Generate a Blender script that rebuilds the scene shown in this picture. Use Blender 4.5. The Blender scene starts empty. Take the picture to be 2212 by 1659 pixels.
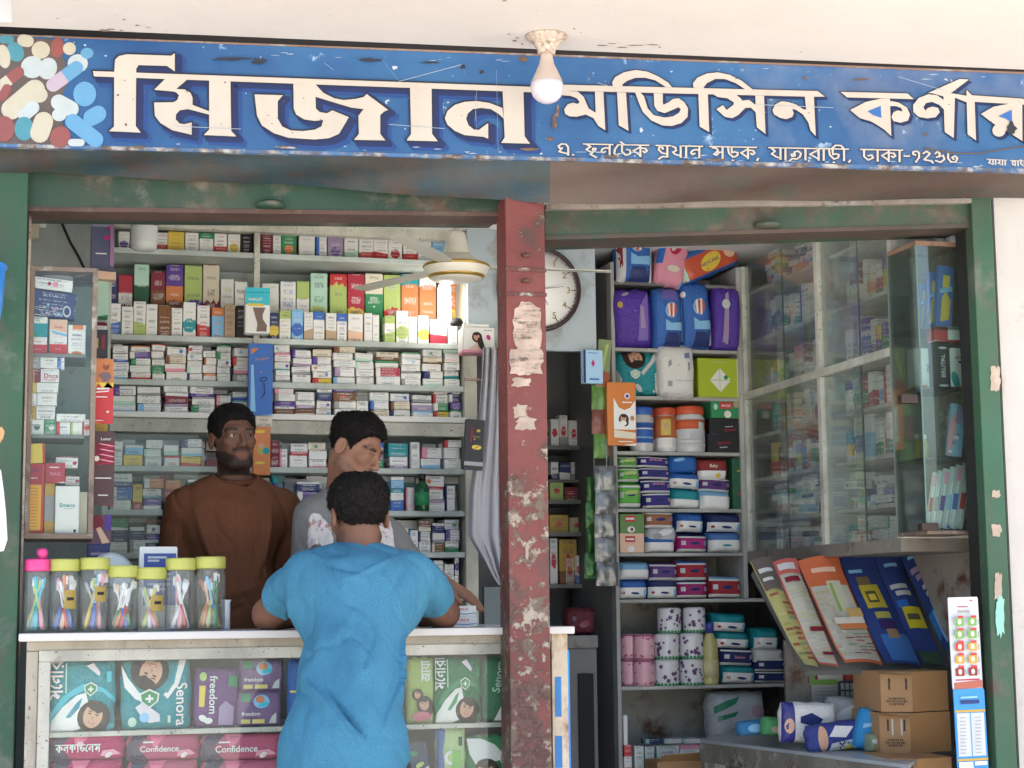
import bpy, bmesh, math, random
import numpy as np
from mathutils import Vector, Matrix, noise as mnoise

random.seed(7)
SC = bpy.context.scene
COL = SC.collection
# ------------------------------------------------------------------ camera
F0, CU, CV = 3800.0, 1106.0, 829.5            # focal length and centre in units of a 2212 px wide frame
YAW, PITCH, ROLL = math.radians(15.0), math.radians(7.3), math.radians(-0.6)
FW = Vector((math.sin(YAW) * math.cos(PITCH), math.cos(YAW) * math.cos(PITCH), math.sin(PITCH)))
_rt = Vector((math.cos(YAW), -math.sin(YAW), 0)); _up = _rt.cross(FW)
RT = math.cos(ROLL) * _rt + math.sin(ROLL) * _up
UP = -math.sin(ROLL) * _rt + math.cos(ROLL) * _up
def ray(u, v): return FW * F0 + RT * (u - CU) + UP * (CV - v)
_r = ray(1140, 1316)
CAM = -_r * (5.2 / F0); CAM.z = 1.10
cam = bpy.data.objects.new('camera', bpy.data.cameras.new('camera')); COL.objects.link(cam)
m = Matrix((RT, UP, -FW)).transposed().to_4x4(); m.translation = CAM
cam.matrix_world = m
cam.data.sensor_width = 36; cam.data.lens = 36 * F0 / 2212
cam.data.clip_start = .1; cam.data.clip_end = 500
SC.camera = cam
# ------------------------------------------------------------------ sky, sun, exposure
SUN_EL, SUN_AZ = math.radians(60), math.radians(62)
W = bpy.data.worlds.new('World'); SC.world = W; W.use_nodes = True
_n = W.node_tree
sky = _n.nodes.new('ShaderNodeTexSky'); sky.sky_type = 'NISHITA'; sky.sun_disc = False
sky.sun_elevation = SUN_EL; sky.sun_rotation = SUN_AZ; sky.dust_density = 4.0; sky.air_density = 1.0
_n.links.new(sky.outputs[0], _n.nodes['Background'].inputs[0]); _n.nodes['Background'].inputs[1].default_value = .15
sl = bpy.data.lights.new('sun', 'SUN'); sl.energy = 4.5; sl.angle = math.radians(1); sl.color = (1, .95, .87)
so = bpy.data.objects.new('sun', sl); COL.objects.link(so)
_sd = Vector((math.sin(SUN_AZ) * math.cos(SUN_EL), math.cos(SUN_AZ) * math.cos(SUN_EL), math.sin(SUN_EL)))
so.rotation_euler = _sd.to_track_quat('Z', 'Y').to_euler(); so.location = (3, -8, 12)
SC.view_settings.view_transform = 'Standard'; SC.view_settings.look = 'None'
SC.view_settings.exposure = 1.92; SC.view_settings.gamma = 1
SC.cycles.max_bounces = 10; SC.cycles.transparent_max_bounces = 16; SC.cycles.diffuse_bounces = 5
SC.cycles.use_denoising = True
SC.cycles.caustics_reflective = False; SC.cycles.caustics_refractive = False

# ------------------------------------------------------------------ geometry from the photograph's sight lines
def P(u, v, Y):
    d = ray(u, v); return CAM + d * ((Y - CAM.y) / d.y)
def PX(u, v, X):
    d = ray(u, v); return CAM + d * ((X - CAM.x) / d.x)
def PZ(u, v, Z):
    d = ray(u, v); return CAM + d * ((Z - CAM.z) / d.z)
def px(Y):                                       # metres per frame unit near the frame's middle at depth Y
    return (P(1107, 830, Y) - P(1106, 830, Y)).length

# ------------------------------------------------------------------ materials
PAL = dict(white=(.78, .79, .76), cream=(.72, .66, .52), red=(.56, .04, .045), crimson=(.42, .03, .06), blue=(.04, .15, .5), navy=(.025, .04, .15),
    green=(.03, .26, .1), dkgreen=(.02, .1, .05), lime=(.42, .55, .17), teal=(.015, .3, .34), yellow=(.74, .56, .08), orange=(.64, .22, .07), purple=(.11, .05, .3),
    lilac=(.36, .27, .42), pink=(.78, .32, .42), magenta=(.5, .03, .22), brown=(.2, .08, .03), black=(.015, .015, .018), grey=(.33, .34, .34), tan=(.5, .37, .24),
    mint=(.45, .68, .55), sky=(.25, .52, .78), maroon=(.2, .02, .04), silver=(.55, .57, .58), ochre=(.5, .33, .06), skin=(.6, .36, .24), hair=(.03, .018, .014), aqua=(.05, .5, .6), violet=(.09, .04, .36), peach=(.75, .5, .36))
WORDS = dict(dkgreen='dark green', sky='pale blue', aqua='turquoise')
def cw(c): return WORDS.get(c, c)
def col(c): return PAL[c] if isinstance(c, str) else c
MATS = {}
def mat(name, base, rough=.6, metal=0., spec=.4, emit=None, bump=0, bscale=40., var=0., vscale=6.):
    if name in MATS: return MATS[name]
    M = bpy.data.materials.new(name); M.use_nodes = True; nt = M.node_tree; b = nt.nodes['Principled BSDF']
    base = col(base)
    b.inputs['Base Color'].default_value = (*base, 1); b.inputs['Roughness'].default_value = rough
    b.inputs['Metallic'].default_value = metal; b.inputs['Specular IOR Level'].default_value = spec
    if emit: b.inputs['Emission Color'].default_value = (*emit[:3], 1); b.inputs['Emission Strength'].default_value = emit[3]
    if var or bump:
        tc = nt.nodes.new('ShaderNodeTexCoord')
    if var:
        n = nt.nodes.new('ShaderNodeTexNoise'); n.inputs['Scale'].default_value = vscale; n.inputs['Detail'].default_value = 6
        mx = nt.nodes.new('ShaderNodeMix'); mx.data_type = 'RGBA'
        mx.inputs[6].default_value = (*[x * (1 - var) for x in base], 1); mx.inputs[7].default_value = (*[min(1, x * (1 + var)) for x in base], 1)
        nt.links.new(tc.outputs['Object'], n.inputs['Vector']); nt.links.new(n.outputs[0], mx.inputs[0]); nt.links.new(mx.outputs[2], b.inputs['Base Color'])
    if bump:
        n2 = nt.nodes.new('ShaderNodeTexNoise'); n2.inputs['Scale'].default_value = bscale; n2.inputs['Detail'].default_value = 4
        bp = nt.nodes.new('ShaderNodeBump'); bp.inputs['Strength'].default_value = bump; bp.inputs['Distance'].default_value = .01
        nt.links.new(tc.outputs['Object'], n2.inputs['Vector']); nt.links.new(n2.outputs[0], bp.inputs['Height']); nt.links.new(bp.outputs[0], b.inputs['Normal'])
    MATS[name] = M; return M
def flat(c, rough=.5):
    n = 'ink_%s_%d' % (c if isinstance(c, str) else '%02x%02x%02x' % tuple(int(255 * min(1, x)) for x in c), rough * 100)
    return mat(n, c, rough, spec=.3)
class NT:                                         # terse node building
    def __init__(s, name, rough=.6, spec=.4, metal=0):
        s.m = bpy.data.materials.new(name); s.m.use_nodes = True; s.t = s.m.node_tree; s.b = s.t.nodes['Principled BSDF']
        s.b.inputs['Roughness'].default_value = rough; s.b.inputs['Specular IOR Level'].default_value = spec; s.b.inputs['Metallic'].default_value = metal
        s.tc = s.t.nodes.new('ShaderNodeTexCoord'); MATS[name] = s.m
    def put(s, sock, v):
        if hasattr(v, 'links') or isinstance(v, bpy.types.NodeSocket): s.t.links.new(v, sock)
        elif isinstance(v, (tuple, list)) and len(v) == 3 and sock.type == 'RGBA': sock.default_value = (*v, 1)
        else: sock.default_value = v
    def math(s, op, a, b=0., c=0.):
        n = s.t.nodes.new('ShaderNodeMath'); n.operation = op
        s.put(n.inputs[0], a); s.put(n.inputs[1], b)
        if op in ('MULTIPLY_ADD', 'COMPARE', 'SMOOTH_MIN'): s.put(n.inputs[2], c)
        return n.outputs[0]
    def mix(s, f, a, b):
        n = s.t.nodes.new('ShaderNodeMix'); n.data_type = 'RGBA'
        s.put(n.inputs[0], f); s.put(n.inputs[6], a); s.put(n.inputs[7], b); return n.outputs[2]
    def noise(s, scale, detail=5, vec=None, rough=.55, stretch=None, dist=0.):
        n = s.t.nodes.new('ShaderNodeTexNoise'); n.inputs['Scale'].default_value = scale; n.inputs['Detail'].default_value = detail; n.inputs['Roughness'].default_value = rough; n.inputs['Distortion'].default_value = dist
        v = vec or s.tc.outputs['Object']
        if stretch:
            mp = s.t.nodes.new('ShaderNodeMapping'); mp.inputs['Scale'].default_value = stretch; s.t.links.new(v, mp.inputs[0]); v = mp.outputs[0]
        s.t.links.new(v, n.inputs['Vector']); return n.outputs[0]
    def ramp(s, v, lo, hi):
        n = s.t.nodes.new('ShaderNodeMapRange'); s.put(n.inputs[0], v); n.inputs[1].default_value = lo; n.inputs[2].default_value = hi; return n.outputs[0]
    def attr(s, name):
        n = s.t.nodes.new('ShaderNodeAttribute'); n.attribute_type = 'OBJECT'; n.attribute_name = name; return n
    def sep(s, v):
        n = s.t.nodes.new('ShaderNodeSeparateXYZ'); s.put(n.inputs[0], v); return n.outputs
    def bump(s, h, st, d=.01):
        n = s.t.nodes.new('ShaderNodeBump'); n.inputs['Strength'].default_value = st; n.inputs['Distance'].default_value = d
        s.t.links.new(h, n.inputs['Height']); s.t.links.new(n.outputs[0], s.b.inputs['Normal'])
    def out(s, c): s.put(s.b.inputs['Base Color'], c); return s.m

def worn(name, base, rust=(.12, .055, .03), under=(.3, .3, .28), lo=.52, hi=.6, scale=9, streak=(1, 1, 1), rough=.55, tone=.25, grime=.35, specks=0.):
    """Paint that has worn through to another colour in patches, with grime and chips."""
    if name in MATS: return MATS[name]
    k = NT(name, rough)
    a = k.noise(scale, 8, stretch=streak, rough=.65); b = k.noise(scale * 4.3, 6, rough=.7); g = k.noise(scale * .35, 3)
    c = k.mix(k.ramp(g, .3, .7), tuple(x * (1 - tone) for x in base), tuple(min(1, x * (1 + tone)) for x in base))
    w = k.ramp(k.math('ADD', k.math('MULTIPLY', a, .75), k.math('MULTIPLY', b, .25)), lo, hi)
    c = k.mix(w, c, k.mix(k.ramp(k.noise(scale * 2.1, 6), .4, .6), rust, under))
    dirt = k.ramp(k.noise(scale * .8, 7, stretch=(1, 1, .35), rough=.7), .45, .75)
    c = k.mix(k.math('MULTIPLY', dirt, grime), c, (.09, .07, .05))
    if specks: c = k.mix(k.ramp(k.noise(scale * 9, 2), .72 - specks, .74 - specks), c, tuple(x * .25 for x in base))
    k.bump(k.math('ADD', w, b), .25, .004)
    return k.out(c)

def glass(name, tint=(.9, .97, .94), refl=.09, rough=.02, haze=0., fk=.7):
    if name in MATS: return MATS[name]
    M = bpy.data.materials.new(name); M.use_nodes = True; t = M.node_tree; t.nodes.clear()
    o = t.nodes.new('ShaderNodeOutputMaterial'); tr = t.nodes.new('ShaderNodeBsdfTransparent'); gl = t.nodes.new('ShaderNodeBsdfGlossy')
    tr.inputs[0].default_value = (*tint, 1); gl.inputs['Roughness'].default_value = rough
    lw = t.nodes.new('ShaderNodeFresnel'); lw.inputs[0].default_value = 1.5
    mm = t.nodes.new('ShaderNodeMath'); mm.operation = 'MULTIPLY_ADD'; mm.inputs[1].default_value = fk; mm.inputs[2].default_value = max(0., refl - .04 * fk)
    mx = t.nodes.new('ShaderNodeMixShader'); t.links.new(lw.outputs[0], mm.inputs[0]); t.links.new(mm.outputs[0], mx.inputs[0])
    t.links.new(tr.outputs[0], mx.inputs[1]); t.links.new(gl.outputs[0], mx.inputs[2]); last = mx.outputs[0]
    if haze:                                       # a film of dust on the pane
        df = t.nodes.new('ShaderNodeBsdfDiffuse'); df.inputs[0].default_value = (.55, .58, .53, 1)
        n = t.nodes.new('ShaderNodeTexNoise'); n.inputs['Scale'].default_value = 5; n.inputs['Detail'].default_value = 5
        tc = t.nodes.new('ShaderNodeTexCoord'); t.links.new(tc.outputs['Object'], n.inputs[0])
        m3 = t.nodes.new('ShaderNodeMath'); m3.operation = 'MULTIPLY'; m3.inputs[1].default_value = haze * 2; t.links.new(n.outputs[0], m3.inputs[0])
        m2 = t.nodes.new('ShaderNodeMixShader'); t.links.new(m3.outputs[0], m2.inputs[0]); t.links.new(last, m2.inputs[1]); t.links.new(df.outputs[0], m2.inputs[2]); last = m2.outputs[0]
    t.links.new(last, o.inputs[0]); MATS[name] = M; return M

def print_material(name, rough, wrinkle=0.):
    """Printed card or film; the colours and layout come from each object's own properties."""
    k = NT(name, rough, .45)
    u, v, _ = k.sep(k.tc.outputs['UV'])
    c1, c2, c3, bd, ci, tx = (k.attr(n) for n in ('c1', 'c2', 'c3', 'bands', 'circ', 'txt'))
    b, t, l = k.sep(bd.outputs['Vector']); cx, cy, cr = k.sep(ci.outputs['Vector']); rows, dens, asp = k.sep(tx.outputs['Vector'])
    oi = k.t.nodes.new('ShaderNodeObjectInfo'); rnd = oi.outputs['Random']
    slant = k.math('MULTIPLY', k.math('SUBTRACT', rnd, .5), .25)
    vb = k.math('MULTIPLY_ADD', k.math('SUBTRACT', u, .5), slant, v)
    band = k.math('MAXIMUM', k.math('LESS_THAN', vb, b), k.math('MAXIMUM', k.math('GREATER_THAN', v, k.math('SUBTRACT', 1., t)), k.math('LESS_THAN', u, l)))
    c = k.mix(band, c1.outputs['Color'], c2.outputs['Color'])
    dx = k.math('MULTIPLY', k.math('SUBTRACT', u, cx), asp); dy = k.math('SUBTRACT', v, cy)
    r2 = k.math('SQRT', k.math('ADD', k.math('MULTIPLY', dx, dx), k.math('MULTIPLY', dy, dy)))
    cv = k.t.nodes.new('ShaderNodeCombineXYZ'); k.put(cv.inputs[0], u); k.put(cv.inputs[1], v); k.put(cv.inputs[2], k.math('MULTIPLY', rnd, 50.))
    wob = k.noise(7, 2, cv.outputs[0])
    c = k.mix(k.math('LESS_THAN', k.math('MULTIPLY_ADD', k.math('SUBTRACT', wob, .5), .14, r2), cr), c, c3.outputs['Color'])
    def text(c, rows, fr, wscale, thr, lo, hi, mixf):
        vr = k.math('MULTIPLY', v, rows); row = k.math('FLOOR', vr); fv = k.math('FRACT', vr)
        cv = k.t.nodes.new('ShaderNodeCombineXYZ')
        k.put(cv.inputs[0], k.math('MULTIPLY', u, wscale)); k.put(cv.inputs[1], k.math('MULTIPLY_ADD', row, 3.71, k.math('MULTIPLY', fv, fr))); k.put(cv.inputs[2], k.math('MULTIPLY', rnd, 97.))
        n = k.noise(1., 2, cv.outputs[0])
        cr_ = k.t.nodes.new('ShaderNodeCombineXYZ'); k.put(cr_.inputs[0], row); k.put(cr_.inputs[1], k.math('MULTIPLY', rnd, 313.))
        wn = k.t.nodes.new('ShaderNodeTexWhiteNoise'); k.t.links.new(cr_.outputs[0], wn.inputs['Vector'])
        on = k.math('LESS_THAN', wn.outputs['Value'], dens)
        inset = k.math('LESS_THAN', k.math('ABSOLUTE', k.math('SUBTRACT', u, .5)), k.math('MULTIPLY_ADD', wn.outputs['Value'], .25, .22))
        line = k.math('MULTIPLY', k.math('GREATER_THAN', fv, lo), k.math('LESS_THAN', fv, hi))
        msk = k.math('MULTIPLY', k.math('MULTIPLY', k.math('GREATER_THAN', n, thr), line), k.math('MULTIPLY', on, inset))
        bw = k.t.nodes.new('ShaderNodeRGBToBW'); k.t.links.new(c, bw.inputs[0])
        ink = k.mix(k.math('GREATER_THAN', bw.outputs[0], .3), (.75, .75, .72), k.mix(k.math('GREATER_THAN', wn.outputs['Color'], .5), (.05, .05, .09), c2.outputs['Color']))
        return k.mix(k.math('MULTIPLY', msk, mixf), c, ink)
    c = text(c, rows, 2.5, 46., .5, .3, .62, .55)
    c = text(c, k.math('MULTIPLY', rows, .6), 4., 34., .5, .3, .68, .62)
    if wrinkle:
        w = k.noise(14, 4, dist=.8); k.bump(w, wrinkle, .02)
    else:
        k.bump(k.noise(3, 2), .05, .01)
    return k.out(c)
M_CARD = print_material('printed_card', .5)
M_FILM = print_material('printed_film', .24, .55)

# ------------------------------------------------------------------ mesh helpers
class MB:
    def __init__(s): s.v = []; s.f = []; s.m = []; s.mats = []; s.sm = []
    def mi(s, m):
        if m not in s.mats: s.mats.append(m)
        return s.mats.index(m)
    def add(s, vs, fs, m, smooth=False):
        o = len(s.v); s.v += [tuple(x) for x in vs]; i = s.mi(m)
        for f in fs: s.f.append([o + k for k in f]); s.m.append(i); s.sm.append(smooth)
        return s
    def box(s, lo, hi, m, bev=0.):
        lo, hi = [min(a, b) for a, b in zip(lo, hi)], [max(a, b) for a, b in zip(lo, hi)]
        bev = min(bev, .3 * min(h - l for l, h in zip(lo, hi)))
        if bev <= 0:
            vs = [(x, y, z) for x in (lo[0], hi[0]) for y in (lo[1], hi[1]) for z in (lo[2], hi[2])]
            return s.add(vs, [(0, 1, 3, 2), (4, 6, 7, 5), (0, 4, 5, 1), (2, 3, 7, 6), (0, 2, 6, 4), (1, 5, 7, 3)], m)
        bm = bmesh.new(); bmesh.ops.create_cube(bm, size=1)
        for w in bm.verts: w.co = [l + (h - l) * (c + .5) for l, h, c in zip(lo, hi, w.co)]
        bmesh.ops.bevel(bm, geom=bm.edges[:], offset=bev, segments=2, affect='EDGES', profile=.6)
        bm.verts.index_update(); r = s.add([w.co for w in bm.verts], [[w.index for w in f.verts] for f in bm.faces], m); bm.free(); return r
    def prism(s, front, dv, m):                   # closed polygon FRONT pushed along DV
        n = len(front); dv = Vector(dv); b = [Vector(p) + dv for p in front]
        fs = [list(range(n))[::-1], list(range(n, 2 * n))] + [(i, (i + 1) % n, n + (i + 1) % n, n + i) for i in range(n)]
        return s.add(list(front) + b, fs, m)
    def tube(s, pts, r, m, seg=8, caps=True):
        pts = [Vector(p) for p in pts]; rs = r if isinstance(r, (list, tuple)) else [r] * len(pts); vs = []; fs = []
        t0 = None
        for i, p in enumerate(pts):
            d = (pts[min(i + 1, len(pts) - 1)] - pts[max(i - 1, 0)]).normalized()
            if t0 is None: t0 = d.orthogonal().normalized()
            t0 = (t0 - d * t0.dot(d)).normalized(); b = d.cross(t0)
            for k in range(seg):
                a = 2 * math.pi * k / seg; vs.append(p + (t0 * math.cos(a) + b * math.sin(a)) * rs[i])
        for i in range(len(pts) - 1):
            for k in range(seg): fs.append((i * seg + k, i * seg + (k + 1) % seg, (i + 1) * seg + (k + 1) % seg, (i + 1) * seg + k))
        if caps: fs += [list(range(seg))[::-1], [(len(pts) - 1) * seg + k for k in range(seg)]]
        return s.add(vs, fs, m, True)
    def lathe(s, prof, c, m, seg=28, smooth=True):  # prof: (radius, z)
        c = Vector(c); vs = []; fs = []
        for r, z in prof:
            for k in range(seg): a = 2 * math.pi * k / seg; vs.append(c + Vector((r * math.cos(a), r * math.sin(a), z)))
        for i in range(len(prof) - 1):
            for k in range(seg): fs.append((i * seg + k, i * seg + (k + 1) % seg, (i + 1) * seg + (k + 1) % seg, (i + 1) * seg + k))
        fs += [list(range(seg))[::-1], [(len(prof) - 1) * seg + k for k in range(seg)]]
        return s.add(vs, fs, m, smooth)
    def build(s, name, parent=None, loc=None):
        me = bpy.data.meshes.new(name)
        if loc is not None: L = Vector(loc); vs = [tuple(Vector(v) - L) for v in s.v]
        else: vs = s.v
        me.from_pydata(vs, [], s.f)
        for m in s.mats: me.materials.append(m)
        me.polygons.foreach_set('material_index', s.m); me.polygons.foreach_set('use_smooth', s.sm); me.update()
        o = bpy.data.objects.new(name, me); COL.objects.link(o)
        if loc is not None: o.location = loc
        if parent is not None:
            o.parent = parent
            if parent.type == 'EMPTY' and loc is None: o.location = -Vector(parent.location)
        return o
def tag(o, label=None, cat=None, group=None, kind=None):
    if label: o['label'] = label
    if cat: o['category'] = cat
    if group: o['group'] = group
    if kind: o['kind'] = kind
    return o
def thing(name, label, cat, loc=(0, 0, 0), group=None):
    o = bpy.data.objects.new(name, None); COL.objects.link(o); o.location = loc; o.empty_display_size = .05
    return tag(o, label, cat, group)
def copy_tree(o, parent=None):
    c = o.copy(); COL.objects.link(c); c.parent = parent
    for ch in list(o.children): copy_tree(ch, c)
    return c

# ---- printed boxes and packs: one shared mesh each, sized per object
def _unit(kind, seed=0):
    bm = bmesh.new()
    if kind == 'box':
        bmesh.ops.create_cube(bm, size=1); bmesh.ops.bevel(bm, geom=bm.edges[:], offset=.022, segments=1, affect='EDGES')
        for w in bm.verts: w.co.y += .5; w.co.z += .5
    else:
        nx, nz = 14, 14; rnd = random.Random(seed)
        bmesh.ops.create_cube(bm, size=1); bmesh.ops.subdivide_edges(bm, edges=bm.edges[:], cuts=11, use_grid_fill=True)
        ph = [rnd.random() * 6 for _ in range(6)]
        for w in bm.verts:
            x, y, z = w.co
            e = pillow(x, z)
            w.co.y = .5 + y * (.25 + .75 * e)
            w.co.x = x * (1 - .05 * abs(2 * z) ** 4 + .012 * math.sin(9 * z + ph[0]) * abs(2 * x)) + (.012 * math.sin(14 * z + ph[3]) if abs(x) > .45 else 0)
            w.co.z = z * (1 - .04 * abs(2 * x) ** 4) + .5 + (.012 * math.sin(17 * x + ph[1]) if abs(z) > .45 else 0)
    uv = bm.loops.layers.uv.new('UVMap'); bm.normal_update()
    for f in bm.faces:
        n = f.normal; a = max(range(3), key=lambda i: abs(n[i])); f.smooth = kind != 'box'
        for lp in f.loops:
            x, y, z = lp.vert.co
            lp[uv].uv = (x + .5, z) if a == 1 else ((y * .3 + .68 if n.x > 0 else .02 + y * .3), z) if a == 0 else (x + .5, .97 if n.z > 0 else .03)
    me = bpy.data.meshes.new('printed_' + kind); bm.to_mesh(me); bm.free(); me.materials.append(M_CARD if kind == 'box' else M_FILM); return me
def pillow(x, z): return max(0., (1 - abs(2 * x) ** 5)) ** .5 * max(0., (1 - abs(2 * z) ** 4)) ** .5
UNIT = {'box': _unit('box'), 'pack': _unit('pack', 1), 'packb': _unit('pack', 5)}

def printed(name, label, cat, u0, v0, u1, v1, Y, dep=.05, c=('white', 'blue', 'red'), b=0., t=0., l=0., circ=(.5, .6, 0.), rows=9, dens=.55, kind='box', tilt=0., rot=0., group=None, lean=0., parent=None, z0=None):
    a, d = P(u0, (v0 + v1) / 2, Y), P(u1, (v0 + v1) / 2, Y); top, bot = P((u0 + u1) / 2, v0, Y), P((u0 + u1) / 2, v1, Y)
    w, h = (d - a).length, (top - bot).length
    o = bpy.data.objects.new(name, UNIT[kind]); COL.objects.link(o)
    o.location = ((a.x + d.x) / 2, Y, bot.z if z0 is None else z0); o.scale = (w, dep, h); o.rotation_euler = (lean, tilt, rot)
    return dress(o, label, cat, group, c, b, t, l, circ, rows, dens, w / h)
def dress(o, label, cat, group, c, b=0., t=0., l=0., circ=(.5, .6, 0.), rows=9, dens=.55, asp=1.):
    o['c1'], o['c2'], o['c3'] = (tuple(col(x)) for x in c); o['bands'] = (float(b), float(t), float(l)); o['circ'] = tuple(float(x) for x in circ); o['txt'] = (float(rows), float(dens), float(asp))
    return tag(o, label, cat, group)

# ---- Bengali letters as pen strokes (y: 0 foot, 1 head line), for the small lines of writing
BN = {'ন': (.8, [[(.62, 1), (.62, 0)], [(.62, .62), (.42, .72), (.2, .62), (.12, .42), (.22, .28), (.36, .38)]]), 'ক': (1., [[(.5, 1), (.5, 0)], [(.5, .85), (.08, .5), (.5, .1)], [(.5, .75), (.8, .72), (.9, .5), (.76, .36), (.66, .48)]]),
 'প': (.8, [[(.62, 1), (.62, 0)], [(.62, .28), (.3, .36), (.1, .62), (.14, .86), (.32, .84), (.36, .68)]]), 'প্র': (.8, [[(.62, 1), (.62, 0)], [(.62, .28), (.3, .36), (.1, .62), (.14, .86), (.32, .84), (.36, .68)], [(.62, .02), (.35, .06), (.1, -.16)]]),
 'ধ': (.8, [[(.62, 1), (.62, 0)], [(.62, .15), (.3, .25), (.15, .45), (.36, .6), (.3, .85), (.12, .95)]]), 'া': (.32, [[(.15, 1), (.15, 0)]]), 'স': (.9, [[(.72, 1), (.72, 0)], [(.1, .9), (.35, .85), (.45, .65), (.2, .35), (.35, .25), (.5, .5), (.72, .55)]]),
 'ড': (.85, [[(.14, .95), (.2, .45), (.45, .12), (.7, .25), (.74, .5), (.55, .58), (.38, .5), (.36, 1)]]), 'ড়': (.85, [[(.14, .95), (.2, .45), (.45, .12), (.7, .25), (.74, .5), (.55, .58), (.38, .5), (.36, 1)], [(.4, -.16), (.48, -.16)]]),
 'ট': (.75, [[(.15, 1), (.14, .4), (.38, .1), (.65, .25), (.62, .55), (.42, .6)], [(.3, 1), (.05, 1.25)]]), 'ে': (.42, [[(.34, 1), (.14, .6), (.1, .25), (.24, .06), (.34, .18)]]), 'য': (.8, [[(.65, 1), (.65, 0)], [(.12, .95), (.32, .7), (.12, .45), (.4, .22), (.65, .1)]]),
 'ত্র': (.88, [[(.34, .5), (.2, .46), (.22, .3), (.4, .34), (.36, .66), (.58, .76), (.76, .55), (.7, .25), (.5, .06)], [(.5, .06), (.24, .1), (.06, -.12)]]), 'ব': (.78, [[(.62, 1), (.62, 0)], [(.62, .9), (.1, .5), (.62, .1)]]), 'ী': (.45, [[(.2, 1), (.2, 0)], [(.2, 1), (.02, 1.3), (-.3, 1.32), (-.52, 1.05)]]),
 'ঢ': (.82, [[(.15, 1), (.15, .4), (.4, .1), (.7, .3), (.6, .55), (.4, .45)]]), '১': (.65, [[(.3, .6), (.14, .68), (.16, .88), (.34, .96), (.5, .8), (.5, .4), (.3, 0)]]), '২': (.7, [[(.1, .75), (.3, .95), (.5, .75), (.15, .22), (.6, .12), (.68, -.05)]]),
 '৩': (.78, [[(.12, .75), (.26, .95), (.4, .78), (.34, .5), (.2, .46)], [(.36, .52), (.6, .62), (.68, .3), (.44, .02), (.14, .16)]]), '৬': (.78, [[(.14, .95), (.1, .4), (.3, .05), (.58, .1), (.68, .4), (.52, .6), (.36, .46), (.46, .3)]]), 'এ': (.85, [[(.68, 0), (.68, .7), (.55, .95), (.28, .97), (.1, .8), (.16, .6), (.34, .62)], [(.3, .6), (.14, .3), (.68, .12)]]),
 'ছ': (.9, [[(.1, 1), (.38, .78), (.12, .55), (.36, .32), (.62, .42), (.7, .62), (.54, .66), (.5, .5)], [(.6, .42), (.36, .12), (.74, -.14)]]), 'ম': (.85, [[(.68, 1), (.68, 0)], [(.15, 1), (.36, .72), (.3, .42), (.12, .42), (.2, .26), (.68, .06)]]), 'র': (.78, [[(.62, 1), (.62, 0)], [(.62, .9), (.1, .5), (.62, .1)], [(.25, .0), (.32, .0)]]),
 'আ': (1.1, [[(.55, 1), (.55, 0)], [(.1, .9), (.36, .8), (.16, .5), (.3, .1), (.55, .3)], [(.9, 1), (.9, 0)]]), 'ো': (.3, [[(.15, 1), (.15, 0)]]), '-': (.5, [[(.1, .5), (.42, .5)]]), ',': (.3, [[(.12, .06), (.04, -.14)]]), '.': (.3, [[(.1, .04), (.16, .04)]]), ' ': (.5, []),
 'ি': (.4, [[(.25, 1), (.25, 0)], [(.25, 1), (.3, 1.28), (.7, 1.3), (1., 1.05)]]), 'জ': (1., [[(.08, .6), (.12, .2), (.45, .1), (.7, .35)], [(.3, 1), (.32, .5), (.6, .55)], [(.35, .9), (.8, .8), (.78, 0)]]), 'ফ': (1., [[(.5, 1), (.5, 0)], [(.5, .3), (.12, .6), (.3, .85), (.4, .65)], [(.5, .7), (.8, .8), (.9, .5), (.7, .4)]]), 'ড্': (.3, [])}
NO_HEAD = set(' ,.-১২৩৬এধে')
def bn_split(s):
    out = []; i = 0
    while i < len(s):
        for n in (3, 2, 1):
            if s[i:i + n] in BN: out.append(s[i:i + n]); i += n; break
        else: i += 1
    return out
def stroke_quads(pts, w):
    """Flat ribbon with round joints along a 2-D line: list of convex polygons."""
    out = []
    for a, b in zip(pts, pts[1:]):
        a, b = Vector(a), Vector(b); d = (b - a); L = d.length or 1e-6; d /= L; n = Vector((-d.y, d.x)) * w / 2; e = d * w * .3
        out.append([a - n - e, b - n + e, b + n + e, a + n - e])
    return out
def bn_polys(text, weight=.15):
    x = 0.; out = []
    for g in bn_split(text):
        w, st = BN[g]
        for s in st: out += stroke_quads([(x + p[0], p[1]) for p in s], weight)
        if g not in NO_HEAD: out += stroke_quads([(x - .06, 1), (x + w + .02, 1)], weight * .9)
        x += w
    return out, x
def latin_polys(text, bold=True):
    c = bpy.data.curves.new('t', 'FONT'); c.body = text; c.size = 1; c.offset = .012 if bold else 0; c.resolution_u = 3
    o = bpy.data.objects.new('t', c); COL.objects.link(o); dg = bpy.context.evaluated_depsgraph_get(); dg.update()
    me = bpy.data.meshes.new_from_object(o.evaluated_get(dg)); ps = [[Vector(me.vertices[i].co[:2]) for i in p.vertices] for p in me.polygons]
    x = max([p.x for q in ps for p in q] or [1]); bpy.data.objects.remove(o); bpy.data.curves.remove(c); bpy.data.meshes.remove(me); return ps, x
def ellipse(cx, cy, rx, ry, rot=0., n=18, a0=0., a1=2 * math.pi):
    c, s = math.cos(rot), math.sin(rot)
    return [Vector((cx + rx * math.cos(t) * c - ry * math.sin(t) * s, cy + rx * math.cos(t) * s + ry * math.sin(t) * c)) for t in [a0 + (a1 - a0) * i / n for i in range(n)]]
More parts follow.
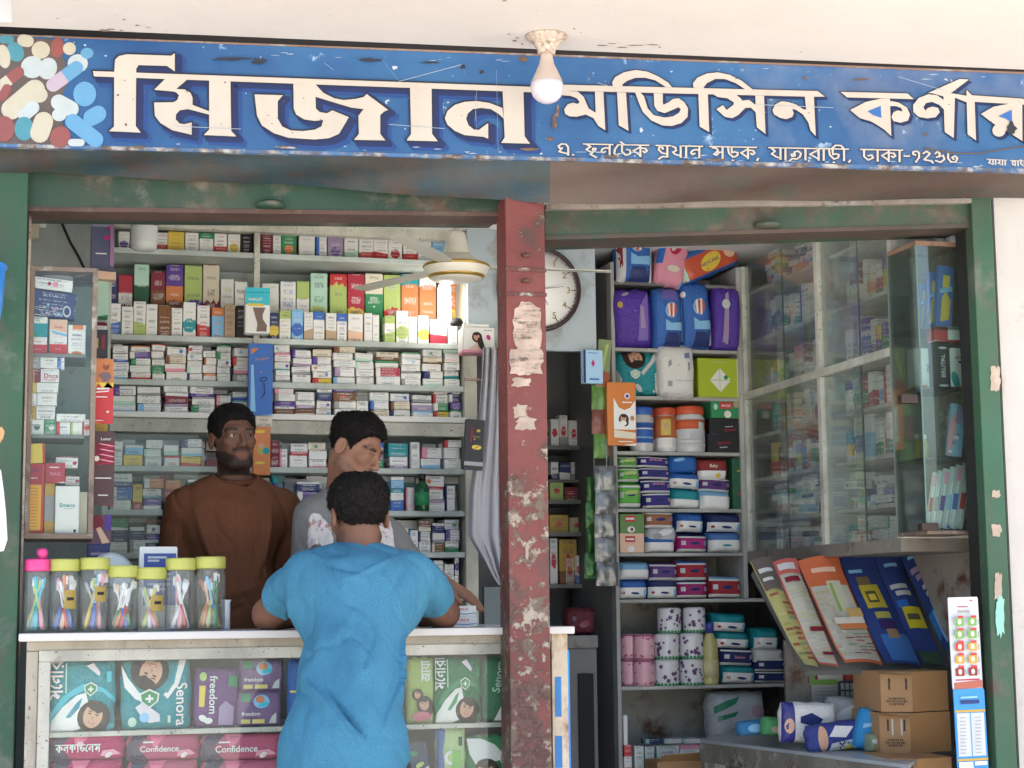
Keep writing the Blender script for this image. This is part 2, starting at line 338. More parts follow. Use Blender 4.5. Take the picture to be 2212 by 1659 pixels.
def deco(o, shapes, pack=False):
    """Print shapes on the front of a printed box or pack. Units: x 0..1 across, y in the same unit upwards."""
    w, dep, h = o.scale; bm = bmesh.new(); bm.from_mesh(o.data); me = bpy.data.meshes.new(o.data.name); mats = [o.data.materials[0]]; lift = [0]
    def put(polys, c, step=True):
        m = flat(c, .25 if pack else .5)
        if m not in mats: mats.append(m)
        if step: lift[0] += 1
        k = .0004 * lift[0] + (.0035 if pack else .0006)
        if pack: polys = [t for pl in polys for t in refine([Vector(q[:2]) if not isinstance(q, Vector) else q for q in pl])]
        for pl in polys:
            vs = []
            for q in pl:
                x, z = q[0] - .5, q[1] * w / h
                x = max(-.495, min(.495, x)); z = max(.005, min(.995, z))
                y = (.5 - .5 * (.25 + .75 * pillow(x, z - .5))) if pack else 0
                vs.append(bm.verts.new((x, y - k / dep, z)))
            try: bm.faces.new(vs).material_index = mats.index(m)
            except ValueError: pass
    H = h / w
    for s in shapes:
        if s[0] == 'e': put([ellipse(s[1], s[2] * H, s[3], s[4], math.radians(s[5]))], s[6])
        elif s[0] == 'p':
            pts = [(x, y * H) for x, y in s[1]]; tri = tess(pts); put(tri, s[2])
        elif s[0] in 'tb':
            ps, L = (latin_polys if s[0] == 't' else bn_polys)(s[1]); sz = s[4]; r = math.radians(s[5]); ca, sa = math.cos(r), math.sin(r)
            put([[(s[2] + ((p[0] - L / 2) * ca - (p[1] - .35) * sa) * sz, s[3] * H + ((p[0] - L / 2) * sa + (p[1] - .35) * ca) * sz) for p in q] for q in ps], s[6])
        elif s[0] == 'face':                       # printed portrait: hair, face, features
            x, y, r, ro = s[1], s[2] * H, s[3], math.radians(s[4]); ca, sa = math.cos(ro), math.sin(ro)
            E = lambda dx, dy, rx, ry, c, rr=0: put([ellipse(x + (dx * ca - dy * sa) * r, y + (dx * sa + dy * ca) * r, rx * r, ry * r, ro + rr)], c)
            E(.1, -.1, 1.25, 1.3, 'hair'); E(.5, -.9, .8, .9, 'hair'); E(0, 0, .72, .95, 'skin'); E(.05, .75, .75, .4, 'hair', -.2)
            for sx in (-.28, .28): E(sx, .12, .14, .06, 'hair'); E(sx, .3, .18, .04, 'hair')
            E(0, -.15, .09, .14, (.5, .27, .17)); E(0, -.5, .26, .1, (.55, .12, .12)); E(0, -.48, .18, .03, 'white')
    for m in mats: me.materials.append(m)
    bm.to_mesh(me); bm.free()
    o.data = me; return o
def refine(pl, big=.1):
    out = []; todo = [[pl[0], pl[i], pl[i + 1]] for i in range(1, len(pl) - 1)]
    while todo:
        t = todo.pop(); L = [(t[i] - t[(i + 1) % 3]).length for i in range(3)]; i = L.index(max(L))
        if L[i] < big: out.append(t); continue
        m = (t[i] + t[(i + 1) % 3]) / 2; todo += [[t[i], m, t[(i + 2) % 3]], [m, t[(i + 1) % 3], t[(i + 2) % 3]]]
    return out
def tess(pts):
    from mathutils.geometry import tessellate_polygon
    v = [Vector((p[0], p[1], 0)) for p in pts]; tri = [[v[i].to_2d() for i in t] for t in tessellate_polygon([v])]
    for t in tri:                                  # one winding for all, so that every face looks the same way
        if (t[1].x - t[0].x) * (t[2].y - t[0].y) - (t[1].y - t[0].y) * (t[2].x - t[0].x) < 0: t.reverse()
    return tri
# ================================================================== THE SETTING AND THE SHOP FRONT
GREEN = worn('green_paint', (.016, .05, .031), rust=(.09, .05, .035), under=(.16, .15, .12), lo=.5, hi=.62, scale=5, grime=.55)
GREEN_POST = worn('green_post_paint', (.026, .088, .048), rust=(.07, .05, .036), under=(.1, .13, .1), lo=.52, hi=.62, scale=4, grime=.6)
RUSTBLUE = worn('rusted_blue_sheet', (.018, .042, .055), rust=(.055, .03, .021), under=(.022, .038, .03), lo=.44, hi=.6, scale=4.5, streak=(.5, 1, 1.6), grime=.6)
RUSTBROWN = worn('rusted_brown_sheet', (.07, .045, .036), rust=(.055, .03, .022), under=(.028, .055, .04), lo=.5, hi=.66, scale=4.5, streak=(.4, 1, 2.), grime=.55)
REDPOST = None
def red_post():
    k = NT('peeling_red_paint', .55)
    z = k.sep(k.tc.outputs['Object'])[2]
    low = k.ramp(z, 1.75, .95)
    a = k.noise(11, 8, rough=.68); b = k.noise(42, 5, rough=.7); d = k.noise(5.5, 6, rough=.6)
    c = k.mix(k.ramp(k.noise(3, 4), .35, .65), (.12, .027, .024), (.18, .05, .043))
    c = k.mix(k.ramp(d, .56, .64), c, (.06, .032, .026))
    peel = k.math('ADD', k.math('MULTIPLY', a, .6), k.math('MULTIPLY', b, .4))
    thr = k.math('MULTIPLY_ADD', low, -.105, .575)
    pm = k.ramp(k.math('SUBTRACT', peel, thr), 0., .035)
    c = k.mix(pm, c, k.mix(k.ramp(k.noise(17, 5), .46, .54), (.13, .095, .07), k.mix(k.ramp(b, .48, .56), (.14, .085, .06), (.34, .29, .23))))
    c = k.mix(k.math('MULTIPLY', low, k.ramp(k.noise(7, 7, rough=.7), .5, .56)), c, (.1, .05, .042))
    k.bump(k.math('ADD', pm, b), .5, .006); return k.out(c)
REDPOST = red_post()
AGED = worn('aged_white_paint', (.52, .52, .44), rust=(.2, .15, .1), under=(.3, .27, .2), lo=.6, hi=.7, scale=12, grime=.45, specks=.05, rough=.5)
SHELFPAINT = worn('grey_white_shelf_paint', (.5, .56, .53), rust=(.2, .17, .13), under=(.3, .32, .3), lo=.6, hi=.7, scale=10, grime=.3, specks=.03, rough=.5)
LAMIN = mat('white_laminate', (.6, .575, .54), .25, var=.06, vscale=4)
CEILP = worn('cream_ceiling_paint', (.6, .555, .515), rust=(.3, .22, .18), under=(.5, .45, .4), lo=.68, hi=.71, scale=3.2, grime=.08, tone=.03, rough=.85)
WALLW = worn('white_outer_wall', (.48, .455, .43), rust=(.27, .2, .165), under=(.38, .345, .315), lo=.57, hi=.7, scale=7, grime=.15, tone=.04, rough=.9)
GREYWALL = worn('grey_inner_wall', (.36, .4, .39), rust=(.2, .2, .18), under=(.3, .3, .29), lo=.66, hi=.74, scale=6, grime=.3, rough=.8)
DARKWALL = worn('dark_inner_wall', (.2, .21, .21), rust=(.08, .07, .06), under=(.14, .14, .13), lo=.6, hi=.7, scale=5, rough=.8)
WOOD = worn('worn_wood', (.27, .19, .13), rust=(.1, .07, .05), under=(.3, .22, .15), lo=.55, hi=.68, scale=6, streak=(6, 6, .6), grime=.4)
CONC = worn('street_concrete', (.56, .53, .48), rust=(.38, .36, .32), under=(.5, .47, .43), lo=.55, hi=.7, scale=.9, grime=.25, rough=.9)
BLACKGAP = mat('dark_rubber', (.012, .012, .012), .7)

def struct(mb, name, label, cat): return tag(mb.build(name), label, cat, kind='structure')
struct(MB().box((-60, -80, -.6), (60, 40, -.3), CONC), 'ground', 'pale concrete street in front of the shop', 'ground')
struct(MB().box((-1.75, -.75, -.3), (1.75, 3.2, -.006), mat('floor_cement', (.55, .53, .5), .7, var=.2)), 'floor', 'raised cement floor of the shop', 'floor')
XL = P(60, 900, 1.6).x - .02
YR = 1.65                                         # front of the doorway's back shelf
XC = P(1605, 845, YR).x                         # glass front of the cabinets along the right wall
XR = XC + .36
ZC = P(1106, 103, -.2).z                          # underside of the canopy
YF = PX(1972, 740, XC).y                          # near end of those cabinets
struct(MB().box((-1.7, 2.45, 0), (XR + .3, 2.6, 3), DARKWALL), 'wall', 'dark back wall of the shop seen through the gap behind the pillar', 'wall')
struct(MB().box((XL - .12, .2, 0), (XL, 2.44, 3), GREYWALL), 'wall', 'grey left side wall of the shop', 'wall')
struct(MB().box((XR, .2, 0), (XR + .12, 2.44, 3), worn('dim_plaster', (.3, .28, .25), scale=5)), 'wall', 'stained plaster side wall behind the glazed cabinets', 'wall')
struct(MB().box((-6, -.02, ZC + .15), (7, 4, ZC + .3), CONC), 'roof', 'unseen roof slab added over the shop to stop sun leaks', 'roof')  # unseen slab, added to keep sun from leaking between ceiling and canopy
struct(MB().box((XL, .2, 2.56), (XR, 2.44, 2.66), mat('inner_ceiling', (.75, .77, .75), .8, var=.15)), 'ceiling', 'plain ceiling inside the shop', 'ceiling')

# ---- canopy over the pavement
class Plane:
    def __init__(s, p, n): s.p = Vector(p); s.n = Vector(n).normalized()
    def __call__(s, u, v, off=0.):
        d = ray(u, v); p0 = s.p + s.n * off; return CAM + d * ((p0 - CAM).dot(s.n) / d.dot(s.n))
A, B = P(0, 200, .0), P(2212, 250, -.3); dr = (B - A); dr.z = 0; dr.normalize()
SGN = Vector((dr.y, -dr.x, 0)); SG = Plane(A, SGN)            # the sign's vertical face; SGN points to the street
def along(p, dx, dn, z=None): q = Vector(p) + dr * dx + SGN * dn; return Vector((q.x, q.y, q.z if z is None else z))
cn = PZ(26, 48, ZC); a0 = along(SG(-200, 100), -.4, .055, ZC); b0 = along(SG(2212, 100), 1.6, .055, ZC)
mb = MB()
bk = along(SG(26, 100), 0, .035, ZC)
mb.prism([a0, b0, along(b0, 0, 1.0), along(cn, -.0, 0) + Vector((0, -.9, 0)), cn, along(a0, 0, (cn - a0).dot(SGN))], (0, 0, .14), CEILP)
cv_ = tag(mb.build('canopy'), 'cream painted concrete canopy above the blue shop sign', 'canopy')
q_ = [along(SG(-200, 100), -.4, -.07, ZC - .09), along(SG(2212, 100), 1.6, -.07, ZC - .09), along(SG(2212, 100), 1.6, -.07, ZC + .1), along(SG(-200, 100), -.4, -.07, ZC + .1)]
MB().prism(q_, -SGN * .02, mat('painted_gap_shade', (.03, .028, .026), .9)).build('gap_shade_board', cv_)  # near-black board put in to paint the shadow band between canopy and sign
# ---- outer wall beside the shop
wl = P(2163, 800, -.02).x
tag(MB().box((wl, -.02, -.3), (wl + 2.2, .2, ZC - .001), WALLW).build('outer_wall'), 'bright white plastered wall right of the green door post', 'wall')
tag(MB().box((XL - 2.5, .14, -.3), (P(-40, 800, .1).x, .3, ZC - .001), GREYWALL).build('outer_wall'), 'grey wall of the neighbouring shop beyond the left green post', 'wall')

# ---- rolling-shutter housings, posts, pillar
zt = P(600, 372, .05).z
def beam(name, label, q, Y0, Y1, m, trim):
    t = thing(name, label, 'shutter box', (P(*q[0], Y0) + P(*q[1], Y1)) / 2)
    f = [P(*q[3], Y0), P(*q[2], Y1), P(*q[1], Y1), P(*q[0], Y0)]
    MB().prism(f, (0, .2, 0), m).build('casing', t)
    e = [Vector(f[0]) + Vector((0, -.004, .006)), Vector(f[1]) + Vector((0, -.004, .006)), Vector(f[1]) + Vector((0, -.004, -.007)), Vector(f[0]) + Vector((0, -.004, -.007))]
    MB().prism(e, (0, .12, 0), trim).build('bottom_rail', t)
    c = (Vector(f[0]) + Vector(f[1])) / 2 + Vector((0, -.012, .012))
    MB().lathe([(.0, -.004), (.04, -.003), (.045, .008), (.03, .016), (0, .017)], c, m).build('handle', t)
    return t
RUSTEDGE = worn('rusty_edge', (.085, .045, .035), rust=(.06, .03, .02), under=(.12, .08, .06), scale=14)
beam('shutter_box', 'green rusty shutter box over the counter window', [(50, 365), (1090, 405), (1090, 463), (50, 451)], .14, .03, GREEN, RUSTEDGE)
rt_ = beam('shutter_box', 'green and brown shutter box over the doorway right of the pillar', [(1178, 452), (2108, 438), (2108, 487), (1178, 514)], .05, -.03, worn('green_brown_paint', (.03, .068, .042), rust=(.075, .045, .034), under=(.12, .09, .068), lo=.47, hi=.6, scale=6, grime=.4), RUSTBROWN)
f = [P(1180, 440, .03), P(2108, 428, -.05), P(2108, 438, -.05), P(1180, 452, .03)]
MB().prism(f, (0, .05, 0), worn('dull_steel_strip', (.25, .22, .19), scale=15)).build('top_rail', rt_)
# left post
t = thing('door_post', 'green painted post at the left edge of the counter window', 'post', P(20, 1600, .1))
xr = P(51, 800, .1).x
MB().box((P(-110, 800, .1).x, .1, -.3), (xr, .2, ZC - .03), GREEN_POST, .006).build('post', t)
MB().box((xr - .004, .13, .0), (xr + .004, .2, P(55, 455, .1).z), BLACKGAP).build('guide_channel', t)
MB().box((P(50, 800, .23).x, .205, .98), (P(60, 800, .23).x, .26, P(55, 450, .23).z), worn('pale_wood', (.5, .42, .33), scale=14, streak=(1, 1, .2))).build('inner_strip', t)
# right post
t = thing('door_post', 'green door post with torn paper scraps beside the white wall', 'post', P(2150, 1600, -.05))
x0, x1 = P(2119, 900, -.05).x, P(2163, 900, -.05).x
MB().box((x0, -.05, -.3), (x1, .05, P(2150, 425, -.05).z), GREEN_POST, .004).build('post', t)
MB().box((P(2110, 900, -.02).x, -.005, 0), (x0 - .001, .06, P(2150, 490, 0).z), BLACKGAP).build('guide_channel', t)
MB().box((P(2101, 900, .02).x, -.008, 0), (P(2110, 900, .02).x - .001, .06, P(2100, 485, 0).z), WOOD, .003).build('inner_strip', t)
PAPER = worn('torn_paper', (.37, .3, .24), rust=(.45, .33, .25), under=(.52, .43, .36), lo=.5, hi=.7, scale=20, rough=.9)
def scrap(parent, u0, v0, u1, v1, Y, seed, m=PAPER, name='paper_scrap'):
    r = random.Random(seed); pts = []
    for i in range(26):
        a = 2 * math.pi * i / 26; k = (.84 + .2 * r.random()) if u1 - u0 > 60 else (.72 + .34 * r.random()); c, s = math.cos(a), math.sin(a)
        g = 1 / max(abs(c), abs(s), .01) ** .75
        pts.append(P((u0 + u1) / 2 + (u1 - u0) / 2 * c * g * k, (v0 + v1) / 2 + (v1 - v0) / 2 * s * g * k, Y))
    MB().prism(pts, (0, .0012, 0), m).build(name, parent)
for i, (a, b, c, d) in enumerate([(2139, 790, 2162, 848), (2142, 1058, 2162, 1076), (2142, 1130, 2164, 1160), (2148, 1235, 2166, 1300)]): scrap(t, a, b, c, d, -.0525, i)
scrap(t, 2150, 1285, 2171, 1378, -.0535, 9, mat('green_paper', (.25, .5, .42), .8), 'paper_scrap')
# pillar
t = thing('pillar', 'red steel pillar with peeling paint between the counter window and the doorway', 'pillar', P(1140, 1650, -.06))
x0, x1 = P(1097, 1000, -.06).x, P(1184, 1000, -.06).x
MB().box((x0, -.06, -.006), (x1, .05, P(1140, 425, -.06).z), REDPOST, .005).build('post', t)
for v in (583, 636): MB().box((x0 - .002, -.064, P(1140, v + 4, -.06).z), (x1 + .002, -.0602, P(1140, v - 4, -.06).z), worn('dark_seam', (.1, .03, .025), scale=20), .001).build('seam', t)
for v in (552, 607): MB().lathe([(.0, -.004), (.013, -.004), (.014, .002), (.008, .006), (0, .006)], P(1136, v, -.064), RUSTEDGE, 12).build('bolt', t)
PO = PAPER; PD = worn('printed_poster_rest', (.42, .33, .27), rust=(.12, .09, .075), under=(.36, .28, .22), lo=.5, hi=.6, scale=26, streak=(.5, 1, 3), rough=.9)
scrap(t, 1106, 652, 1172, 762, -.0625, 21, PD, 'torn_poster'); scrap(t, 1100, 748, 1174, 812, -.0635, 22, PD, 'torn_poster')
for i, (a, b, c, d) in enumerate([(1105, 815, 1148, 836), (1108, 872, 1140, 905), (1112, 898, 1160, 930), (1135, 1170, 1142, 1210)]): scrap(t, a, b, c, d, -.0615, 30 + i)

# ---- the sign
sign = thing('shop_sign', 'long blue shop sign with cream Bengali lettering and a picture of pills', 'sign', SG(1106, 330))
def sign_blue():
    k = NT('faded_blue_print', .42)
    x = k.sep(k.tc.outputs['Object'])[0]
    a = k.noise(2.2, 6, rough=.6); b = k.noise(9, 7, rough=.7)
    c = k.mix(k.ramp(a, .35, .68), (.014, .065, .2), (.032, .12, .28))
    fade = k.math('MULTIPLY', k.ramp(x, .15, .5), k.ramp(k.noise(3.3, 6), .42, .62))
    c = k.mix(k.math('MULTIPLY', fade, .7), c, (.15, .19, .28))
    c = k.mix(k.ramp(b, .63, .68), c, (.25, .38, .55)); c = k.mix(k.math('MULTIPLY', k.ramp(k.noise(30, 3), .7, .72), .8), c, (.5, .55, .6))
    k.bump(k.noise(6, 4), .15, .01); return k.out(c)
SB = sign_blue()
TL, TR, BL, BR = (-160, 71), (2360, 166), (-160, 307), (2360, 369)
BRN = worn('brown_edge', (.2, .13, .1), scale=8)
fr = [SG(*BL), SG(*BR), SG(*TR), SG(*TL)]
MB().prism(fr, -SGN * .05, SB).build('board', sign)
MB().prism([SG(-160, 70.5, .002), SG(2360, 165.5, .002), SG(2360, 161, .002), SG(-160, 67, .002)], -SGN * .05, BRN).build('top_edge', sign)
MB().prism([SG(-160, 313, .003), SG(2360, 376, .003), SG(2360, 368, .003), SG(-160, 306, .003)], -SGN * .02, worn('chipped_edge', (.05, .13, .28), rust=(.38, .38, .38), under=(.1, .07, .055), lo=.45, hi=.55, scale=14)).build('bottom_edge', sign)
# the slanted sheets under the board
def soffit(_, bot, Ys, m):
    us = [b[0] for b in bot]; vb = [b[1] for b in bot]; U = np.linspace(us[0], us[-1], 44); vs = []; R_ = 6
    for u in U:
        a, b = SG(u, 310 + (u + 160) * (372 - 310) / 2520, -.004), P(u, float(np.interp(u, us, vb)), float(np.interp(u, us, Ys)))
        for r in range(R_ + 1): vs.append(a.lerp(b, r / R_) + Vector((0, .004, .004)) * math.sin(u * .013 + r))
    q = R_ + 1; fs = [(i * q + r, (i + 1) * q + r, (i + 1) * q + r + 1, i * q + r + 1) for i in range(len(U) - 1) for r in range(R_)]
    mb = MB().add(vs, fs, m, True); mb.add([(v[0], v[1] + .03, v[2] + .03) for v in vs], fs, m, True)
    return mb
soffit(0, [(-160, 365), (300, 383), (700, 405), (1000, 428), (1188, 441)], [.1, .07, .02, -.03, -.085], RUSTBLUE).build('left_soffit', sign)
soffit(0, [(1188, 441), (1500, 437), (1900, 431), (2182, 428), (2360, 428)], [-.085, -.085, -.09, -.11, -.12], RUSTBROWN).build('right_soffit', sign)

Z1 = lambda x, y: (x * .2604, y * .2604)
Z2 = lambda x, y: (576 + x * .2604, y * .2604)
Z3 = lambda x, y: (1123.2 + x * .2604, y * .2604)
Z4 = lambda x, y: (1635.8 + x * .2604, y * .2604)
big = [  # outlines of the large painted word
 [(200.6, 153.5), (1152, 187.5), (1152, 199.5), (203, 165)],
 [Z1(*p) for p in [(1450, 440), (1420, 462), (1050, 450), (985, 465), (955, 495), (948, 590), (945, 1050), (903, 1088), (1168, 1100), (1126, 1045), (1130, 570), (1150, 540), (1385, 547), (1450, 592)]],
 [Z1(*p) for p in [(1375, 650), (1550, 662), (1462, 738), (1530, 742), (1580, 770), (1597, 810), (1597, 870), (1740, 925), (1740, 952), (1560, 905), (1490, 915), (1460, 950), (1458, 990), (1490, 1025), (1530, 1030), (1590, 1015), (1590, 1118), (1430, 1080), (1330, 1020), (1285, 960), (1278, 850), (1440, 848), (1470, 830), (1485, 790), (1460, 765), (1430, 758), (1278, 745)]],
 [Z1(*p) for p in [(1735, 668), (1912, 675), (1918, 1085), (1960, 1132), (1690, 1120), (1735, 1075)]],
 [Z2(*p) for p in [(-100, 783), (135, 790), (92, 840), (92, 985), (130, 1050), (200, 1082), (300, 1088), (400, 1075), (455, 1048), (470, 995), (400, 1003), (310, 990), (245, 950), (225, 900), (222, 695), (405, 699), (470, 770), (560, 815), (640, 830), (740, 820), (805, 805), (830, 780), (1008, 912), (975, 925), (942, 955), (942, 1110), (985, 1165), (725, 1160), (765, 1110), (762, 960), (805, 905), (700, 892), (560, 850), (405, 803), (408, 900), (440, 930), (500, 940), (545, 915), (682, 972), (640, 1045), (600, 1110), (520, 1145), (400, 1157), (180, 1143), (60, 1105), (-40, 1040), (-80, 960)]],
 [Z2(*p) for p in [(1190, 722), (1368, 728), (1372, 1110), (1420, 1172), (1160, 1165), (1198, 1110)]],
 [Z2(*p) for p in [(1955, 895), (1850, 855), (1740, 838), (1640, 845), (1560, 870), (1500, 920), (1478, 980), (1500, 1035), (1560, 1085), (1640, 1120), (1740, 1130), (1800, 1135), (1838, 1150), (1838, 1020), (1760, 1078), (1720, 1075), (1675, 1040), (1655, 985), (1670, 940), (1710, 905), (1780, 895), (1860, 905), (1925, 945), (1968, 985)]],
 [Z2(*p) for p in [(1957, 742), (2130, 750), (2140, 1130), (2185, 1192), (1945, 1185), (1975, 1140)]]]
mid = [
 [Z3(340, 702), Z4(500, 755), Z4(562, 802), Z4(470, 803), Z3(345, 752)],
 [Z3(*p) for p in [(345, 750), (345, 790), (420, 795), (470, 815), (495, 845), (480, 862), (440, 852), (395, 865), (367, 905), (375, 945), (410, 965), (470, 968), (545, 950), (610, 980), (650, 1045), (708, 1080), (692, 762), (622, 760), (628, 935), (570, 900), (548, 850), (530, 805), (480, 760)]],
 [Z3(*p) for p in [(805, 765), (880, 768), (900, 1085), (820, 1040)]],
 [Z3(*p) for p in [(770, 712), (765, 680), (790, 640), (860, 600), (960, 580), (1060, 595), (1150, 635), (1230, 685), (1262, 724), (1210, 722), (1120, 665), (1040, 645), (960, 645), (890, 670), (850, 700), (850, 718)]],
 [Z3(*p) for p in [(955, 765), (1000, 768), (1030, 800), (1060, 900), (1110, 955), (1200, 975), (1270, 965), (1320, 935), (1335, 905), (1315, 890), (1280, 905), (1200, 938), (1140, 920), (1115, 880), (1110, 772), (1185, 775), (1185, 850), (1190, 868), (1230, 850), (1270, 820), (1320, 815), (1365, 850), (1395, 900), (1390, 970), (1340, 1020), (1260, 1045), (1180, 1040), (1090, 1000), (1020, 930), (985, 850)]],
 [Z3(*p) for p in [(1440, 728), (1435, 690), (1470, 645), (1550, 610), (1640, 600), (1740, 620), (1840, 670), (1930, 742), (1870, 742), (1790, 690), (1700, 655), (1620, 655), (1550, 690), (1520, 732)]],
 [Z3(*p) for p in [(1480, 776), (1558, 778), (1570, 1095), (1490, 1050)]],
 [Z3(*p) for p in [(1600, 780), (1640, 805), (1720, 815), (1775, 850), (1770, 870), (1715, 912), (1685, 872), (1628, 905), (1700, 970), (1760, 980), (1810, 955), (1870, 895), (1915, 893), (1955, 930), (1965, 1055), (2037, 1112), (2025, 795), (1952, 792), (1955, 870), (1900, 828), (1845, 835), (1830, 815), (1790, 783)]],
 [Z4(*p) for p in [(395, 800), (470, 800), (485, 1130), (440, 1080), (425, 1020), (380, 950), (320, 910), (290, 905), (303, 940), (290, 970), (240, 988), (190, 978), (140, 950), (125, 915), (150, 865), (200, 840), (250, 845), (320, 865), (380, 905), (405, 910)]],
 [Z4(*p) for p in [(690, 762), (1245, 775), (1300, 822), (745, 808)]],
 [Z4(*p) for p in [(1030, 818), (900, 845), (770, 912), (850, 980), (940, 1005), (1000, 1040), (1060, 1080), (1112, 1130), (1100, 818)]],
 [Z4(*p) for p in [(1095, 836), (1170, 850), (1240, 890), (1268, 950), (1250, 1000), (1190, 1018), (1130, 1005), (1113, 970), (1130, 930), (1165, 915), (1205, 925), (1195, 895), (1150, 880), (1095, 880)]],
 [Z4(*p) for p in [(1415, 772), (1680, 655), (1755, 660), (1610, 770)]],
 [Z4(*p) for p in [(1555, 835), (1490, 790), (1420, 782), (1340, 812), (1293, 870), (1295, 930), (1340, 970), (1410, 982), (1480, 972), (1515, 930), (1500, 895), (1455, 885), (1415, 895), (1395, 918), (1378, 890), (1400, 855), (1450, 845), (1510, 870), (1560, 920)]],
 [Z4(*p) for p in [(1440, 770), (1560, 765), (1740, 795), (1740, 850), (1640, 810), (1630, 1145), (1555, 1095), (1545, 800)]],
 [Z4(*p) for p in [(1735, 745), (1780, 788), (1802, 800), (1815, 1165), (1745, 1115)]],
 [Z4(*p) for p in [(1780, 790), (2195, 818), (2290, 850), (2290, 872), (1798, 845)]],
 [Z4(*p) for p in [(2120, 855), (1960, 885), (1855, 945), (1925, 1000), (2010, 1060), (2090, 1100), (2200, 1170), (2198, 855)]],
 [Z4(2005 + 55 * math.cos(a), 1082 + 52 * math.sin(a)) for a in [i * math.pi / 9 for i in range(18)]]]
holes = [[Z4(*p) for p in [(915, 922), (1025, 878), (1030, 978), (960, 955)]], [Z4(*p) for p in [(2000, 965), (2112, 910), (2114, 1015), (2060, 985)]]]
CREAM = worn('cream_letter_print', (.47, .435, .395), rust=(.5, .42, .35), under=(.7, .62, .52), lo=.66, hi=.7, scale=9, grime=.12, tone=.05)
INK = mat('dark_letter_edge', (.012, .018, .045), .5); SHADE = mat('printed_navy_blur', (.012, .05, .2), .5); SHADE2 = mat('printed_navy_core', (.008, .02, .09), .5)
def flatpolys(name, polys, m, lift, du=0., dv=0., grow=0.):
    mb = MB(); k = 0
    for pl in polys:
        k += 1
        if grow: quads = stroke_quads(pl + pl[:1], grow * 2) + [ellipse(p[0], p[1], grow, grow, 0, 8) for p in pl]
        else: quads = tess(pl)
        for i, q in enumerate(quads):
            z = lift + .00006 * ((k * 7 + i) % 13 if grow else k % 13)
            mb.add([SG(p[0] + du, p[1] + dv, z) for p in q], [list(range(len(q)))], m)
    return mb.build(name, sign)
flatpolys('lettering_shadow', big, SHADE, .0022, 17, 15, 7); flatpolys('lettering_shadow', big, SHADE2, .0034, 10, 8, 6)
flatpolys('lettering_shadow', big, SHADE2, .0044, 8, 7)
flatpolys('lettering_outline', big, INK, .0056, 0, 0, 3.4)
flatpolys('lettering', big, CREAM, .0068)
flatpolys('lettering_shadow', mid, SHADE2, .0034, 5, 5, 1.5); flatpolys('lettering_shadow', mid, SHADE2, .0048, 5, 5)
flatpolys('lettering_outline', mid, INK, .0056, 0, 0, 1.7); flatpolys('lettering', mid, CREAM, .0068)
flatpolys('lettering_counter', holes, mat('print_blue_plain', (.03, .12, .38), .45), .0084)
def small_line(text, u0, v0, u1, v1, h, wt=.15, m=CREAM):
    ps, L = bn_polys(text, wt); sx = (u1 - u0) / L; out = []
    for q in ps: out.append([(u0 + p.x * sx, v0 + (v1 - v0) * p.x / L + (1 - p.y) * h) for p in q])
    mb = MB()
    for i, q in enumerate(out): mb.add([SG(p[0], p[1], .0058 + .00008 * (i % 17)) for p in q], [(0, 1, 2, 3)], m)
    mb.build('address_lettering' if h > 15 else 'painter_lettering', sign)
    if h > 15:
        mb = MB()
        for i, q in enumerate(out):
            c = sum((Vector(p) for p in q), Vector((0, 0))) / 4
            mb.add([SG(c.x + (p[0] - c.x) * 1.1 + .9 + (.6 if p[0] > c.x else -.6), c.y + (p[1] - c.y) * 1.1 + .9 + (.6 if p[1] > c.y else -.6), .0030 + .00008 * (i % 17)) for p in q], [(0, 1, 2, 3)], INK)
        mb.build('address_outline', sign)
small_line('এ. ছনেটক প্রধান সড়ক, যাত্রাবাড়ী, ঢাকা-১২৩৬', 1203, 310, 2072, 327, 25, .125)
small_line('মামা আট', 2133, 344, 2216, 348, 11, .17)
# scratches, stains and chips on the printed sheet
rs = random.Random(17); mbw, mbr = MB(), MB(); SCW = mat('scratch_white', (.3, .36, .44), .7); SCR = worn('rust_stain', (.12, .075, .05), scale=40); SCD = mat('tar_mark', (.02, .025, .04), .7)
def blot(mb, u, v, w, h, m, n=11, i=[0]):
    i[0] += 1; pts = [SG(u + w * math.cos(a) * rs.uniform(.5, 1), v + h * math.sin(a) * rs.uniform(.4, 1), .0094 + .00003 * (i[0] % 30)) for a in [2 * math.pi * k / n for k in range(n)]]
    c = sum(pts, Vector()) / n; mb.add([c] + pts, [(0, k + 1, (k + 1) % n + 1) for k in range(n)], m)
for k in range(34): u = rs.uniform(210, 2212); blot(mbw, u, 311 + u * .0246 - rs.uniform(3, 16) ** 1.0, rs.uniform(2, 16), rs.uniform(.6, 2), SCW)
for k in range(18): u = rs.uniform(210, 2212); blot(mbw, u, 84 + u * .0365 + rs.uniform(3, 14), rs.uniform(2, 14), rs.uniform(.4, 1.4), SCW)
for u0, v0, u1, v1 in [(825, 128, 862, 175), (862, 175, 1000, 138), (1000, 138, 1006, 165), (832, 120, 834, 130), (1030, 190, 1026, 260), (1026, 205, 1030, 290), (1072, 150, 1076, 330), (1290, 178, 1330, 190), (1940, 165, 2040, 195), (1630, 225, 1800, 232), (380, 272, 520, 278), (840, 268, 960, 277), (700, 135, 720, 150)]: mbw.add([SG(u0, v0, .0095), SG(u1, v1, .0095), SG(u1 + .5, v1 + 1.3, .0095), SG(u0 + .5, v0 + 1.3, .0095)], [(0, 1, 2, 3)], SCW)
for u, v, w, h in [(500, 127, 62, 5), (560, 132, 20, 9), (800, 130, 34, 6), (930, 135, 32, 3), (1000, 144, 8, 7), (1041, 155, 6, 6), (2185, 278, 14, 18), (255, 205, 3, 3), (370, 296, 4, 3)]: blot(mbr, u, v, w, h, SCD, 16)
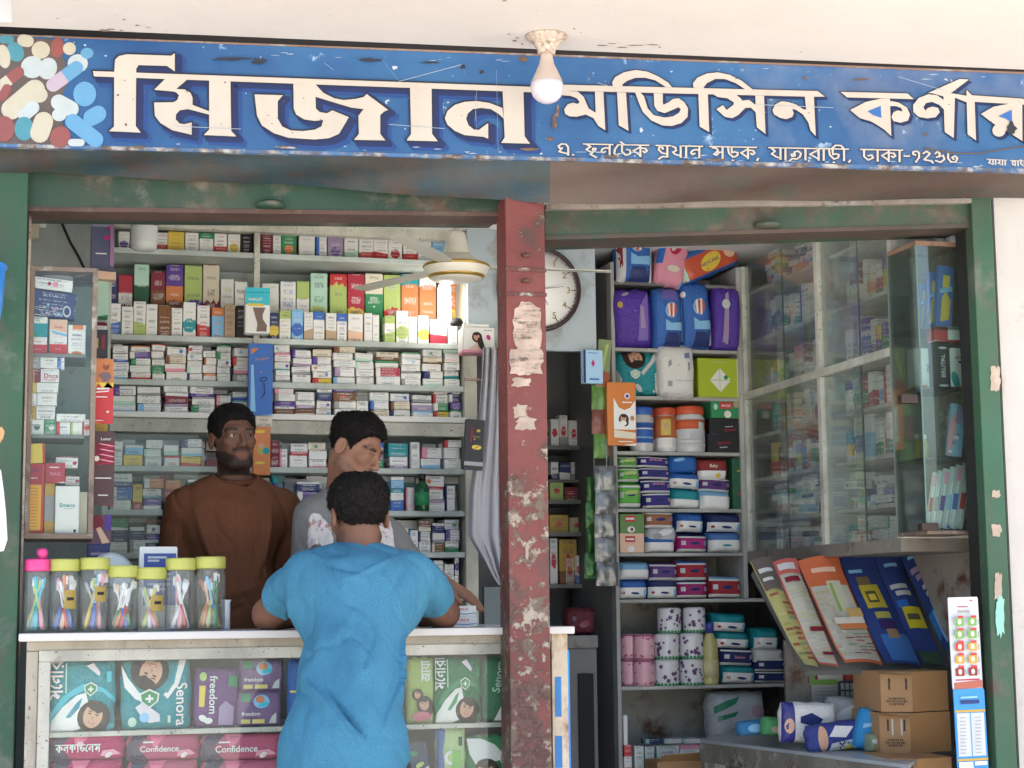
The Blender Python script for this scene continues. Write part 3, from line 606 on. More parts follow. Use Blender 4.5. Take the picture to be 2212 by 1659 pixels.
for u, v, w, h in [(1198, 262, 7, 26), (1188, 300, 12, 6), (1205, 240, 4, 18), (1145, 322, 22, 5), (620, 318, 30, 4), (1545, 345, 26, 4), (1860, 172, 26, 3), (1740, 168, 10, 4), (1130, 128, 12, 8), (300, 318, 20, 4), (1322, 338, 30, 3), (2000, 290, 8, 4), (272, 269, 3, 4)]: blot(mbr, u, v, w, h, SCR, 16)
for k in range(50): blot(mbr, rs.uniform(210, 2212), rs.uniform(130, 330), rs.uniform(.8, 3), rs.uniform(.8, 2.4), SCR)
mbw.build('scratches', sign)['kind'] = 'stuff'; mbr.build('stains', sign)['kind'] = 'stuff'
# loose wire across the lower right of the sign
MB().tube([SG(2270, 310, .016), SG(2195, 318, .014), SG(2110, 332, .012), SG(2060, 331, .012), SG(2010, 322, .012), SG(1995, 320, .01)], .0022, mat('brown_wire', (.1, .07, .05), .6), 6).build('loose_wire', sign)
# printed picture of pills at the left end
mb = MB(); r = random.Random(5); pills = []
pc = lambda *c: mat('pill_%02x%02x%02x' % tuple(int(255 * x) for x in c), c, .4, var=.12, vscale=30)
CR, WH, TE, RE, BLU, PKN = pc(.42, .4, .32), pc(.38, .44, .46), pc(.06, .22, .28), pc(.22, .07, .065), pc(.1, .27, .46), pc(.38, .32, .4)
back = [(-160, 73), (-160, 309), (120, 312), (150, 290), (128, 255), (152, 235), (135, 200), (150, 175), (140, 130), (120, 105), (132, 86)]
mb.prism([SG(u, v, .0018) for u, v in back], -SGN * .001, mat('pill_picture_ground', (.09, .07, .065), .45, var=.4))
def pill(x, y, rx, ry, rot, m, m2=None):
    global pk; pk += 1
    mm = [m, m2 or m]
    if rx / ry < 1.35: pts = [ellipse(x, y, rx, ry, math.radians(rot), 16)]
    else:
        a = math.radians(rot); d = Vector((math.cos(a), math.sin(a))) * (rx - ry); n = Vector((-math.sin(a), math.cos(a))) * ry; c = Vector((x, y))
        arc = lambda s: [c + s * d + Vector((math.cos(t), math.sin(t))) * ry for t in [a + (0 if s > 0 else math.pi) - math.pi / 2 + math.pi * i / 8 for i in range(9)]]
        pts = [arc(1) + [c + n, c - n], arc(-1) + [c - n, c + n]]
    for i, q in enumerate(pts): mb.add([SG(p.x, p.y, .002 + .00011 * pk) for p in q], [list(range(len(q)))], mm[i])
pk = 0
for a in [(14, 85, 16, 9, 0, TE), (55, 88, 18, 13, 10, CR), (33, 112, 18, 22, -30, TE), (88, 108, 20, 19, 0, CR), (124, 103, 15, 22, 5, RE), (8, 122, 14, 26, -10, CR), (150, 105, 14, 14, 0, CR), (70, 145, 25, 24, 0, WH), (103, 148, 20, 24, 20, WH), (20, 172, 38, 12, -38, RE, CR), (168, 137, 22, 20, 0, WH), (140, 165, 46, 15, -36, BLU, PKN), (188, 115, 14, 12, 0, BLU), (50, 215, 55, 22, -40, CR), (85, 205, 18, 17, 0, CR), (10, 200, 20, 10, -60, RE), (183, 203, 25, 27, 0, BLU), (140, 228, 32, 17, 28, WH), (62, 240, 26, 14, -40, WH), (205, 250, 26, 18, -30, BLU), (8, 278, 24, 28, 0, RE), (52, 278, 21, 26, 0, TE), (90, 275, 34, 21, -72, CR), (128, 248, 16, 14, 0, WH), (182, 282, 48, 17, 38, BLU), (130, 296, 22, 24, 30, RE), (165, 308, 18, 8, 0, WH), (-40, 120, 26, 24, 0, BLU), (-60, 200, 40, 18, 40, CR), (-50, 270, 22, 25, 0, WH), (-110, 150, 40, 18, 20, RE, CR), (-115, 240, 25, 25, 0, TE)]: pill(*a)
mb.build('pill_picture', sign)

# ---- stains and cracks on the canopy
mb = MB(); STN = mat('ceiling_stain', (.22, .15, .12), .9); rs = random.Random(8)
def cblot(u, v, w, h, n=9, i=[0]):
    i[0] += 1; pts = [PZ(u + w * math.cos(a) * rs.uniform(.4, 1), v + h * math.sin(a) * rs.uniform(.3, 1), ZC - .0006 - .00003 * (i[0] % 40)) for a in [2 * math.pi * k / n for k in range(n)]]
    c = sum(pts, Vector()) / n; mb.add([c] + pts, [(0, k + 1, (k + 1) % n + 1) for k in range(n)], STN)
for u, v, w, h in [(1118, 82, 7, 2), (1112, 88, 9, 2.5), (1098, 74, 4, 1.5), (1128, 95, 5, 2), (1240, 62, 4, 2), (1255, 70, 3, 1), (1300, 98, 18, 2), (1322, 94, 14, 1.5), (1345, 103, 20, 1.6), (1375, 98, 24, 1.2), (1410, 97, 16, 1.5), (1425, 102, 3, 2), (225, 66, 16, 3), (240, 63, 12, 2.5), (262, 66, 8, 2), (267, 42, 5, 2), (296, 55, 6, 2), (320, 60, 10, 1.5), (125, 40, 5, 1.5), (1730, 112, 5, 1), (1090, 2, 6, 2), (1447, 115, 3, 1)]: cblot(u, v, w, h)
for k in range(60): cblot(rs.uniform(60, 1500), rs.uniform(10, 90), rs.uniform(.5, 1.8), rs.uniform(.4, 1))
mb.build('stains', cv_)['kind'] = 'stuff'
# ---- bulb on the canopy
c0 = PZ(1180, 78, ZC); t = thing('ceiling_bulb', 'white light bulb in a crumbling plaster rose hanging before the sign', 'light bulb', c0)
k = px(c0.y)
MB().lathe([(0, .002), (46 * k, .0), (44 * k, -.006), (30 * k, -.022), (20 * k, -.04), (19 * k, -.052), (0, -.052)], c0, worn('crumbling_plaster', (.5, .42, .34), rust=(.2, .14, .1), under=(.6, .52, .44), lo=.45, hi=.55, scale=40), 24).build('plaster_rose', t)
MB().lathe([(0, -.05), (13.5 * k, -.05), (13 * k, -.062), (16.5 * k, -.085), (25 * k, -.11), (33.5 * k, -.135), (33.6 * k, -.136), (0, -.1365)], c0, mat('bulb_neck', (.5, .42, .38), .4), 28).build('bulb_neck', t)
MB().lathe([(33.8 * k, -.1362), (35.5 * k, -.148), (34.5 * k, -.165), (30 * k, -.18), (22 * k, -.192), (11 * k, -.199), (0, -.2005)], c0, mat('bulb_globe', (.6, .55, .6), .25, spec=.5), 28).build('globe', t)
# ---- things at the left edge of the frame, belonging to the next shop
k = px(-.1)
t = MB().lathe([(0, 0), (.1, 0), (.115, .09), (.12, .19), (.125, .195), (.125, .2), (0, .2)], P(-92, 730, -.15) , mat('blue_plastic', (.03, .2, .6), .3), 28).build('plastic_tub')
tag(t, 'round blue plastic tub at the left edge beside the green post', 'tub')
def outline(name, label, cat, pts, Y, d, m): return tag(MB().prism([P(u, v, Y) for u, v in pts], (0, d, 0), m).build(name), label, cat)
outline('hanging_packet', 'pale snack packet hanging at the left edge beside the green post', 'packet', [(-30, 1010), (2, 1015), (8, 1060), (13, 1110), (16, 1165), (8, 1190), (-30, 1195)], -.12, .02, mat('pale_film', (.6, .58, .62), .3, bump=.4))
outline('hanging_packet', 'orange tipped packet hanging at the left edge above the pale one', 'packet', [(-30, 930), (4, 922), (10, 932), (7, 945), (-4, 962), (-30, 990)], -.12, .02, mat('orange_blue_film', (.55, .28, .12), .3, bump=.4))
# ================================================================== LEFT BAY: shelves, showcase, counter
YS = 1.5                                          # front edge of the back shelves
def zv(u, v, Y): return P(u, v, Y).z
ORD = ['first', 'second', 'third', 'fourth', 'fifth', 'sixth', 'seventh', 'eighth', 'ninth', 'tenth', 'eleventh', 'twelfth', 'thirteenth', 'fourteenth', 'fifteenth', 'sixteenth', 'seventeenth', 'eighteenth', 'nineteenth', 'twentieth', '21st', '22nd', '23rd', '24th', '25th', '26th', '27th', '28th', '29th', '30th', '31st', '32nd', '33rd', '34th', '35th']
unit = thing('wall_shelves', 'tall grey white shelf unit packed with medicine boxes behind the counter', 'shelves', P(620, 1400, YS))
xa, xm, xb = P(236, 900, YS).x, P(552, 900, YS).x, P(1003, 900, YS).x
x2 = P(1030, 900, YS).x
MB().box((xa, YS + .3, 0), (xb, YS + .32, zv(620, 440, YS)), worn('pale_back_board', (.42, .5, .49), scale=3, grime=.25)).build('back_panel', unit)
MB().box((xa - .02, YS + .0, 0), (xa, YS + .3, zv(620, 470, YS)), SHELFPAINT).build('side_panel', unit)
MB().box((xb, YS - .01, 0), (x2, YS + .3, zv(1015, 455, YS)), AGED, .004).build('upright', unit)
MB().box((xm - .011, YS - .012, zv(552, 893, YS)), (xm + .011, YS + .02, zv(552, 492, YS)), AGED, .002).build('upright', unit)
SHELFV = [549, 732, 826, 896, 1009, 1102, 1193, 1288, 1390]
SZ = [zv(620, v, YS) for v in SHELFV]
for i, z in enumerate(SZ):
    if i == 3: continue
    MB().box((xa, YS, z - .021), (xb, YS + .3, z), SHELFPAINT, .003).build('shelf', unit)
mb = MB().box((xa, YS - .03, SZ[3] - .022), (xb + .01, YS + .3, SZ[3]), mat('white_rail', (.74, .74, .7), .4), .004)
mb.box((xa, YS - .012, zv(620, 938, YS)), (xb, YS + .02, SZ[3] - .023), AGED, .003); mb.build('ledge', unit)
MB().box((xa, YS - .03, zv(620, 507, YS)), (xb, YS + .02, zv(620, 478, YS)), AGED, .004).build('top_rail', unit)
MB().box((xa, YS, zv(620, 480, YS)), (xb, YS + .3, zv(620, 477, YS)), SHELFPAINT).build('top_board', unit)

BOXC = 0
def auto_label(c, what, how, where):
    return '%s %s with %s, %s' % (cw(c), what, how, where)
def row_boxes(name, what, items, Y, dep, zb, where, group):
    for i, (u0, v0, u1, c1, c2, c3, sty) in enumerate(items):
        v1 = v0 + 40; b = t = l = 0; circ = (.5, .55, 0); how = cw(c2) + ' lettering'
        if 'b' in sty: b = .38; how = cw(c2) + ' lower half'
        if 't' in sty: t = .28; how = cw(c2) + ' top band'
        if 'l' in sty: l = .3; how = cw(c2) + ' left stripe'
        if 'o' in sty: circ = (.5, .34, .2); how = cw(c3) + ' emblem' + (' and ' + how if sty != 'o' else '')
        if 'q' in sty: circ = (.5, .6, .26)
        o = printed(name, auto_label(c1, what, how, '%s along %s' % (ORD[i], where)), 'box', u0, v0, u1, v1, Y, dep, (c1, c2, c3), b, t, l, circ, 11 if 'x' not in sty else 7, .6, group=group, rot=random.uniform(-.06, .06))
        top = P((u0 + u1) / 2, v0, Y).z; o.location.z = zb; o.scale.z = max(.03, top - zb); o['txt'] = (9., .6, o.scale.x / o.scale.z)
G1 = 'medicine cartons standing on the back shelves'
row_boxes('medicine_carton', 'carton', [(256, 500, 280, 'white', 'grey', 'purple', 'o'), (338, 502, 362, 'white', 'red', 'red', 'b'), (363, 500, 398, 'yellow', 'ochre', 'red', ''), (400, 502, 429, 'white', 'grey', 'blue', ''), (431, 503, 461, 'white', 'green', 'lime', 't'), (463, 504, 490, 'white', 'red', 'red', 'b'), (492, 505, 519, 'white', 'yellow', 'yellow', 'o'), (521, 506, 544, 'black', 'navy', 'grey', '')], YS + .06, .07, SZ[0], 'top left shelf', G1)
row_boxes('medicine_carton', 'carton', [(564, 507, 589, 'maroon', 'crimson', 'red', ''), (590, 508, 607, 'white', 'grey', 'red', ''), (608, 508, 640, 'green', 'dkgreen', 'orange', 'o'), (646, 509, 680, 'white', 'grey', 'red', ''), (683, 510, 706, 'white', 'blue', 'red', 'l'), (708, 512, 742, 'lilac', 'white', 'purple', 'o'), (744, 514, 774, 'white', 'mint', 'red', 'b'), (776, 515, 807, 'white', 'red', 'red', 'b'), (808, 516, 838, 'white', 'red', 'red', 'b'), (839, 516, 869, 'white', 'crimson', 'crimson', 'o'), (871, 518, 901, 'white', 'red', 'red', 'b'), (903, 519, 932, 'white', 'grey', 'red', ''), (934, 520, 962, 'sky', 'white', 'blue', ''), (966, 521, 994, 'white', 'sky', 'blue', '')], YS + .06, .07, SZ[0], 'top right shelf', G1)
row_boxes('medicine_carton', 'carton', [(255, 512, 278, 'white', 'grey', 'blue', '')][:0], YS, .05, SZ[0], '', G1)
row_boxes('syrup_carton', 'carton', [(236, 590, 254, 'navy', 'sky', 'blue', 'o'), (256, 594, 286, 'white', 'crimson', 'maroon', 'to'), (290, 571, 322, 'dkgreen', 'mint', 'green', 't'), (326, 586, 357, 'brown', 'maroon', 'orange', 't'), (359, 572, 396, 'orange', 'purple', 'brown', 'to'), (399, 573, 437, 'lime', 'yellow', 'purple', 'o'), (439, 572, 474, 'cream', 'crimson', 'maroon', 'o'), (477, 602, 505, 'white', 'lime', 'red', 'b'), (507, 608, 534, 'white', 'orange', 'brown', 'b')], YS + .14, .09, SZ[1], 'second left shelf, back row', G1)
row_boxes('syrup_carton', 'carton', [(566, 612, 602, 'white', 'lime', 'green', ''), (606, 608, 639, 'white', 'blue', 'red', 'b'), (641, 607, 668, 'white', 'lime', 'green', 't'), (671, 590, 707, 'mint', 'green', 'lime', 'bo'), (713, 592, 749, 'red', 'yellow', 'lime', 'q'), (751, 592, 787, 'crimson', 'pink', 'yellow', 'o'), (789, 591, 827, 'green', 'cream', 'white', 't'), (829, 594, 865, 'lime', 'mint', 'red', 'o'), (867, 592, 904, 'teal', 'mint', 'orange', 'qb'), (906, 594, 942, 'white', 'grey', 'orange', 'q'), (958, 598, 990, 'orange', 'cream', 'yellow', 'o')], YS + .14, .09, SZ[1], 'second right shelf, back row', G1)
row_boxes('syrup_carton', 'carton', [(232, 655, 261, 'white', 'blue', 'sky', 'b'), (263, 662, 288, 'white', 'grey', 'blue', ''), (289, 651, 315, 'white', 'lime', 'lime', 'b'), (316, 657, 340, 'white', 'mint', 'orange', ''), (342, 659, 370, 'brown', 'maroon', 'red', ''), (371, 665, 394, 'white', 'grey', 'blue', ''), (396, 653, 423, 'white', 'mint', 'teal', 'o'), (426, 660, 453, 'white', 'red', 'red', 'b'), (458, 664, 484, 'sky', 'orange', 'blue', 't'), (485, 658, 508, 'tan', 'brown', 'brown', ''), (510, 660, 531, 'black', 'brown', 'brown', '')], YS + .03, .06, SZ[1], 'second left shelf, front row', G1)
row_boxes('syrup_carton', 'carton', [(583, 676, 602, 'navy', 'blue', 'yellow', 'o'), (604, 671, 628, 'white', 'lime', 'green', 't'), (630, 668, 655, 'sky', 'white', 'blue', 'o'), (657, 674, 676, 'white', 'tan', 'orange', 'b'), (677, 673, 701, 'white', 'blue', 'blue', 't'), (704, 676, 727, 'white', 'tan', 'brown', 'b'), (728, 677, 749, 'white', 'blue', 'blue', 't'), (752, 678, 784, 'white', 'peach', 'red', 'b'), (787, 676, 804, 'white', 'sky', 'red', ''), (805, 680, 819, 'white', 'mint', 'red', ''), (831, 682, 853, 'white', 'lime', 'blue', 'bt'), (856, 671, 881, 'white', 'grey', 'lime', 'o'), (882, 684, 901, 'white', 'mint', 'red', ''), (903, 682, 926, 'white', 'peach', 'yellow', 'o'), (929, 690, 965, 'white', 'crimson', 'red', 'b'), (968, 692, 988, 'white', 'blue', 'blue', '')], YS + .03, .06, SZ[1], 'second right shelf, front row', G1)
# cartons lying on top of the unit
for i, (u0, u1, c, c2) in enumerate([(262, 300, 'grey', 'white'), (300, 405, 'cream', 'yellow'), (470, 505, 'cream', 'brown'), (518, 557, 'white', 'grey'), (570, 606, 'white', 'blue')]):
    o = printed('medicine_carton', '%s carton lying on the top board of the shelves, %s from the left' % (cw(c), ORD[i]), 'box', u0, 456, u1, 476, YS + .05, .1, (c, c2, 'blue'), 0, 0, 0, (.3, .5, .1), 3, .7, group='cartons on top of the shelves', z0=zv(620, 477, YS))

# small medicine boxes stacked on the lower shelves
HUES = [('white', 'blue'), ('white', 'red'), ('white', 'sky'), ('white', 'green'), ('white', 'grey'), ('white', 'navy'), ('white', 'teal'), ('white', 'pink'), ('white', 'mint'), ('white', 'grey'), ('cream', 'brown'), ('white', 'purple'), ('white', 'lilac'), ('white', 'orange')]
STRONG = [('blue', 'white'), ('navy', 'white'), ('teal', 'white'), ('purple', 'white'), ('crimson', 'white'), ('brown', 'cream'), ('green', 'white'), ('orange', 'white'), ('sky', 'white'), ('maroon', 'white'), ('yellow', 'red'), ('lilac', 'white')]
LAYER = ['bottom layer', 'second layer', 'third layer', 'fourth layer', 'fifth layer']
NAMES = {2: 'third shelf', 3: 'fourth shelf', 4: 'fifth shelf', 5: 'sixth shelf', 6: 'seventh shelf', 7: 'eighth shelf'}
GM = 'small medicine boxes stacked on the back shelves'
NBOX = [0]
def stack_boxes(si, side, u0, u1, hmin, hmax, wmin, wmax, vtop, strong=.25, upright=.15, Y=None, zb=None, where=None, name='medicine_box', group=GM, rnd=random.Random(11)):
    Y = YS + .02 if Y is None else Y; zb = SZ[si] if zb is None else zb; z = zb; lay = 0; k = px(Y)
    ztop = P((u0 + u1) / 2, vtop, Y).z; prev = None
    x0, x1 = P(u0, 900, Y).x, P(u1, 900, Y).x
    x = x0; colno = 0
    while x < x1 - wmin * k * .6:                  # columns of boxes
        w = min(rnd.uniform(wmin, wmax) * k, x1 - x); z = zb; lay = 0; up = rnd.random() < upright
        hh = rnd.uniform(hmin, hmax) * k * (2.2 if up else 1)
        lim = zb + (ztop - zb) * rnd.uniform(.9, 1.1)
        if up: w *= .62
        while z + hh * .7 < lim and lay < 5:
            h = hh * rnd.uniform(.85, 1.15)
            h = min(h, ztop + .006 - z)
            (c1, c2) = rnd.choice(STRONG if rnd.random() < strong else HUES); c3 = rnd.choice(['red', 'blue', 'green', 'orange', 'purple', 'sky'])
            o = bpy.data.objects.new(name, UNIT['box']); COL.objects.link(o)
            ww = w * rnd.uniform(.9, 1.0); dep = rnd.uniform(.06, .1)
            o.location = (x + w / 2 + rnd.uniform(-.003, .003), Y + rnd.uniform(0, .02), z); o.scale = (ww - .002, dep, h - .0015)
            o.rotation_euler = (0, rnd.choice([0, 0, 0, rnd.uniform(-.05, .05)]), rnd.uniform(-.14, .14))
            sty = rnd.random(); b = t = l = 0; circ = (.5, .5, 0); how = cw(c2) + ' print'
            if sty < .3: l = rnd.uniform(.15, .35); how = cw(c2) + ' end band'
            elif sty < .5: b = rnd.uniform(.25, .45); how = cw(c2) + ' lower band'
            elif sty < .65: t = rnd.uniform(.2, .35); how = cw(c2) + ' upper band'
            elif sty < .8: circ = (rnd.uniform(.15, .85), .5, .22); how = cw(c3) + ' dot'
            dress(o, '%s medicine box with %s, %s column, %s, %s' % (cw(c1), how, ORD[min(colno, 34)], LAYER[lay], where or (side + ' ' + NAMES[si])), 'medicine box', group, (c1, c2, c3), b, t, l, circ, rnd.choice([3, 4, 5]), .75, ww / h)
            z += h; lay += 1; NBOX[0] += 1
        x += w + rnd.choice([.001, .001, .004]); colno += 1
stack_boxes(2, 'left', 240, 537, 14, 18, 26, 42, 744, .1); stack_boxes(2, 'right', 592, 998, 14, 18, 32, 54, 746, .1)
stack_boxes(3, 'left', 240, 535, 16, 21, 30, 55, 834, .12, .2); stack_boxes(3, 'right', 592, 998, 14, 19, 32, 52, 836, .2, .2)
stack_boxes(4, 'left', 240, 452, 18, 24, 28, 44, 950, .3); stack_boxes(4, 'mid', 584, 708, 18, 24, 28, 44, 952, .35); stack_boxes(4, 'right', 838, 998, 20, 26, 32, 50, 952, .12)
stack_boxes(5, 'left', 240, 400, 18, 24, 28, 44, 1026, .4, .3); stack_boxes(5, 'right', 845, 998, 19, 25, 26, 40, 1030, .35, .5)
stack_boxes(6, 'left', 240, 375, 19, 25, 28, 44, 1124, .35); stack_boxes(6, 'right', 850, 998, 18, 25, 26, 40, 1122, .3, .45)
stack_boxes(7, 'left', 240, 350, 19, 25, 30, 44, 1214, .35); stack_boxes(7, 'right', 935, 998, 18, 24, 22, 30, 1208, .25, .3)
stack_boxes(4, 'inner', 715, 830, 19, 25, 32, 50, 952, .2); stack_boxes(5, 'middle', 640, 800, 19, 26, 34, 52, 1030, .35, .3); stack_boxes(6, 'middle', 420, 800, 20, 27, 40, 60, 1128, .3, .2)
stack_boxes(5, 'inner', 405, 520, 19, 26, 34, 52, 1030, .35, .3)
# the mass of boxes pushed in behind the front ones
mb = MB(); rk = random.Random(31); bm_ = [flat(c, .6) for c in ((.7, .72, .69), (.64, .67, .66), (.72, .71, .66), (.58, .62, .63), (.25, .3, .42), (.4, .16, .16), (.2, .38, .36), (.6, .55, .6), (.5, .42, .3))]
for si, vt in ((2, 744), (3, 836), (4, 948), (5, 1022), (6, 1116), (7, 1207)):
    zt_, zb_ = zv(620, vt, YS), SZ[si]
    for dpt in (.1, .19):
        x = xa + .005
        while x < xb - .05:
            w = rk.uniform(.045, .085); z = zb_
            while z < zt_ - .012:
                h = min(rk.uniform(.022, .036), zt_ - z); m_ = bm_[0 if rk.random() < .4 else rk.randrange(len(bm_))]; t_ = rk.uniform(-.004, .004); dy = rk.uniform(0, .02)
                if rk.random() < .93: mb.box((x + t_, YS + dpt + dy, z), (x + w - .002 + t_, YS + dpt + dy + .07, z + h - .0012), m_)
                z += h
            x += w
tag(mb.build('medicine_boxes'), 'crammed rows of small medicine boxes pushed in behind the front ones on the shelves', 'medicine boxes', kind='stuff')
# bottles on the sixth shelf
def bottle(name, label, cat, u, v0, v1, w, Y, body, cap, lab=None, zb=None, group=None):
    b = P(u, v1, Y); k = px(Y); h = P(u, v0, Y).z - b.z; r = w * k / 2
    if zb is not None: b.z = zb
    t = thing(name, label, cat, b, group)
    MB().lathe([(0, 0), (r * .92, 0), (r, .006), (r, h * .58), (r * .85, h * .68), (r * .42, h * .78), (r * .4, h * .84), (0, h * .84)], b, body, 20).build('bottle', t)
    MB().lathe([(0, h * .82), (r * .5, h * .82), (r * .5, h * .99), (r * .45, h), (0, h)], b, cap, 16).build('cap', t)
    if lab: MB().lathe([(r * 1.012, h * .14), (r * 1.012, h * .5)], b, lab, 20).build('label', t)
    return t
ob = mat('amber_glass', (.1, .03, .01), .1); gb = mat('dark_green_glass', (.01, .08, .03), .1)
bottle('syrup_bottle', 'dark green syrup bottle with green label on the sixth shelf behind the customer', 'bottle', 912, 1022, 1101, 30, YS - .0, gb, mat('black_cap', 'black', .4), flat('green'), SZ[5])
bottle('syrup_bottle', 'small pale bottle with white cap and teal top on the sixth shelf', 'bottle', 592, 1030, 1101, 24, YS, mat('violet_plastic', 'purple', .3), flat('teal'), flat('white'), SZ[5])

# ---- things hung on or before the shelves
def hang(name, label, cat, u0, v0, u1, v1, Y, dep, c, shapes=(), kind='box', **kw):
    o = printed(name, label, cat, u0, v0, u1, v1, Y, dep, c, kind=kind, **kw)
    if shapes: deco(o, shapes, kind != 'box')
    return o
hang('support_box', 'turquoise and white knee support box hanging on the middle upright', 'box', 530, 621, 583, 720, YS - .1, .05, ('white', 'aqua', 'tan'), [('p', [(0, .62), (1, .62), (1, 1), (0, 1)], 'aqua'), ('p', [(0, .88), (1, .88), (1, .9), (0, .9)], 'teal'), ('p', [(.1, .59), (.75, .59), (.75, .65), (.1, .65)], 'yellow'), ('p', [(.3, .56), (.82, .56), (.7, .4), (.72, .3), (.88, .18), (.86, .04), (.45, .04), (.5, .2), (.4, .38)], (.2, .14, .12)), ('t', 'ANKLET', .4, .74, .16, 0, 'white')], dens=.0)
hang('blue_display_strip', 'tall blue cream display carton hanging on the middle upright', 'carton', 537, 742, 589, 897, YS - .1, .03, ('blue', 'sky', 'orange'), [('p', [(.1, .93), (.42, .93), (.1, .84)], 'orange'), ('p', [(.08, .05), (.3, .05), (.2, .7), (.1, .7)], 'sky'), ('t', 'X-cream', .55, .79, .17, 10, (.5, .3, .2)), ('e', .62, .5, .16, .1, 20, 'navy'), ('e', .62, .5, .11, .06, 20, 'blue'), ('p', [(.6, .45), (.66, .45), (.7, .3), (.5, .22), (.66, .32)], 'navy')], dens=.0)
hang('cartons_strip', 'cream strip with printed lines below the tall blue display carton', 'strip', 552, 898, 588, 922, YS - .08, .03, ('cream', 'brown', 'blue'), rows=4, dens=.9)
hang('powder_carton', 'orange carton with painted children hanging behind the brown shirted man', 'carton', 547, 922, 584, 1026, YS - .12, .04, ('orange', 'orange', 'yellow'), [('e', .4, .9, .3, .1, 0, 'yellow'), ('e', .55, .52, .35, .28, 0, (.5, .4, .1)), ('e', .45, .6, .17, .17, 0, 'skin'), ('e', .75, .5, .2, .2, 0, 'teal'), ('e', .4, .25, .3, .08, 0, 'yellow')], dens=.0)
hang('tissue_box', 'white and pink tissue box with a printed woman hanging at the right upright', 'box', 1001, 707, 1068, 762, YS - .14, .09, ('white', 'pink', 'pink'), [('p', [(0, 0), (1, 0), (1, .1), (0, .1)], 'pink'), ('p', [(.08, .1), (.35, .3), (.45, .5), (.55, .5), (.62, .3), (.85, .1)], (.75, .55, .5)), ('face', .42, .62, .13, 15), ('e', .55, .35, .09, .2, 20, 'hair'), ('e', .8, .6, .06, .09, 20, 'magenta'), ('t', 'facial tissue', .78, .88, .06, 0, 'black')], b=.08, dens=.0)
hang('box_flap', 'open white lid of the tissue box at the right upright', 'flap', 1001, 700, 1056, 709, YS - .12, .02, ('white', 'grey', 'grey'), dens=0)
hang('black_packet', 'black packet with a round yellow emblem hanging before the grey curtain', 'packet', 1001, 906, 1042, 1015, 1.12, .02, ('black', 'navy', 'yellow'), [('e', .68, .78, .1, .08, 0, 'ochre'), ('e', .62, .45, .25, .12, 0, 'yellow'), ('e', .62, .45, .17, .07, 30, 'ochre'), ('p', [(.25, .55), (.35, .55), (.4, .85), (.3, .85)], 'maroon'), ('p', [(0, .08), (1, .08), (1, .16), (0, .16)], 'grey'), ('t', 'Premium', .6, .66, .1, 0, 'ochre')], kind='box', tilt=.06, dens=0)
# row of hanging strips beside the left showcase
YH = .42
hang('hanging_strip', 'dark purple carton with pink flowers hanging above the left showcase', 'carton', 197, 452, 247, 588, 1.2, .06, (( .1, .11, .2), 'grey', 'magenta'), [('p', [(0, .72), (1, .72), (1, 1), (0, 1)], (.3, .3, .38)), *[('e', x, y, .13, .09, a, 'magenta') for x, y, a in [(.2, .97, 0), (.5, .93, 20), (.65, .85, -30), (.3, .8, 10), (.85, .8, 40), (.8, .7, 0), (.65, .55, 10), (.85, .53, 0)]], ('p', [(.82, .1), (1, .1), (1, 1), (.82, 1)], (.35, .2, .33)), ('p', [(.2, .28), (.68, .28), (.68, .3), (.2, .3)], 'white')], dens=0)
hang('torn_box', 'pale pink torn box end sticking out below the purple carton', 'box', 206, 586, 250, 603, 1.15, .06, ('peach', 'cream', 'cream'), dens=.1, tilt=.06)
hang('mint_tube_box', 'pale mint upright box beside the left showcase', 'box', 209, 600, 234, 686, 1.2, .05, ('mint', 'green', 'green'), b=.05, dens=.1)
hang('white_pouch', 'small white pouch between the mint box and the black packet', 'pouch', 206, 695, 232, 716, 1.15, .03, ('white', 'maroon', 'red'), t=.4, dens=.3, kind='pack')
hang('black_pouch', 'black pouch with yellow lettering hanging beside the left showcase', 'pouch', 205, 712, 233, 772, .4, .012, ('black', 'maroon', 'yellow'), [('t', 'Salcool', .16, .5, .28, 90, 'yellow'), ('p', [(.5, .3), (.75, .3), (.75, .8), (.5, .8)], 'maroon')], dens=0)
hang('sachet_strip', 'orange and red sachet strip with a flame picture hanging beside the left showcase', 'sachet strip', 203, 775, 245, 915, .38, .01, ('red', 'orange', 'orange'), [('p', [(0, .62), (1, .62), (1, 1), (0, 1)], (.55, .2, .08)), ('e', .6, .88, .17, .2, 0, (.25, .08, .05)), ('e', .6, .93, .1, .12, 0, 'orange'), ('e', .55, .72, .34, .26, 10, (.2, .13, .15)), ('e', .3, .66, .1, .2, 20, 'orange'), ('p', [(.0, .5), (.2, .62), (.45, .54), (.7, .64), (1, .55), (1, .63), (0, .63)], 'yellow'), ('p', [(.1, .47), (.75, .49), (.8, .55), (.15, .55)], 'white'), ('p', [(.1, .49), (.75, .51), (.74, .53), (.12, .515)], 'red'), ('e', .72, .18, .07, .06, 0, 'white'), ('p', [(.08, .4), (.7, .4), (.7, .415), (.08, .415)], 'white'), ('p', [(.1, .04), (.5, .04), (.5, .05), (.1, .05)], 'white')], dens=0)
hang('sachet_strip', 'dark maroon sachet strip with rippled pink picture hanging below the red one', 'sachet strip', 204, 932, 247, 1092, .38, .01, ((.08, .035, .035), 'maroon', 'pink'), [('p', [(0, .55), (1, .55), (1, .85), (0, .85)], 'maroon'), *[('e', .6, .57 + .035 * i, .42, .035, 10 * (-1) ** i, 'pink' if i % 2 else 'crimson') for i in range(8)], ('t', 'Luxur', .55, .9, .22, 0, 'white'), ('p', [(.05, .36), (.85, .36), (.85, .375), (.05, .375)], 'white'), ('p', [(.2, .13), (.7, .13), (.7, .145), (.2, .145)], 'white'), ('e', .1, .63, .14, .14, 0, 'cream')], dens=0)
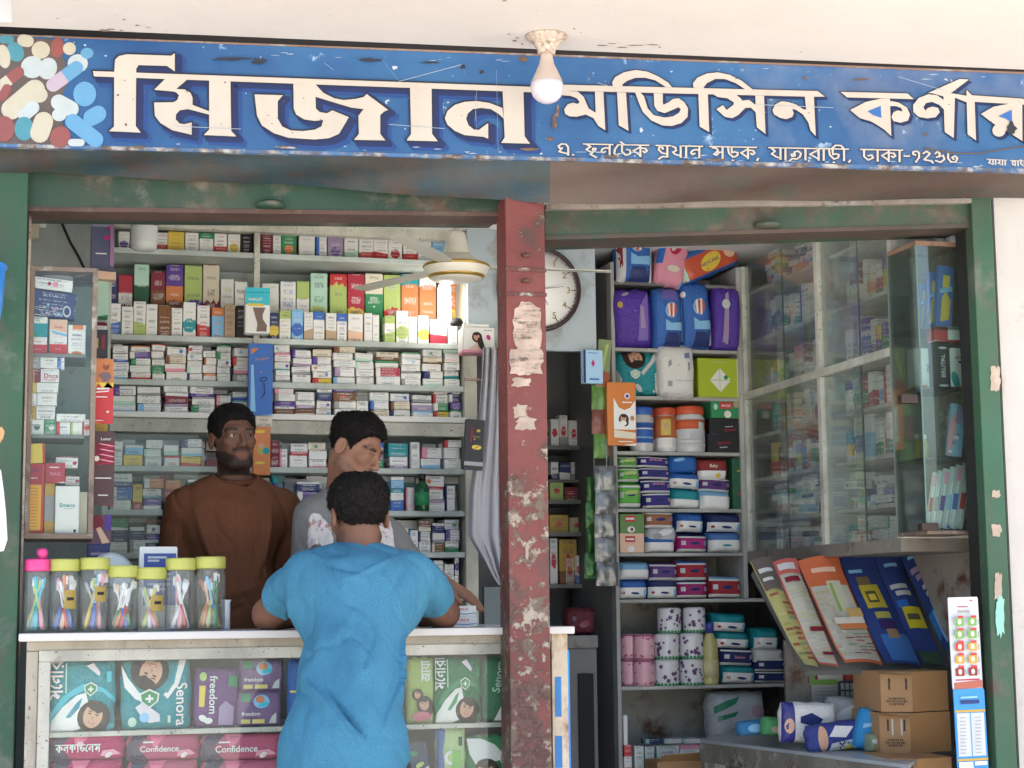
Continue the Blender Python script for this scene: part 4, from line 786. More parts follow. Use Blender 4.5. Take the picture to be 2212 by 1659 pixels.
hang('sachet_strip', 'brown and purple sachet strip with an arm picture above the jars', 'sachet strip', 193, 1112, 240, 1178, .42, .01, ((.14, .07, .1), 'purple', 'brown'), [('e', .35, .75, .3, .35, 0, 'maroon'), ('p', [(.3, .55), (.5, .6), (.95, .1), (.6, .05)], 'peach'), ('p', [(.7, .5), (1, .5), (1, 1), (.7, 1)], 'purple')], dens=0)
hang('dark_box', 'dark navy box standing behind the toothbrush jars', 'box', 189, 1176, 236, 1215, .4, .06, ('navy', 'purple', 'white'), [('p', [(.15, .4), (.8, .4), (.8, .55), (.15, .55)], 'lilac')], dens=0)
hang('cream_pouch', 'small cream strip sticking out beside the sachet strips', 'pouch', 200, 912, 232, 934, .42, .02, ('ochre', 'black', 'cream'), l=.2, dens=.3)
# ---- LED bulb, wire, socket at the left
c0 = P(312, 452, 1.05); k = px(1.05); t = thing('lamp_bulb', 'large grey white LED bulb hanging before the top shelf', 'light bulb', c0)
MB().lathe([(0, 0), (9 * k, 0), (10 * k, -8 * k), (14 * k, -10 * k), (24 * k, -16 * k), (26.5 * k, -36 * k), (0, -36 * k)], c0, worn('bulb_grille', (.3, .3, .29), rust=(.1, .1, .1), under=(.4, .4, .38), lo=.5, hi=.52, scale=60, streak=(1, 1, .05)), 28).build('heat_sink', t)
MB().lathe([(27.5 * k, -36 * k), (27.5 * k, -39 * k), (27 * k, -70 * k), (25 * k, -79 * k), (19 * k, -84 * k), (0, -86 * k)], c0, mat('bulb_diffuser', (.55, .58, .57), .3), 28).build('diffuser', t)
MB().tube([c0, c0 + Vector((0, 0, .35))], .006, BLACKGAP).build('cord', t)
tag(MB().tube([P(127, 440, 1.4), P(133, 480, 1.4), P(150, 520, 1.4), P(170, 555, 1.4), P(183, 582, 1.4)], .005, BLACKGAP).build('cable'), 'black cable hanging down the grey wall above the left showcase', 'cable')
t = thing('wall_switch', 'cream switch box on the grey wall in the upper left corner', 'switch', P(75, 500, 1.48))
MB().box(P(60, 515, 1.48), Vector((P(86, 450, 1.5).x, 1.5, P(86, 440, 1.5).z)), mat('cream_plastic', (.6, .55, .42), .4), .006).build('cover', t)
MB().box(P(84, 490, 1.48), Vector((P(101, 450, 1.5).x, 1.5, P(101, 440, 1.5).z)), mat('white_plastic', 'white', .4), .006).build('bracket', t)
struct(MB().box((XL, 1.82, 0), (P(1012, 900, 1.8).x, 1.9, 2.56), GREYWALL), 'wall', 'grey rear wall behind the medicine shelves', 'wall')
struct(MB().box((XL, 1.5, 0), (xa - .021, 1.6, 2.56), GREYWALL), 'wall', 'grey plaster strip left of the medicine shelves', 'wall')

# ---- left showcase on the counter
YC = .225
case = thing('showcase', 'narrow glazed showcase with medicine boxes at the left of the counter window', 'showcase', P(130, 1155, YC))
xl_, xr_ = P(58, 900, YC).x, P(206, 900, YC).x; zb_, zt_ = zv(130, 1152, YC), zv(130, 586, YC)
WD = worn('brown_frame', (.2, .15, .12), rust=(.1, .08, .06), under=(.4, .38, .33), scale=12, grime=.4)
for a, b in ((xl_, xl_ + .014), (xr_ - .016, xr_)): MB().box((a, YC, zb_), (b, YC + .02, zt_), WD, .002).build('post', case)
MB().box((xl_, YC, zt_), (xr_, YC + .25, zt_ + .014), WD, .002).build('top', case); MB().box((xl_, YC, zb_ - .016), (xr_, YC + .25, zb_), WD, .002).build('base', case)
cz = [zv(130, 764, YC + .02), zv(130, 939, YC + .02), zb_]
for z in cz[:2]: MB().box((xl_ + .015, YC + .022, z - .01), (xr_ - .03, YC + .22, z), mat('grey_shelf', (.2, .21, .2), .5)).build('shelf', case)
MB().box((xl_, YC + .24, zb_), (xr_, YC + .25, zt_), worn('pale_green_board', (.34, .44, .42), scale=3)).build('back', case)
GL = glass('cabinet_glass', (.9, .96, .93), .055, .02)
MB().box((xr_ - .005, YC + .022, zb_), (xr_ - .001, YC + .24, zt_), GL).build('side_glass', case)
MB().box((xl_ + .015, YC + .006, zb_), (xr_ - .017, YC + .009, zt_), glass('front_glass', (.97, .99, .98), .02, .02)).build('front_glass', case)
YI = YC + .035
def sc(name, label, u0, v0, u1, v1, c, zb=None, shapes=(), tilt=0., dep=.05, cat='box', **kw):
    o = printed(name, label, cat, u0, v0, u1, v1, YI + kw.pop('dy', 0), dep, c, tilt=tilt, **kw)
    if zb is not None: o.scale.z += o.location.z - zb; o.location.z = zb
    if shapes: deco(o, shapes)
    return o
sc('navy_carton', 'navy carton with pale blue diagrams lying tilted in the showcase top', 62, 630, 161, 684, ('navy', 'white', 'sky'), None, [('e', .82, .28, .09, .13, 10, 'silver'), ('e', .82, .28, .06, .09, 10, 'navy'), ('e', .65, .12, .04, .04, 0, 'sky'), ('e', .4, .45, .03, .03, 0, 'sky'), ('e', .55, .3, .05, .05, 0, 'lilac'), ('p', [(.05, .3), (.35, .3), (.35, .32), (.05, .32)], 'silver'), ('p', [(.05, .22), (.4, .22), (.4, .235), (.05, .235)], 'silver')], .1, rows=7, dens=.5)
sc('flat_carton', 'white and red carton lying on the navy carton in the showcase', 64, 601, 156, 626, ('white', 'pink', 'red'), None, [('e', .45, .5, .04, .05, 0, 'crimson'), ('p', [(.0, .0), (.08, .0), (.08, 1), (0, 1)], 'pink'), ('p', [(.55, .25), (.65, .25), (.65, .75), (.55, .75)], 'pink')], .1, rows=5, dens=.6)
sc('crumpled_wrap', 'crumpled clear wrap on top of the white and red carton', 88, 590, 157, 606, ('silver', 'white', 'white'), None, (), .1, kind='pack', dens=0, dy=.03)
sc('medicine_carton', 'white and teal carton with red foot at the left of the first showcase shelf', 59, 684, 102, 762, ('white', 'red', 'teal'), cz[0], [('p', [(.0, 0), (1, 0), (1, .25), (0, .25)], 'red'), ('p', [(.2, .45), (1, .45), (1, .82), (.2, .82)], 'teal'), ('p', [(.2, .45), (.55, .45), (.2, .75)], 'green'), ('t', 'C Vit', .4, .9, .2, 0, 'green'), ('t', 'medicine', .5, .12, .12, 0, 'pink')], rows=13, dens=.5)
sc('medicine_carton', 'orange white and red carton in the middle of the first showcase shelf', 107, 690, 145, 762, ('white', 'red', 'orange'), cz[0], [('p', [(0, 0), (1, 0), (1, .29), (0, .29)], 'red'), ('p', [(0, .72), (1, .62), (1, 1), (0, 1)], 'peach'), ('p', [(.1, .62), (1, .5), (1, .58), (.1, .68)], 'sky'), ('t', 'Tarika', .5, .78, .2, 0, 'red'), ('t', 'syrup', .5, .16, .15, 0, 'pink')], rows=13, dens=.5)
sc('medicine_carton', 'white carton with orange flap at the right of the first showcase shelf', 147, 702, 185, 762, ('white', 'orange', 'orange'), cz[0], [('p', [(.25, .85), (.85, .85), (.85, 1), (.25, 1)], 'orange'), ('t', 'Vivibac', .5, .66, .2, 0, 'navy'), ('e', .5, .05, .3, .12, 0, 'orange')], rows=11, dens=.4)
r2 = [(57, 906, 95, 937, 'white', 'mint', 'dkgreen', .3, 'white box with dark green blots'), (96, 907, 121, 937, 'green', 'white', 'white', 0, 'dark green box with white figure'), (122, 912, 152, 937, 'white', 'red', 'red', .25, 'white box with upright red stripe'), (153, 912, 178, 937, 'white', 'lime', 'green', .2, 'white box with pale green corner'), (179, 906, 194, 937, 'white', 'red', 'red', .2, 'narrow white box with red spot'),
      (78, 877, 119, 906, 'white', 'grey', 'blue', 0, 'white box with grey bars'), (57, 878, 77, 906, 'ochre', 'brown', 'brown', 0, 'ochre brown box end'), (122, 894, 185, 911, 'white', 'grey', 'red', 0, 'long white box with barcode lines'),
      (57, 849, 79, 877, 'white', 'pink', 'red', 0, 'white box end with pink print'), (80, 849, 123, 876, 'white', 'orange', 'orange', 0, 'white box with two orange bars'), (56, 826, 78, 848, 'yellow', 'ochre', 'green', 0, 'yellow box end'), (79, 827, 126, 848, 'white', 'grey', 'grey', 0, 'white box with grey code rows'),
      (62, 797, 88, 826, 'maroon', 'orange', 'purple', .5, 'maroon and purple box end'), (88, 797, 128, 826, 'white', 'crimson', 'pink', 0, 'white rounded box lettered in red'), (60, 768, 86, 796, 'grey', 'white', 'black', 0, 'grey box end'), (87, 768, 124, 796, 'white', 'grey', 'black', 0, 'white box with one grey line'), (125, 772, 139, 798, 'white', 'blue', 'maroon', .5, 'narrow blue and white box end')]
for i, (u0, v0, u1, v1, c1, c2, c3, l, how) in enumerate(r2):
    o = sc('medicine_box', how + ' in the stack on the second showcase shelf', u0, v0, u1, v1, (c1, c2, c3), cz[1] if v1 == 937 else None, l=l, rows=4, dens=.8, circ=(.6, .5, .2 if i in (0, 1, 4) else 0), group='boxes stacked on the second showcase shelf')
    if 'lettered' in how: deco(o, [('t', 'Doca', .55, .5, .36, 0, 'crimson'), ('p', [(.1, .2), (.9, .2), (.9, .24), (.1, .24)], 'pink')])
sc('tall_carton', 'tall red and orange carton at the left of the third showcase shelf', 53, 1002, 95, 1151, ('red', 'orange', 'yellow'), cz[2], [('p', [(.04, .05), (.85, .05), (.85, .7), (.04, .7)], (.8, .45, .06)), ('p', [(.0, .7), (.88, .7), (.88, 1), (0, 1)], 'crimson'), ('t', 'TIXIL', .45, .9, .24, 0, 'navy'), ('t', 'capsule', .45, .8, .14, 0, 'white'), *[('p', [(.1, y), (.7, y), (.7, y + .012), (.1, y + .012)], 'orange') for y in [.1 + .045 * i for i in range(13)]]], dens=0)
sc('yellow_box', 'bright yellow box standing on the tall red carton', 55, 958, 98, 1001, ('yellow', 'red', 'red'), None, [('p', [(.88, 0), (1, 0), (1, 1), (.88, 1)], 'red')], -.04, dens=.0)
sc('red_box', 'red box with pale lettering beside the tall red carton', 98, 1000, 141, 1043, ('crimson', 'white', 'red'), None, [('t', 'MAG', .5, .45, .25, 0, 'pink'), ('p', [(.2, .75), (.7, .75), (.7, .8), (.2, .8)], 'white')], -.01, dens=0)
for i, (u0, v0, u1, v1, d) in enumerate([(120, 986, 168, 1011, 'upper'), (141, 1027, 171, 1049, 'lower')]): sc('medicine_box', '%s white box with red fruit mark behind the showcase cartons' % d, u0, v0, u1, v1, ('white', 'maroon', 'crimson'), None, (), .03, dy=.05, circ=(.85, .45, .18), rows=4, dens=.7, t=.1)
sc('tall_carton', 'ochre and grey carton between the red carton and white box', 96, 1043, 118, 1151, ('ochre', 'grey', 'brown'), cz[2], [('p', [(0, .25), (1, .25), (1, .75), (0, .75)], 'grey')], dy=.015, dens=0)
sc('tall_carton', 'large plain white box with teal lettering on the third showcase shelf', 119, 1050, 171, 1151, ('white', 'grey', 'grey'), cz[2], [('t', 'Emeco', .5, .6, .24, 0, 'teal'), ('p', [(.35, .52), (.75, .52), (.75, .53), (.35, .53)], 'grey'), ('p', [(.78, .03), (.88, .03), (.88, .09), (.78, .09)], 'black')], dens=0, dy=-.005)
sc('tall_carton', 'cream box edge behind the large white box in the showcase', 170, 1063, 188, 1151, ('cream', 'cream', 'grey'), cz[2], dens=0, dy=.03)

# ---- glass pane standing before the lower shelves
tag(MB().box((P(214, 900, .95).x, .95, .9), (P(432, 900, .95).x, .955, zv(300, 938, .95)), glass('hazy_pane', (.93, .97, .95), .03, .04, .012, .4)).build('glass_pane'), 'hazy sliding glass pane before the lower left shelves', 'glass pane')

# ---- grey board with the clock, curtain, ceiling fan, hook
board = tag(MB().box(P(1011, 752, 1.42), Vector((P(1284, 455, 1.42).x, 1.45, P(1100, 440, 1.42).z)), worn('pale_blue_board', (.42, .5, .54), rust=(.3, .33, .35), scale=3, grime=.15, tone=.08), .003).build('wall_board'), 'pale blue grey board behind the red pillar carrying the clock', 'board')
cc = P(1164, 625, 1.40); k = px(1.4); R0 = 91 * k
t = thing('wall_clock', 'round white wall clock with dark rim half behind the pillar', 'clock', cc)
def disc(prof, m, name, dy=0.):
    mb = MB().lathe(prof, (0, 0, 0), m, 48); o = mb.build(name); o.parent = t; o.rotation_euler = (math.pi / 2, 0, 0); o.location = (0, dy, 0); return o
disc([(R0 * .93, .0), (R0 * .9, .018), (R0 * .955, .024), (R0, .014), (R0, -.01), (0, -.01)], mat('clock_rim', (.045, .025, .03), .25), 'rim')
disc([(R0 * .925, -.004), (R0 * .925, .004), (0, .0045)], mat('clock_dial', (.85, .86, .84), .5), 'dial')
mb = MB(); gold = mat('gold_numeral', (.4, .3, .13), .35, .3)
for i in range(1, 13):
    a = math.radians(90 - 30 * i); ps, L = latin_polys(str(i)); ps = ps; r_ = R0 * .7
    for q in ps: mb.add([(r_ * math.cos(a) + (p.x - L / 2) * .036, -.0064, r_ * math.sin(a) + (p.y - .35) * .036) for p in q], [list(range(len(q)))], gold)
for i in range(60):
    a = math.radians(6 * i); e = .022 if i % 5 == 0 else .008
    d = Vector((math.cos(a), 0, math.sin(a))); n = Vector((-math.sin(a), 0, math.cos(a))) * (.0016 if i % 5 == 0 else .0008)
    mb.add([d * (R0 * .9) + n + Vector((0, -.0066, 0)), d * (R0 * .9) - n + Vector((0, -.0066, 0)), d * (R0 * .9 - e) - n + Vector((0, -.0066, 0)), d * (R0 * .9 - e) + n + Vector((0, -.0066, 0))], [(0, 1, 2, 3)], flat('black'))
o = mb.build('numerals'); o.parent = t
for nm, deg, ln, w, dy in (('minute_hand', 8, .1, .003, -.008), ('hour_hand', -62, .07, .004, -.0095), ('second_hand', 14, .11, .001, -.011)):
    a = math.radians(deg); d = Vector((math.cos(a), 0, math.sin(a))); n = Vector((-math.sin(a), 0, math.cos(a))) * w
    o = MB().prism([d * -.02 - n, d * ln - n * .4, d * ln + n * .4, d * -.02 + n], (0, .0008, 0), flat('grey')).build(nm); o.location = (0, dy, 0); o.parent = t

def curtain():
    us = np.linspace(0, 1, 60); vs = np.linspace(0, 1, 50); V = []; Fc = []
    for j in vs:
        v = 750 + j * 510
        ul = 1043 - 30 * min(1, j * 1.6) ** 1.5 + (j > .72) * 0
        ur = 1100
        if j > .8: ul = ul + (j - .8) / .2 * 62
        for i in us:
            u = ul + (ur - ul) * i; w = (1 - .8 * min(1, j * 1.15)) if j < .8 else .35 + 2 * (j - .8)
            dy = .02 * math.sin(i * 26 + 2 * j) * w + .012 * math.sin(i * 9 + 5 * j)
            V.append(P(u, v + (6 * math.sin(i * 5) if j > .9 else 0), 1.25 + dy))
    for j in range(49):
        for i in range(59): Fc.append((j * 60 + i, j * 60 + i + 1, j * 60 + i + 61, j * 60 + i + 60))
    mb = MB().add(V, Fc, mat('grey_curtain_cloth', (.42, .42, .45), .85, var=.08, bump=.1, bscale=90), True)
    o = mb.build('curtain'); md = o.modifiers.new('cloth', 'SOLIDIFY'); md.thickness = .003; return o
tag(curtain(), 'grey cloth curtain gathered and tied behind the pillar', 'curtain')
tag(MB().box((P(1003, 900, 1.3).x, 1.285, 1.95), (P(1100, 900, 1.3).x, 1.3, 1.96), mat('curtain_rod', (.3, .2, .15), .4)).build('curtain_rod'), 'thin brown rod carrying the grey curtain', 'rod')
tag(MB().box((P(1045, 1180, 1.6).x, 1.6, .5), (P(1185, 1180, 1.6).x, 1.63, zv(1100, 1268, 1.6)), mat('grey_board', (.2, .24, .25), .7)).build('grey_panel'), 'low dull grey panel behind the counter near the pillar', 'panel')

fc = P(985, 462, .95); k = px(.95); fan = thing('ceiling_fan', 'cream ceiling fan with gold rings hanging before the shelves', 'fan', fc)
CRM = mat('cream_enamel', (.68, .66, .56), .3); GLD = mat('gold_ring', (.5, .32, .06), .3, .7)
def fz(v): return P(985, v, .95).z - fc.z
MB().tube([fc + Vector((0, 0, fz(505))), Vector((fc.x, fc.y, 2.56))], 7 * k, mat('fan_rod', (.66, .6, .44), .4), 14).build('rod', fan)
MB().lathe([(0, fz(498)), (14 * k, fz(498)), (19 * k, fz(507)), (21 * k, fz(513)), (27 * k, fz(545)), (31 * k, fz(551)), (0, fz(551))], fc, CRM, 32).build('canopy_cup', fan)
MB().lathe([(0, fz(551)), (33 * k, fz(551)), (37 * k, fz(555)), (62 * k, fz(570)), (69 * k, fz(574)), (69 * k, fz(580)), (64 * k, fz(590)), (60 * k, fz(596)), (52 * k, fz(604)), (30 * k, fz(607)), (0, fz(608))], fc, CRM, 40).build('motor', fan)
MB().lathe([(69.2 * k, fz(573)), (70.5 * k, fz(576)), (69.2 * k, fz(579))], fc, GLD, 40).build('ring', fan)
MB().lathe([(60 * k, fz(595)), (59 * k, fz(598)), (55 * k, fz(601.5))], fc + Vector((0, 0, -.001)), GLD, 40).build('ring', fan)
BL = mat('cream_blade', (.5, .5, .43), .45)
for a in (-3, 117, 237):
    a = math.radians(a); d = Vector((math.cos(a), math.sin(a), 0)); n = Vector((-math.sin(a), math.cos(a), 0)); z = fz(575); c0 = fc + Vector((0, 0, z))
    tw = Vector((0, 0, .003))
    MB().prism([c0 + d * .1 - n * .025, c0 + d * .2 - n * .03 - tw, c0 + d * .56 - n * .03 - tw, c0 + d * .575 + n * .02, c0 + d * .56 + n * .03 + tw, c0 + d * .2 + n * .03 + tw, c0 + d * .1 + n * .025], (0, 0, -.004), BL).build('blade', fan)
hk = MB(); c0 = P(835, 470, 1.0)
hk.tube([c0 + Vector((math.cos(a) * .018, 0, math.sin(a) * .018)) for a in [math.radians(130 + 280 * i / 16) for i in range(17)]], .0042, mat('white_hook', 'white', .4), 8)
hk.tube([c0 + Vector((0, 0, .02)), c0 + Vector((0, 0, .3))], .002, BLACKGAP); tag(hk.build('ceiling_hook'), 'small white ring hook hanging under the green shutter box', 'hook')
# lit lamp behind the fan
c0 = P(960, 660, YS - .06); t = thing('lit_lamp', 'lit tube lamp shining below the ceiling fan', 'lamp', c0)
a, b = P(945, 697, YS - .06), P(975, 617, YS - .06)
MB().lathe([(0, a.z - c0.z), (.02, a.z - c0.z), (.024, a.z - c0.z + .01), (.024, b.z - c0.z - .01), (.02, b.z - c0.z), (0, b.z - c0.z)], c0, mat('lamp_tube', 'white', .4, emit=(1, .95, .9, 6)), 24).build('tube', t)
MB().lathe([(0, b.z - c0.z), (.022, b.z - c0.z), (.022, b.z - c0.z + .03), (0, b.z - c0.z + .03)], c0, mat('orange_socket', (.6, .22, .06), .4), 20).build('socket', t)
tag(MB().lathe([(0, 0), (.024, 0), (.026, .012), (.018, .026), (0, .03)], P(986, 703, YS - .04), BLACKGAP, 16).build('camera_dome'), 'small black dome on the shelf edge under the fan', 'camera')

# ================================================================== COUNTER
YK = .06
ZK = (P(300, 1364, .03).z + P(1000, 1357, .03).z) / 2     # top of the counter
counter = thing('counter', 'worn white shop counter with a glazed front full of packs', 'counter', (0, YK, 0))
kx0, kx1 = P(55, 1500, YK).x, P(1226, 1450, YK).x
th = .03
mb = MB().box((P(40, 1375, .02).x, .02, ZK - th * .75), (P(1242, 1350, .02).x, .56, ZK), LAMIN, .005); mb.build('counter_top', counter)
zf = ZK - th * .75
CF = worn('aged_counter_wood', (.38, .34, .27), rust=(.25, .16, .1), under=(.38, .32, .24), lo=.57, hi=.68, scale=10, grime=.55, specks=.04)
CW = worn('aged_counter_white', (.48, .465, .39), rust=(.2, .14, .1), under=(.4, .36, .28), lo=.62, hi=.7, scale=12, grime=.4, specks=.05)
MB().box((kx0, YK, zv(600, 1398, YK)), (kx1 - .003, YK + .04, zf), CF, .003).build('top_rail', counter)
xg0, xg1 = P(108, 1500, YK).x, P(1100, 1500, YK).x
zg = zv(600, 1421, YK)
MB().box((P(82, 1500, YK).x, YK - .006, zg), (kx1 - .055, YK + .03, zv(600, 1397, YK)), CW, .003).build('frame_rail', counter)
MB().box((P(82, 1500, YK).x, YK - .006, 0), (xg0, YK + .03, zg), CW, .003).build('frame_stile', counter)
MB().box((kx0, YK, 0), (P(82, 1500, YK).x - .001, YK + .04, zv(600, 1398, YK) - .001), CF, .003).build('corner_post', counter)
MB().box((kx0, YK + .05, 0), (kx0 + .02, YK + .48, zf), CF).build('side_panel', counter)
MB().box((kx0 + .03, YK + .46, 0), (kx1 - .04, YK + .48, zf), worn('counter_back', (.25, .27, .24), scale=4)).build('back_panel', counter)
STAINP = worn('stained_end_panel', (.66, .56, .42), rust=(.3, .17, .08), under=(.5, .38, .25), lo=.47, hi=.6, scale=14, streak=(1, 1, .35), grime=.4)
MB().box((kx1 - .05, YK - .004, 0), (kx1, YK + .48, zf), STAINP, .002).build('end_panel', counter)
BST = mat('blue_sticker', (.03, .2, .5), .5, var=.3)
for v0, v1, d in ((1462, 1548, 0), (1590, 1659, 2)): MB().box((P(1198, v0, YK).x, YK - .0058, zv(1200, v1, YK)), (P(1211 + d, v0, YK).x, YK - .0045, zv(1200, v0, YK)), BST).build('blue_patch', counter)
MB().box((kx1 + .0005, YK + .0, 0), (kx1 + .006, YK + .02, zv(1225, 1405, YK)), mat('bright_blue_strip', (.02, .25, .75), .4)).build('edge_strip', counter)
GLC = glass('counter_glass', (.97, .99, .98), .02, .03, .02, .4)
MB().box((xg0 - .01, YK + .016, .1), (xg1, YK + .02, zg + .01), GLC).build('glass_front', counter)
zs1 = zv(250, 1578, YK + .05); zs2 = zv(980, 1562, YK + .05)
MB().box((xg0 - .01, YK + .03, zs1 - .014), (P(655, 1500, YK).x, YK + .45, zs1), AGED, .002).build('shelf', counter)
MB().box((P(655, 1500, YK).x + .001, YK + .03, zs2 - .014), (kx1 - .06, YK + .45, zs2), AGED, .002).build('shelf', counter)
zs3 = zv(300, 1645, YK + .05) - .09
MB().box((xg0 - .01, YK + .03, zs3 - .014), (kx1 - .06, YK + .45, zs3), AGED, .002).build('shelf', counter)
MB().box((P(754, 1580, YK).x - .004, YK + .022, zs3), (P(754, 1580, YK).x + .004, YK + .03, zs1 - .0145), AGED).build('glass_clip', counter)
YP = YK + .04
def pk_(name, label, u0, v0, u1, v1, c, shapes, zb, kind='pack', dep=.05, tilt=0, dy=0, cat='pack', **kw):
    kw.setdefault('dens', 0)
    o = printed(name, label, cat, u0, v0, u1, v1, YP + dy, dep, c, kind=kind, tilt=tilt, **kw)
    if zb is not None: o.scale.z += o.location.z - zb; o.location.z = zb
    if shapes: deco(o, shapes, kind != 'box')
    return o
def shield(x, y, s, c='green'): return [('p', [(x - s, y + s * .5), (x, y + s), (x + s, y + s * .5), (x + s * .9, y - s * .3), (x, y - s), (x - s * .9, y - s * .3)], 'white'), ('p', [(x - s * .85, y + s * .4), (x, y + s * .85), (x + s * .85, y + s * .4), (x + s * .75, y - s * .25), (x, y - s * .83), (x - s * .75, y - s * .25)], c), ('p', [(x - s * .4, y + .1 * s), (x + .4 * s, y + .1 * s), (x + .4 * s, y - .12 * s), (x - s * .4, y - .12 * s)], 'white'), ('p', [(x - s * .1, y + .4 * s), (x + .12 * s, y + .4 * s), (x + .12 * s, y - .4 * s), (x - s * .1, y - .4 * s)], 'white')]
def senora(c, light, word='b'): return [('p', [(0, .02), (.1, .25), (.3, .48), (.55, .6), (.8, .55), (1, .4), (1, .47), (.8, .62), (.5, .68), (.2, .5), (.03, .28)], light), ('p', [(.02, .0), (.04, .15), (.2, .35), (.42, .52), (.55, .55), (.62, .3), (.5, .05), (.35, .0)], 'white'), ('p', [(.25, .2), (.42, .42), (.5, .48), (.45, .33), (.32, .2)], c), ('face', .66, .22, .2, -15), *shield(.62, .6, .1), ('p', [(.55, .93), (.75, .78), (.76, .84), (.66, .97)], (.7, .68, .7)), (word, 'সেনারা' if word == 'b' else 'Senora', .13, .76, .19 if word == 'b' else .2, 90, 'white'), ('p', [(.24, .55), (.26, .55), (.26, .97), (.24, .97)], 'mint'), ('p', [(.86, .7), (.93, .7), (.93, .85), (.86, .85)], light)]
pk_('pad_pack', 'teal sanitary pad pack with a smiling woman at the left of the counter shelf', 106, 1428, 250, 1574, ('teal', 'aqua', 'white'), senora((.02, .27, .36), 'aqua'), zs1)
pk_('pad_pack', 'teal pad pack printed upside down with big shield, second on the counter shelf', 262, 1426, 414, 1574, ('teal', 'aqua', 'white'), [('p', [(.05, .62), (.2, .45), (.42, .35), (.45, .4), (.25, .55), (.1, .75), (.0, .95)], 'white'), ('p', [(.6, .5), (.75, .65), (.83, 1), (.93, 1), (.82, .65), (.66, .44)], 'white'), ('p', [(.62, .55), (.72, .7), (.76, .9), (.8, .9), (.76, .68), (.66, .52)], 'teal'), ('face', .42, .82, .22, 160), *shield(.4, .45, .14), ('p', [(.2, .33), (.3, .4), (.55, .22), (.55, .12), (.4, .1), (.28, .2)], (.62, .62, .66)), ('e', .33, .18, .07, .07, 0, 'sky'), ('t', 'Senora', .86, .36, .22, 90 + 180, 'white'), ('e', .16, .12, .06, .07, 0, 'mint'), ('p', [(.66, .1), (.7, .1), (.7, .2), (.66, .2)], 'mint')], zs1, tilt=-.01)
pk_('pad_pack', 'purple pad pack lettered sideways standing third on the counter shelf', 419, 1442, 515, 1563, ((.17, .07, .22), 'lilac', 'yellow'), [('t', 'freedom', .42, .55, .25, -90, 'white'), ('p', [(.75, .7), (.95, .68), (.95, .85), (.75, .87)], 'green'), ('p', [(.1, .35), (.22, .35), (.24, .7), (.1, .7)], 'yellow'), ('e', .18, .85, .08, .1, 0, 'lime'), ('e', .2, .16, .1, .07, -30, 'white'), ('e', .32, .12, .1, .07, 0, 'white'), ('p', [(.55, .05), (.88, .05), (.88, .35), (.7, .45), (.55, .35)], 'lilac')], zs1, tilt=.02)
fr_ = lambda: [('t', 'freedom', .32, .38, .12, 0, 'white'), ('p', [(.1, .72), (.3, .72), (.3, .95), (.1, .95)], 'green'), ('e', .55, .72, .18, .15, 0, 'sky'), ('e', .52, .78, .1, .08, 0, 'orange'), ('e', .6, .64, .12, .05, 10, 'aqua'), ('p', [(.1, .1), (.3, .1), (.3, .22), (.1, .22)], (.6, .55, .2)), ('p', [(.35, .1), (.62, .1), (.62, .22), (.35, .22)], (.7, .6, .2)), ('p', [(.72, .1), (.88, .1), (.88, .4), (.78, .3)], 'silver')]
pk_('pad_pack', 'lilac purple pad pack stacked on its twin beside the customer', 516, 1424, 615, 1494, ((.24, .14, .28), 'lilac', 'lime'), fr_(), None, dy=.01)
pk_('pad_pack', 'lilac purple pad pack under its twin beside the customer', 511, 1494, 608, 1564, ((.24, .14, .28), 'lilac', 'lime'), fr_(), zs1, dy=.0)
pk_('pad_pack', 'blue pack edge showing beside the customer on the counter shelf', 622, 1424, 668, 1568, ('blue', 'sky', 'yellow'), [('p', [(.1, .5), (.9, .5), (.9, .53), (.1, .53)], 'yellow')], zs1)
for i, (u0, u1, w, lab) in enumerate([(106, 270, 'bn', 'bright crimson pad pack with Bengali lettering lying under the shelf'), (274, 432, 'en', 'rose pad pack lettered in English lying under the counter shelf, beside the crimson one'), (434, 606, 'en', 'rose pad pack lying under the lilac purple packs')]):
    sh = [('p', [(0, .55), (.08, 1), (.3, 1), (.14, .5), (.3, .0), (0, 0)], (.06, .05, .09)), ('p', [(.3, 1), (.55, 1), (.42, .6), (.36, .5)], (.75, .18, .3)), ('p', [(.68, .15), (.95, .2), (.85, .4), (.7, .35)], 'pink'), ('e', .78, .18, .05, .03, 30, 'white')]
    sh += [('b', 'কনফিডেনস', .38, .42, .095, 0, 'white')] if w == 'bn' else [('t', 'Confidence', .44, .45, .115, 0, 'white'), ('p', [(.22, .68), (.36, .68), (.36, .74), (.22, .74)], 'white')]
    pk_('pad_pack', lab, u0, 1586, u1, 1642, ((.5, .02, .13) if i == 0 else (.52, .1, .18), 'pink', 'white'), sh, None, group='rose pad packs in the counter')
    pk_('pad_pack', 'partly hidden ' + lab.split(' lying')[0].replace('pack lettered in English', 'pack') + ' in the bottom layer' + ('' if i == 0 else ' below the middle one' if i == 1 else ' below the last one'), u0, 1643, u1 - 4, 1699, ((.5, .02, .13) if i == 0 else (.55, .12, .2), 'pink', 'white'), sh, zs3, group='rose pad packs in the counter')
pk_('pad_pack', 'rose pad pack lying beside the customer under the counter shelf', 606, 1590, 668, 1648, ((.42, .03, .1), 'pink', 'white'), [('t', 'Confidence', .3, .45, .3, 0, 'white')], None)
pk_('diaper_pack', 'lime green pack with two printed children beside the customer', 880, 1420, 939, 1558, ('lime', 'mint', 'white'), [('b', 'জোয়া', .72, .8, .3, 90, 'white'), ('face', .6, .3, .24, 10), ('face', .35, .45, .16, -10), ('e', .5, .12, .35, .18, 0, (.5, .15, .2))], zs2)
pk_('pad_pack', 'dark green pad pack with a woman standing right of the customer', 940, 1420, 1042, 1556, ((.02, .2, .07), 'green', 'white'), senora((.03, .3, .1), 'green'), zs2)
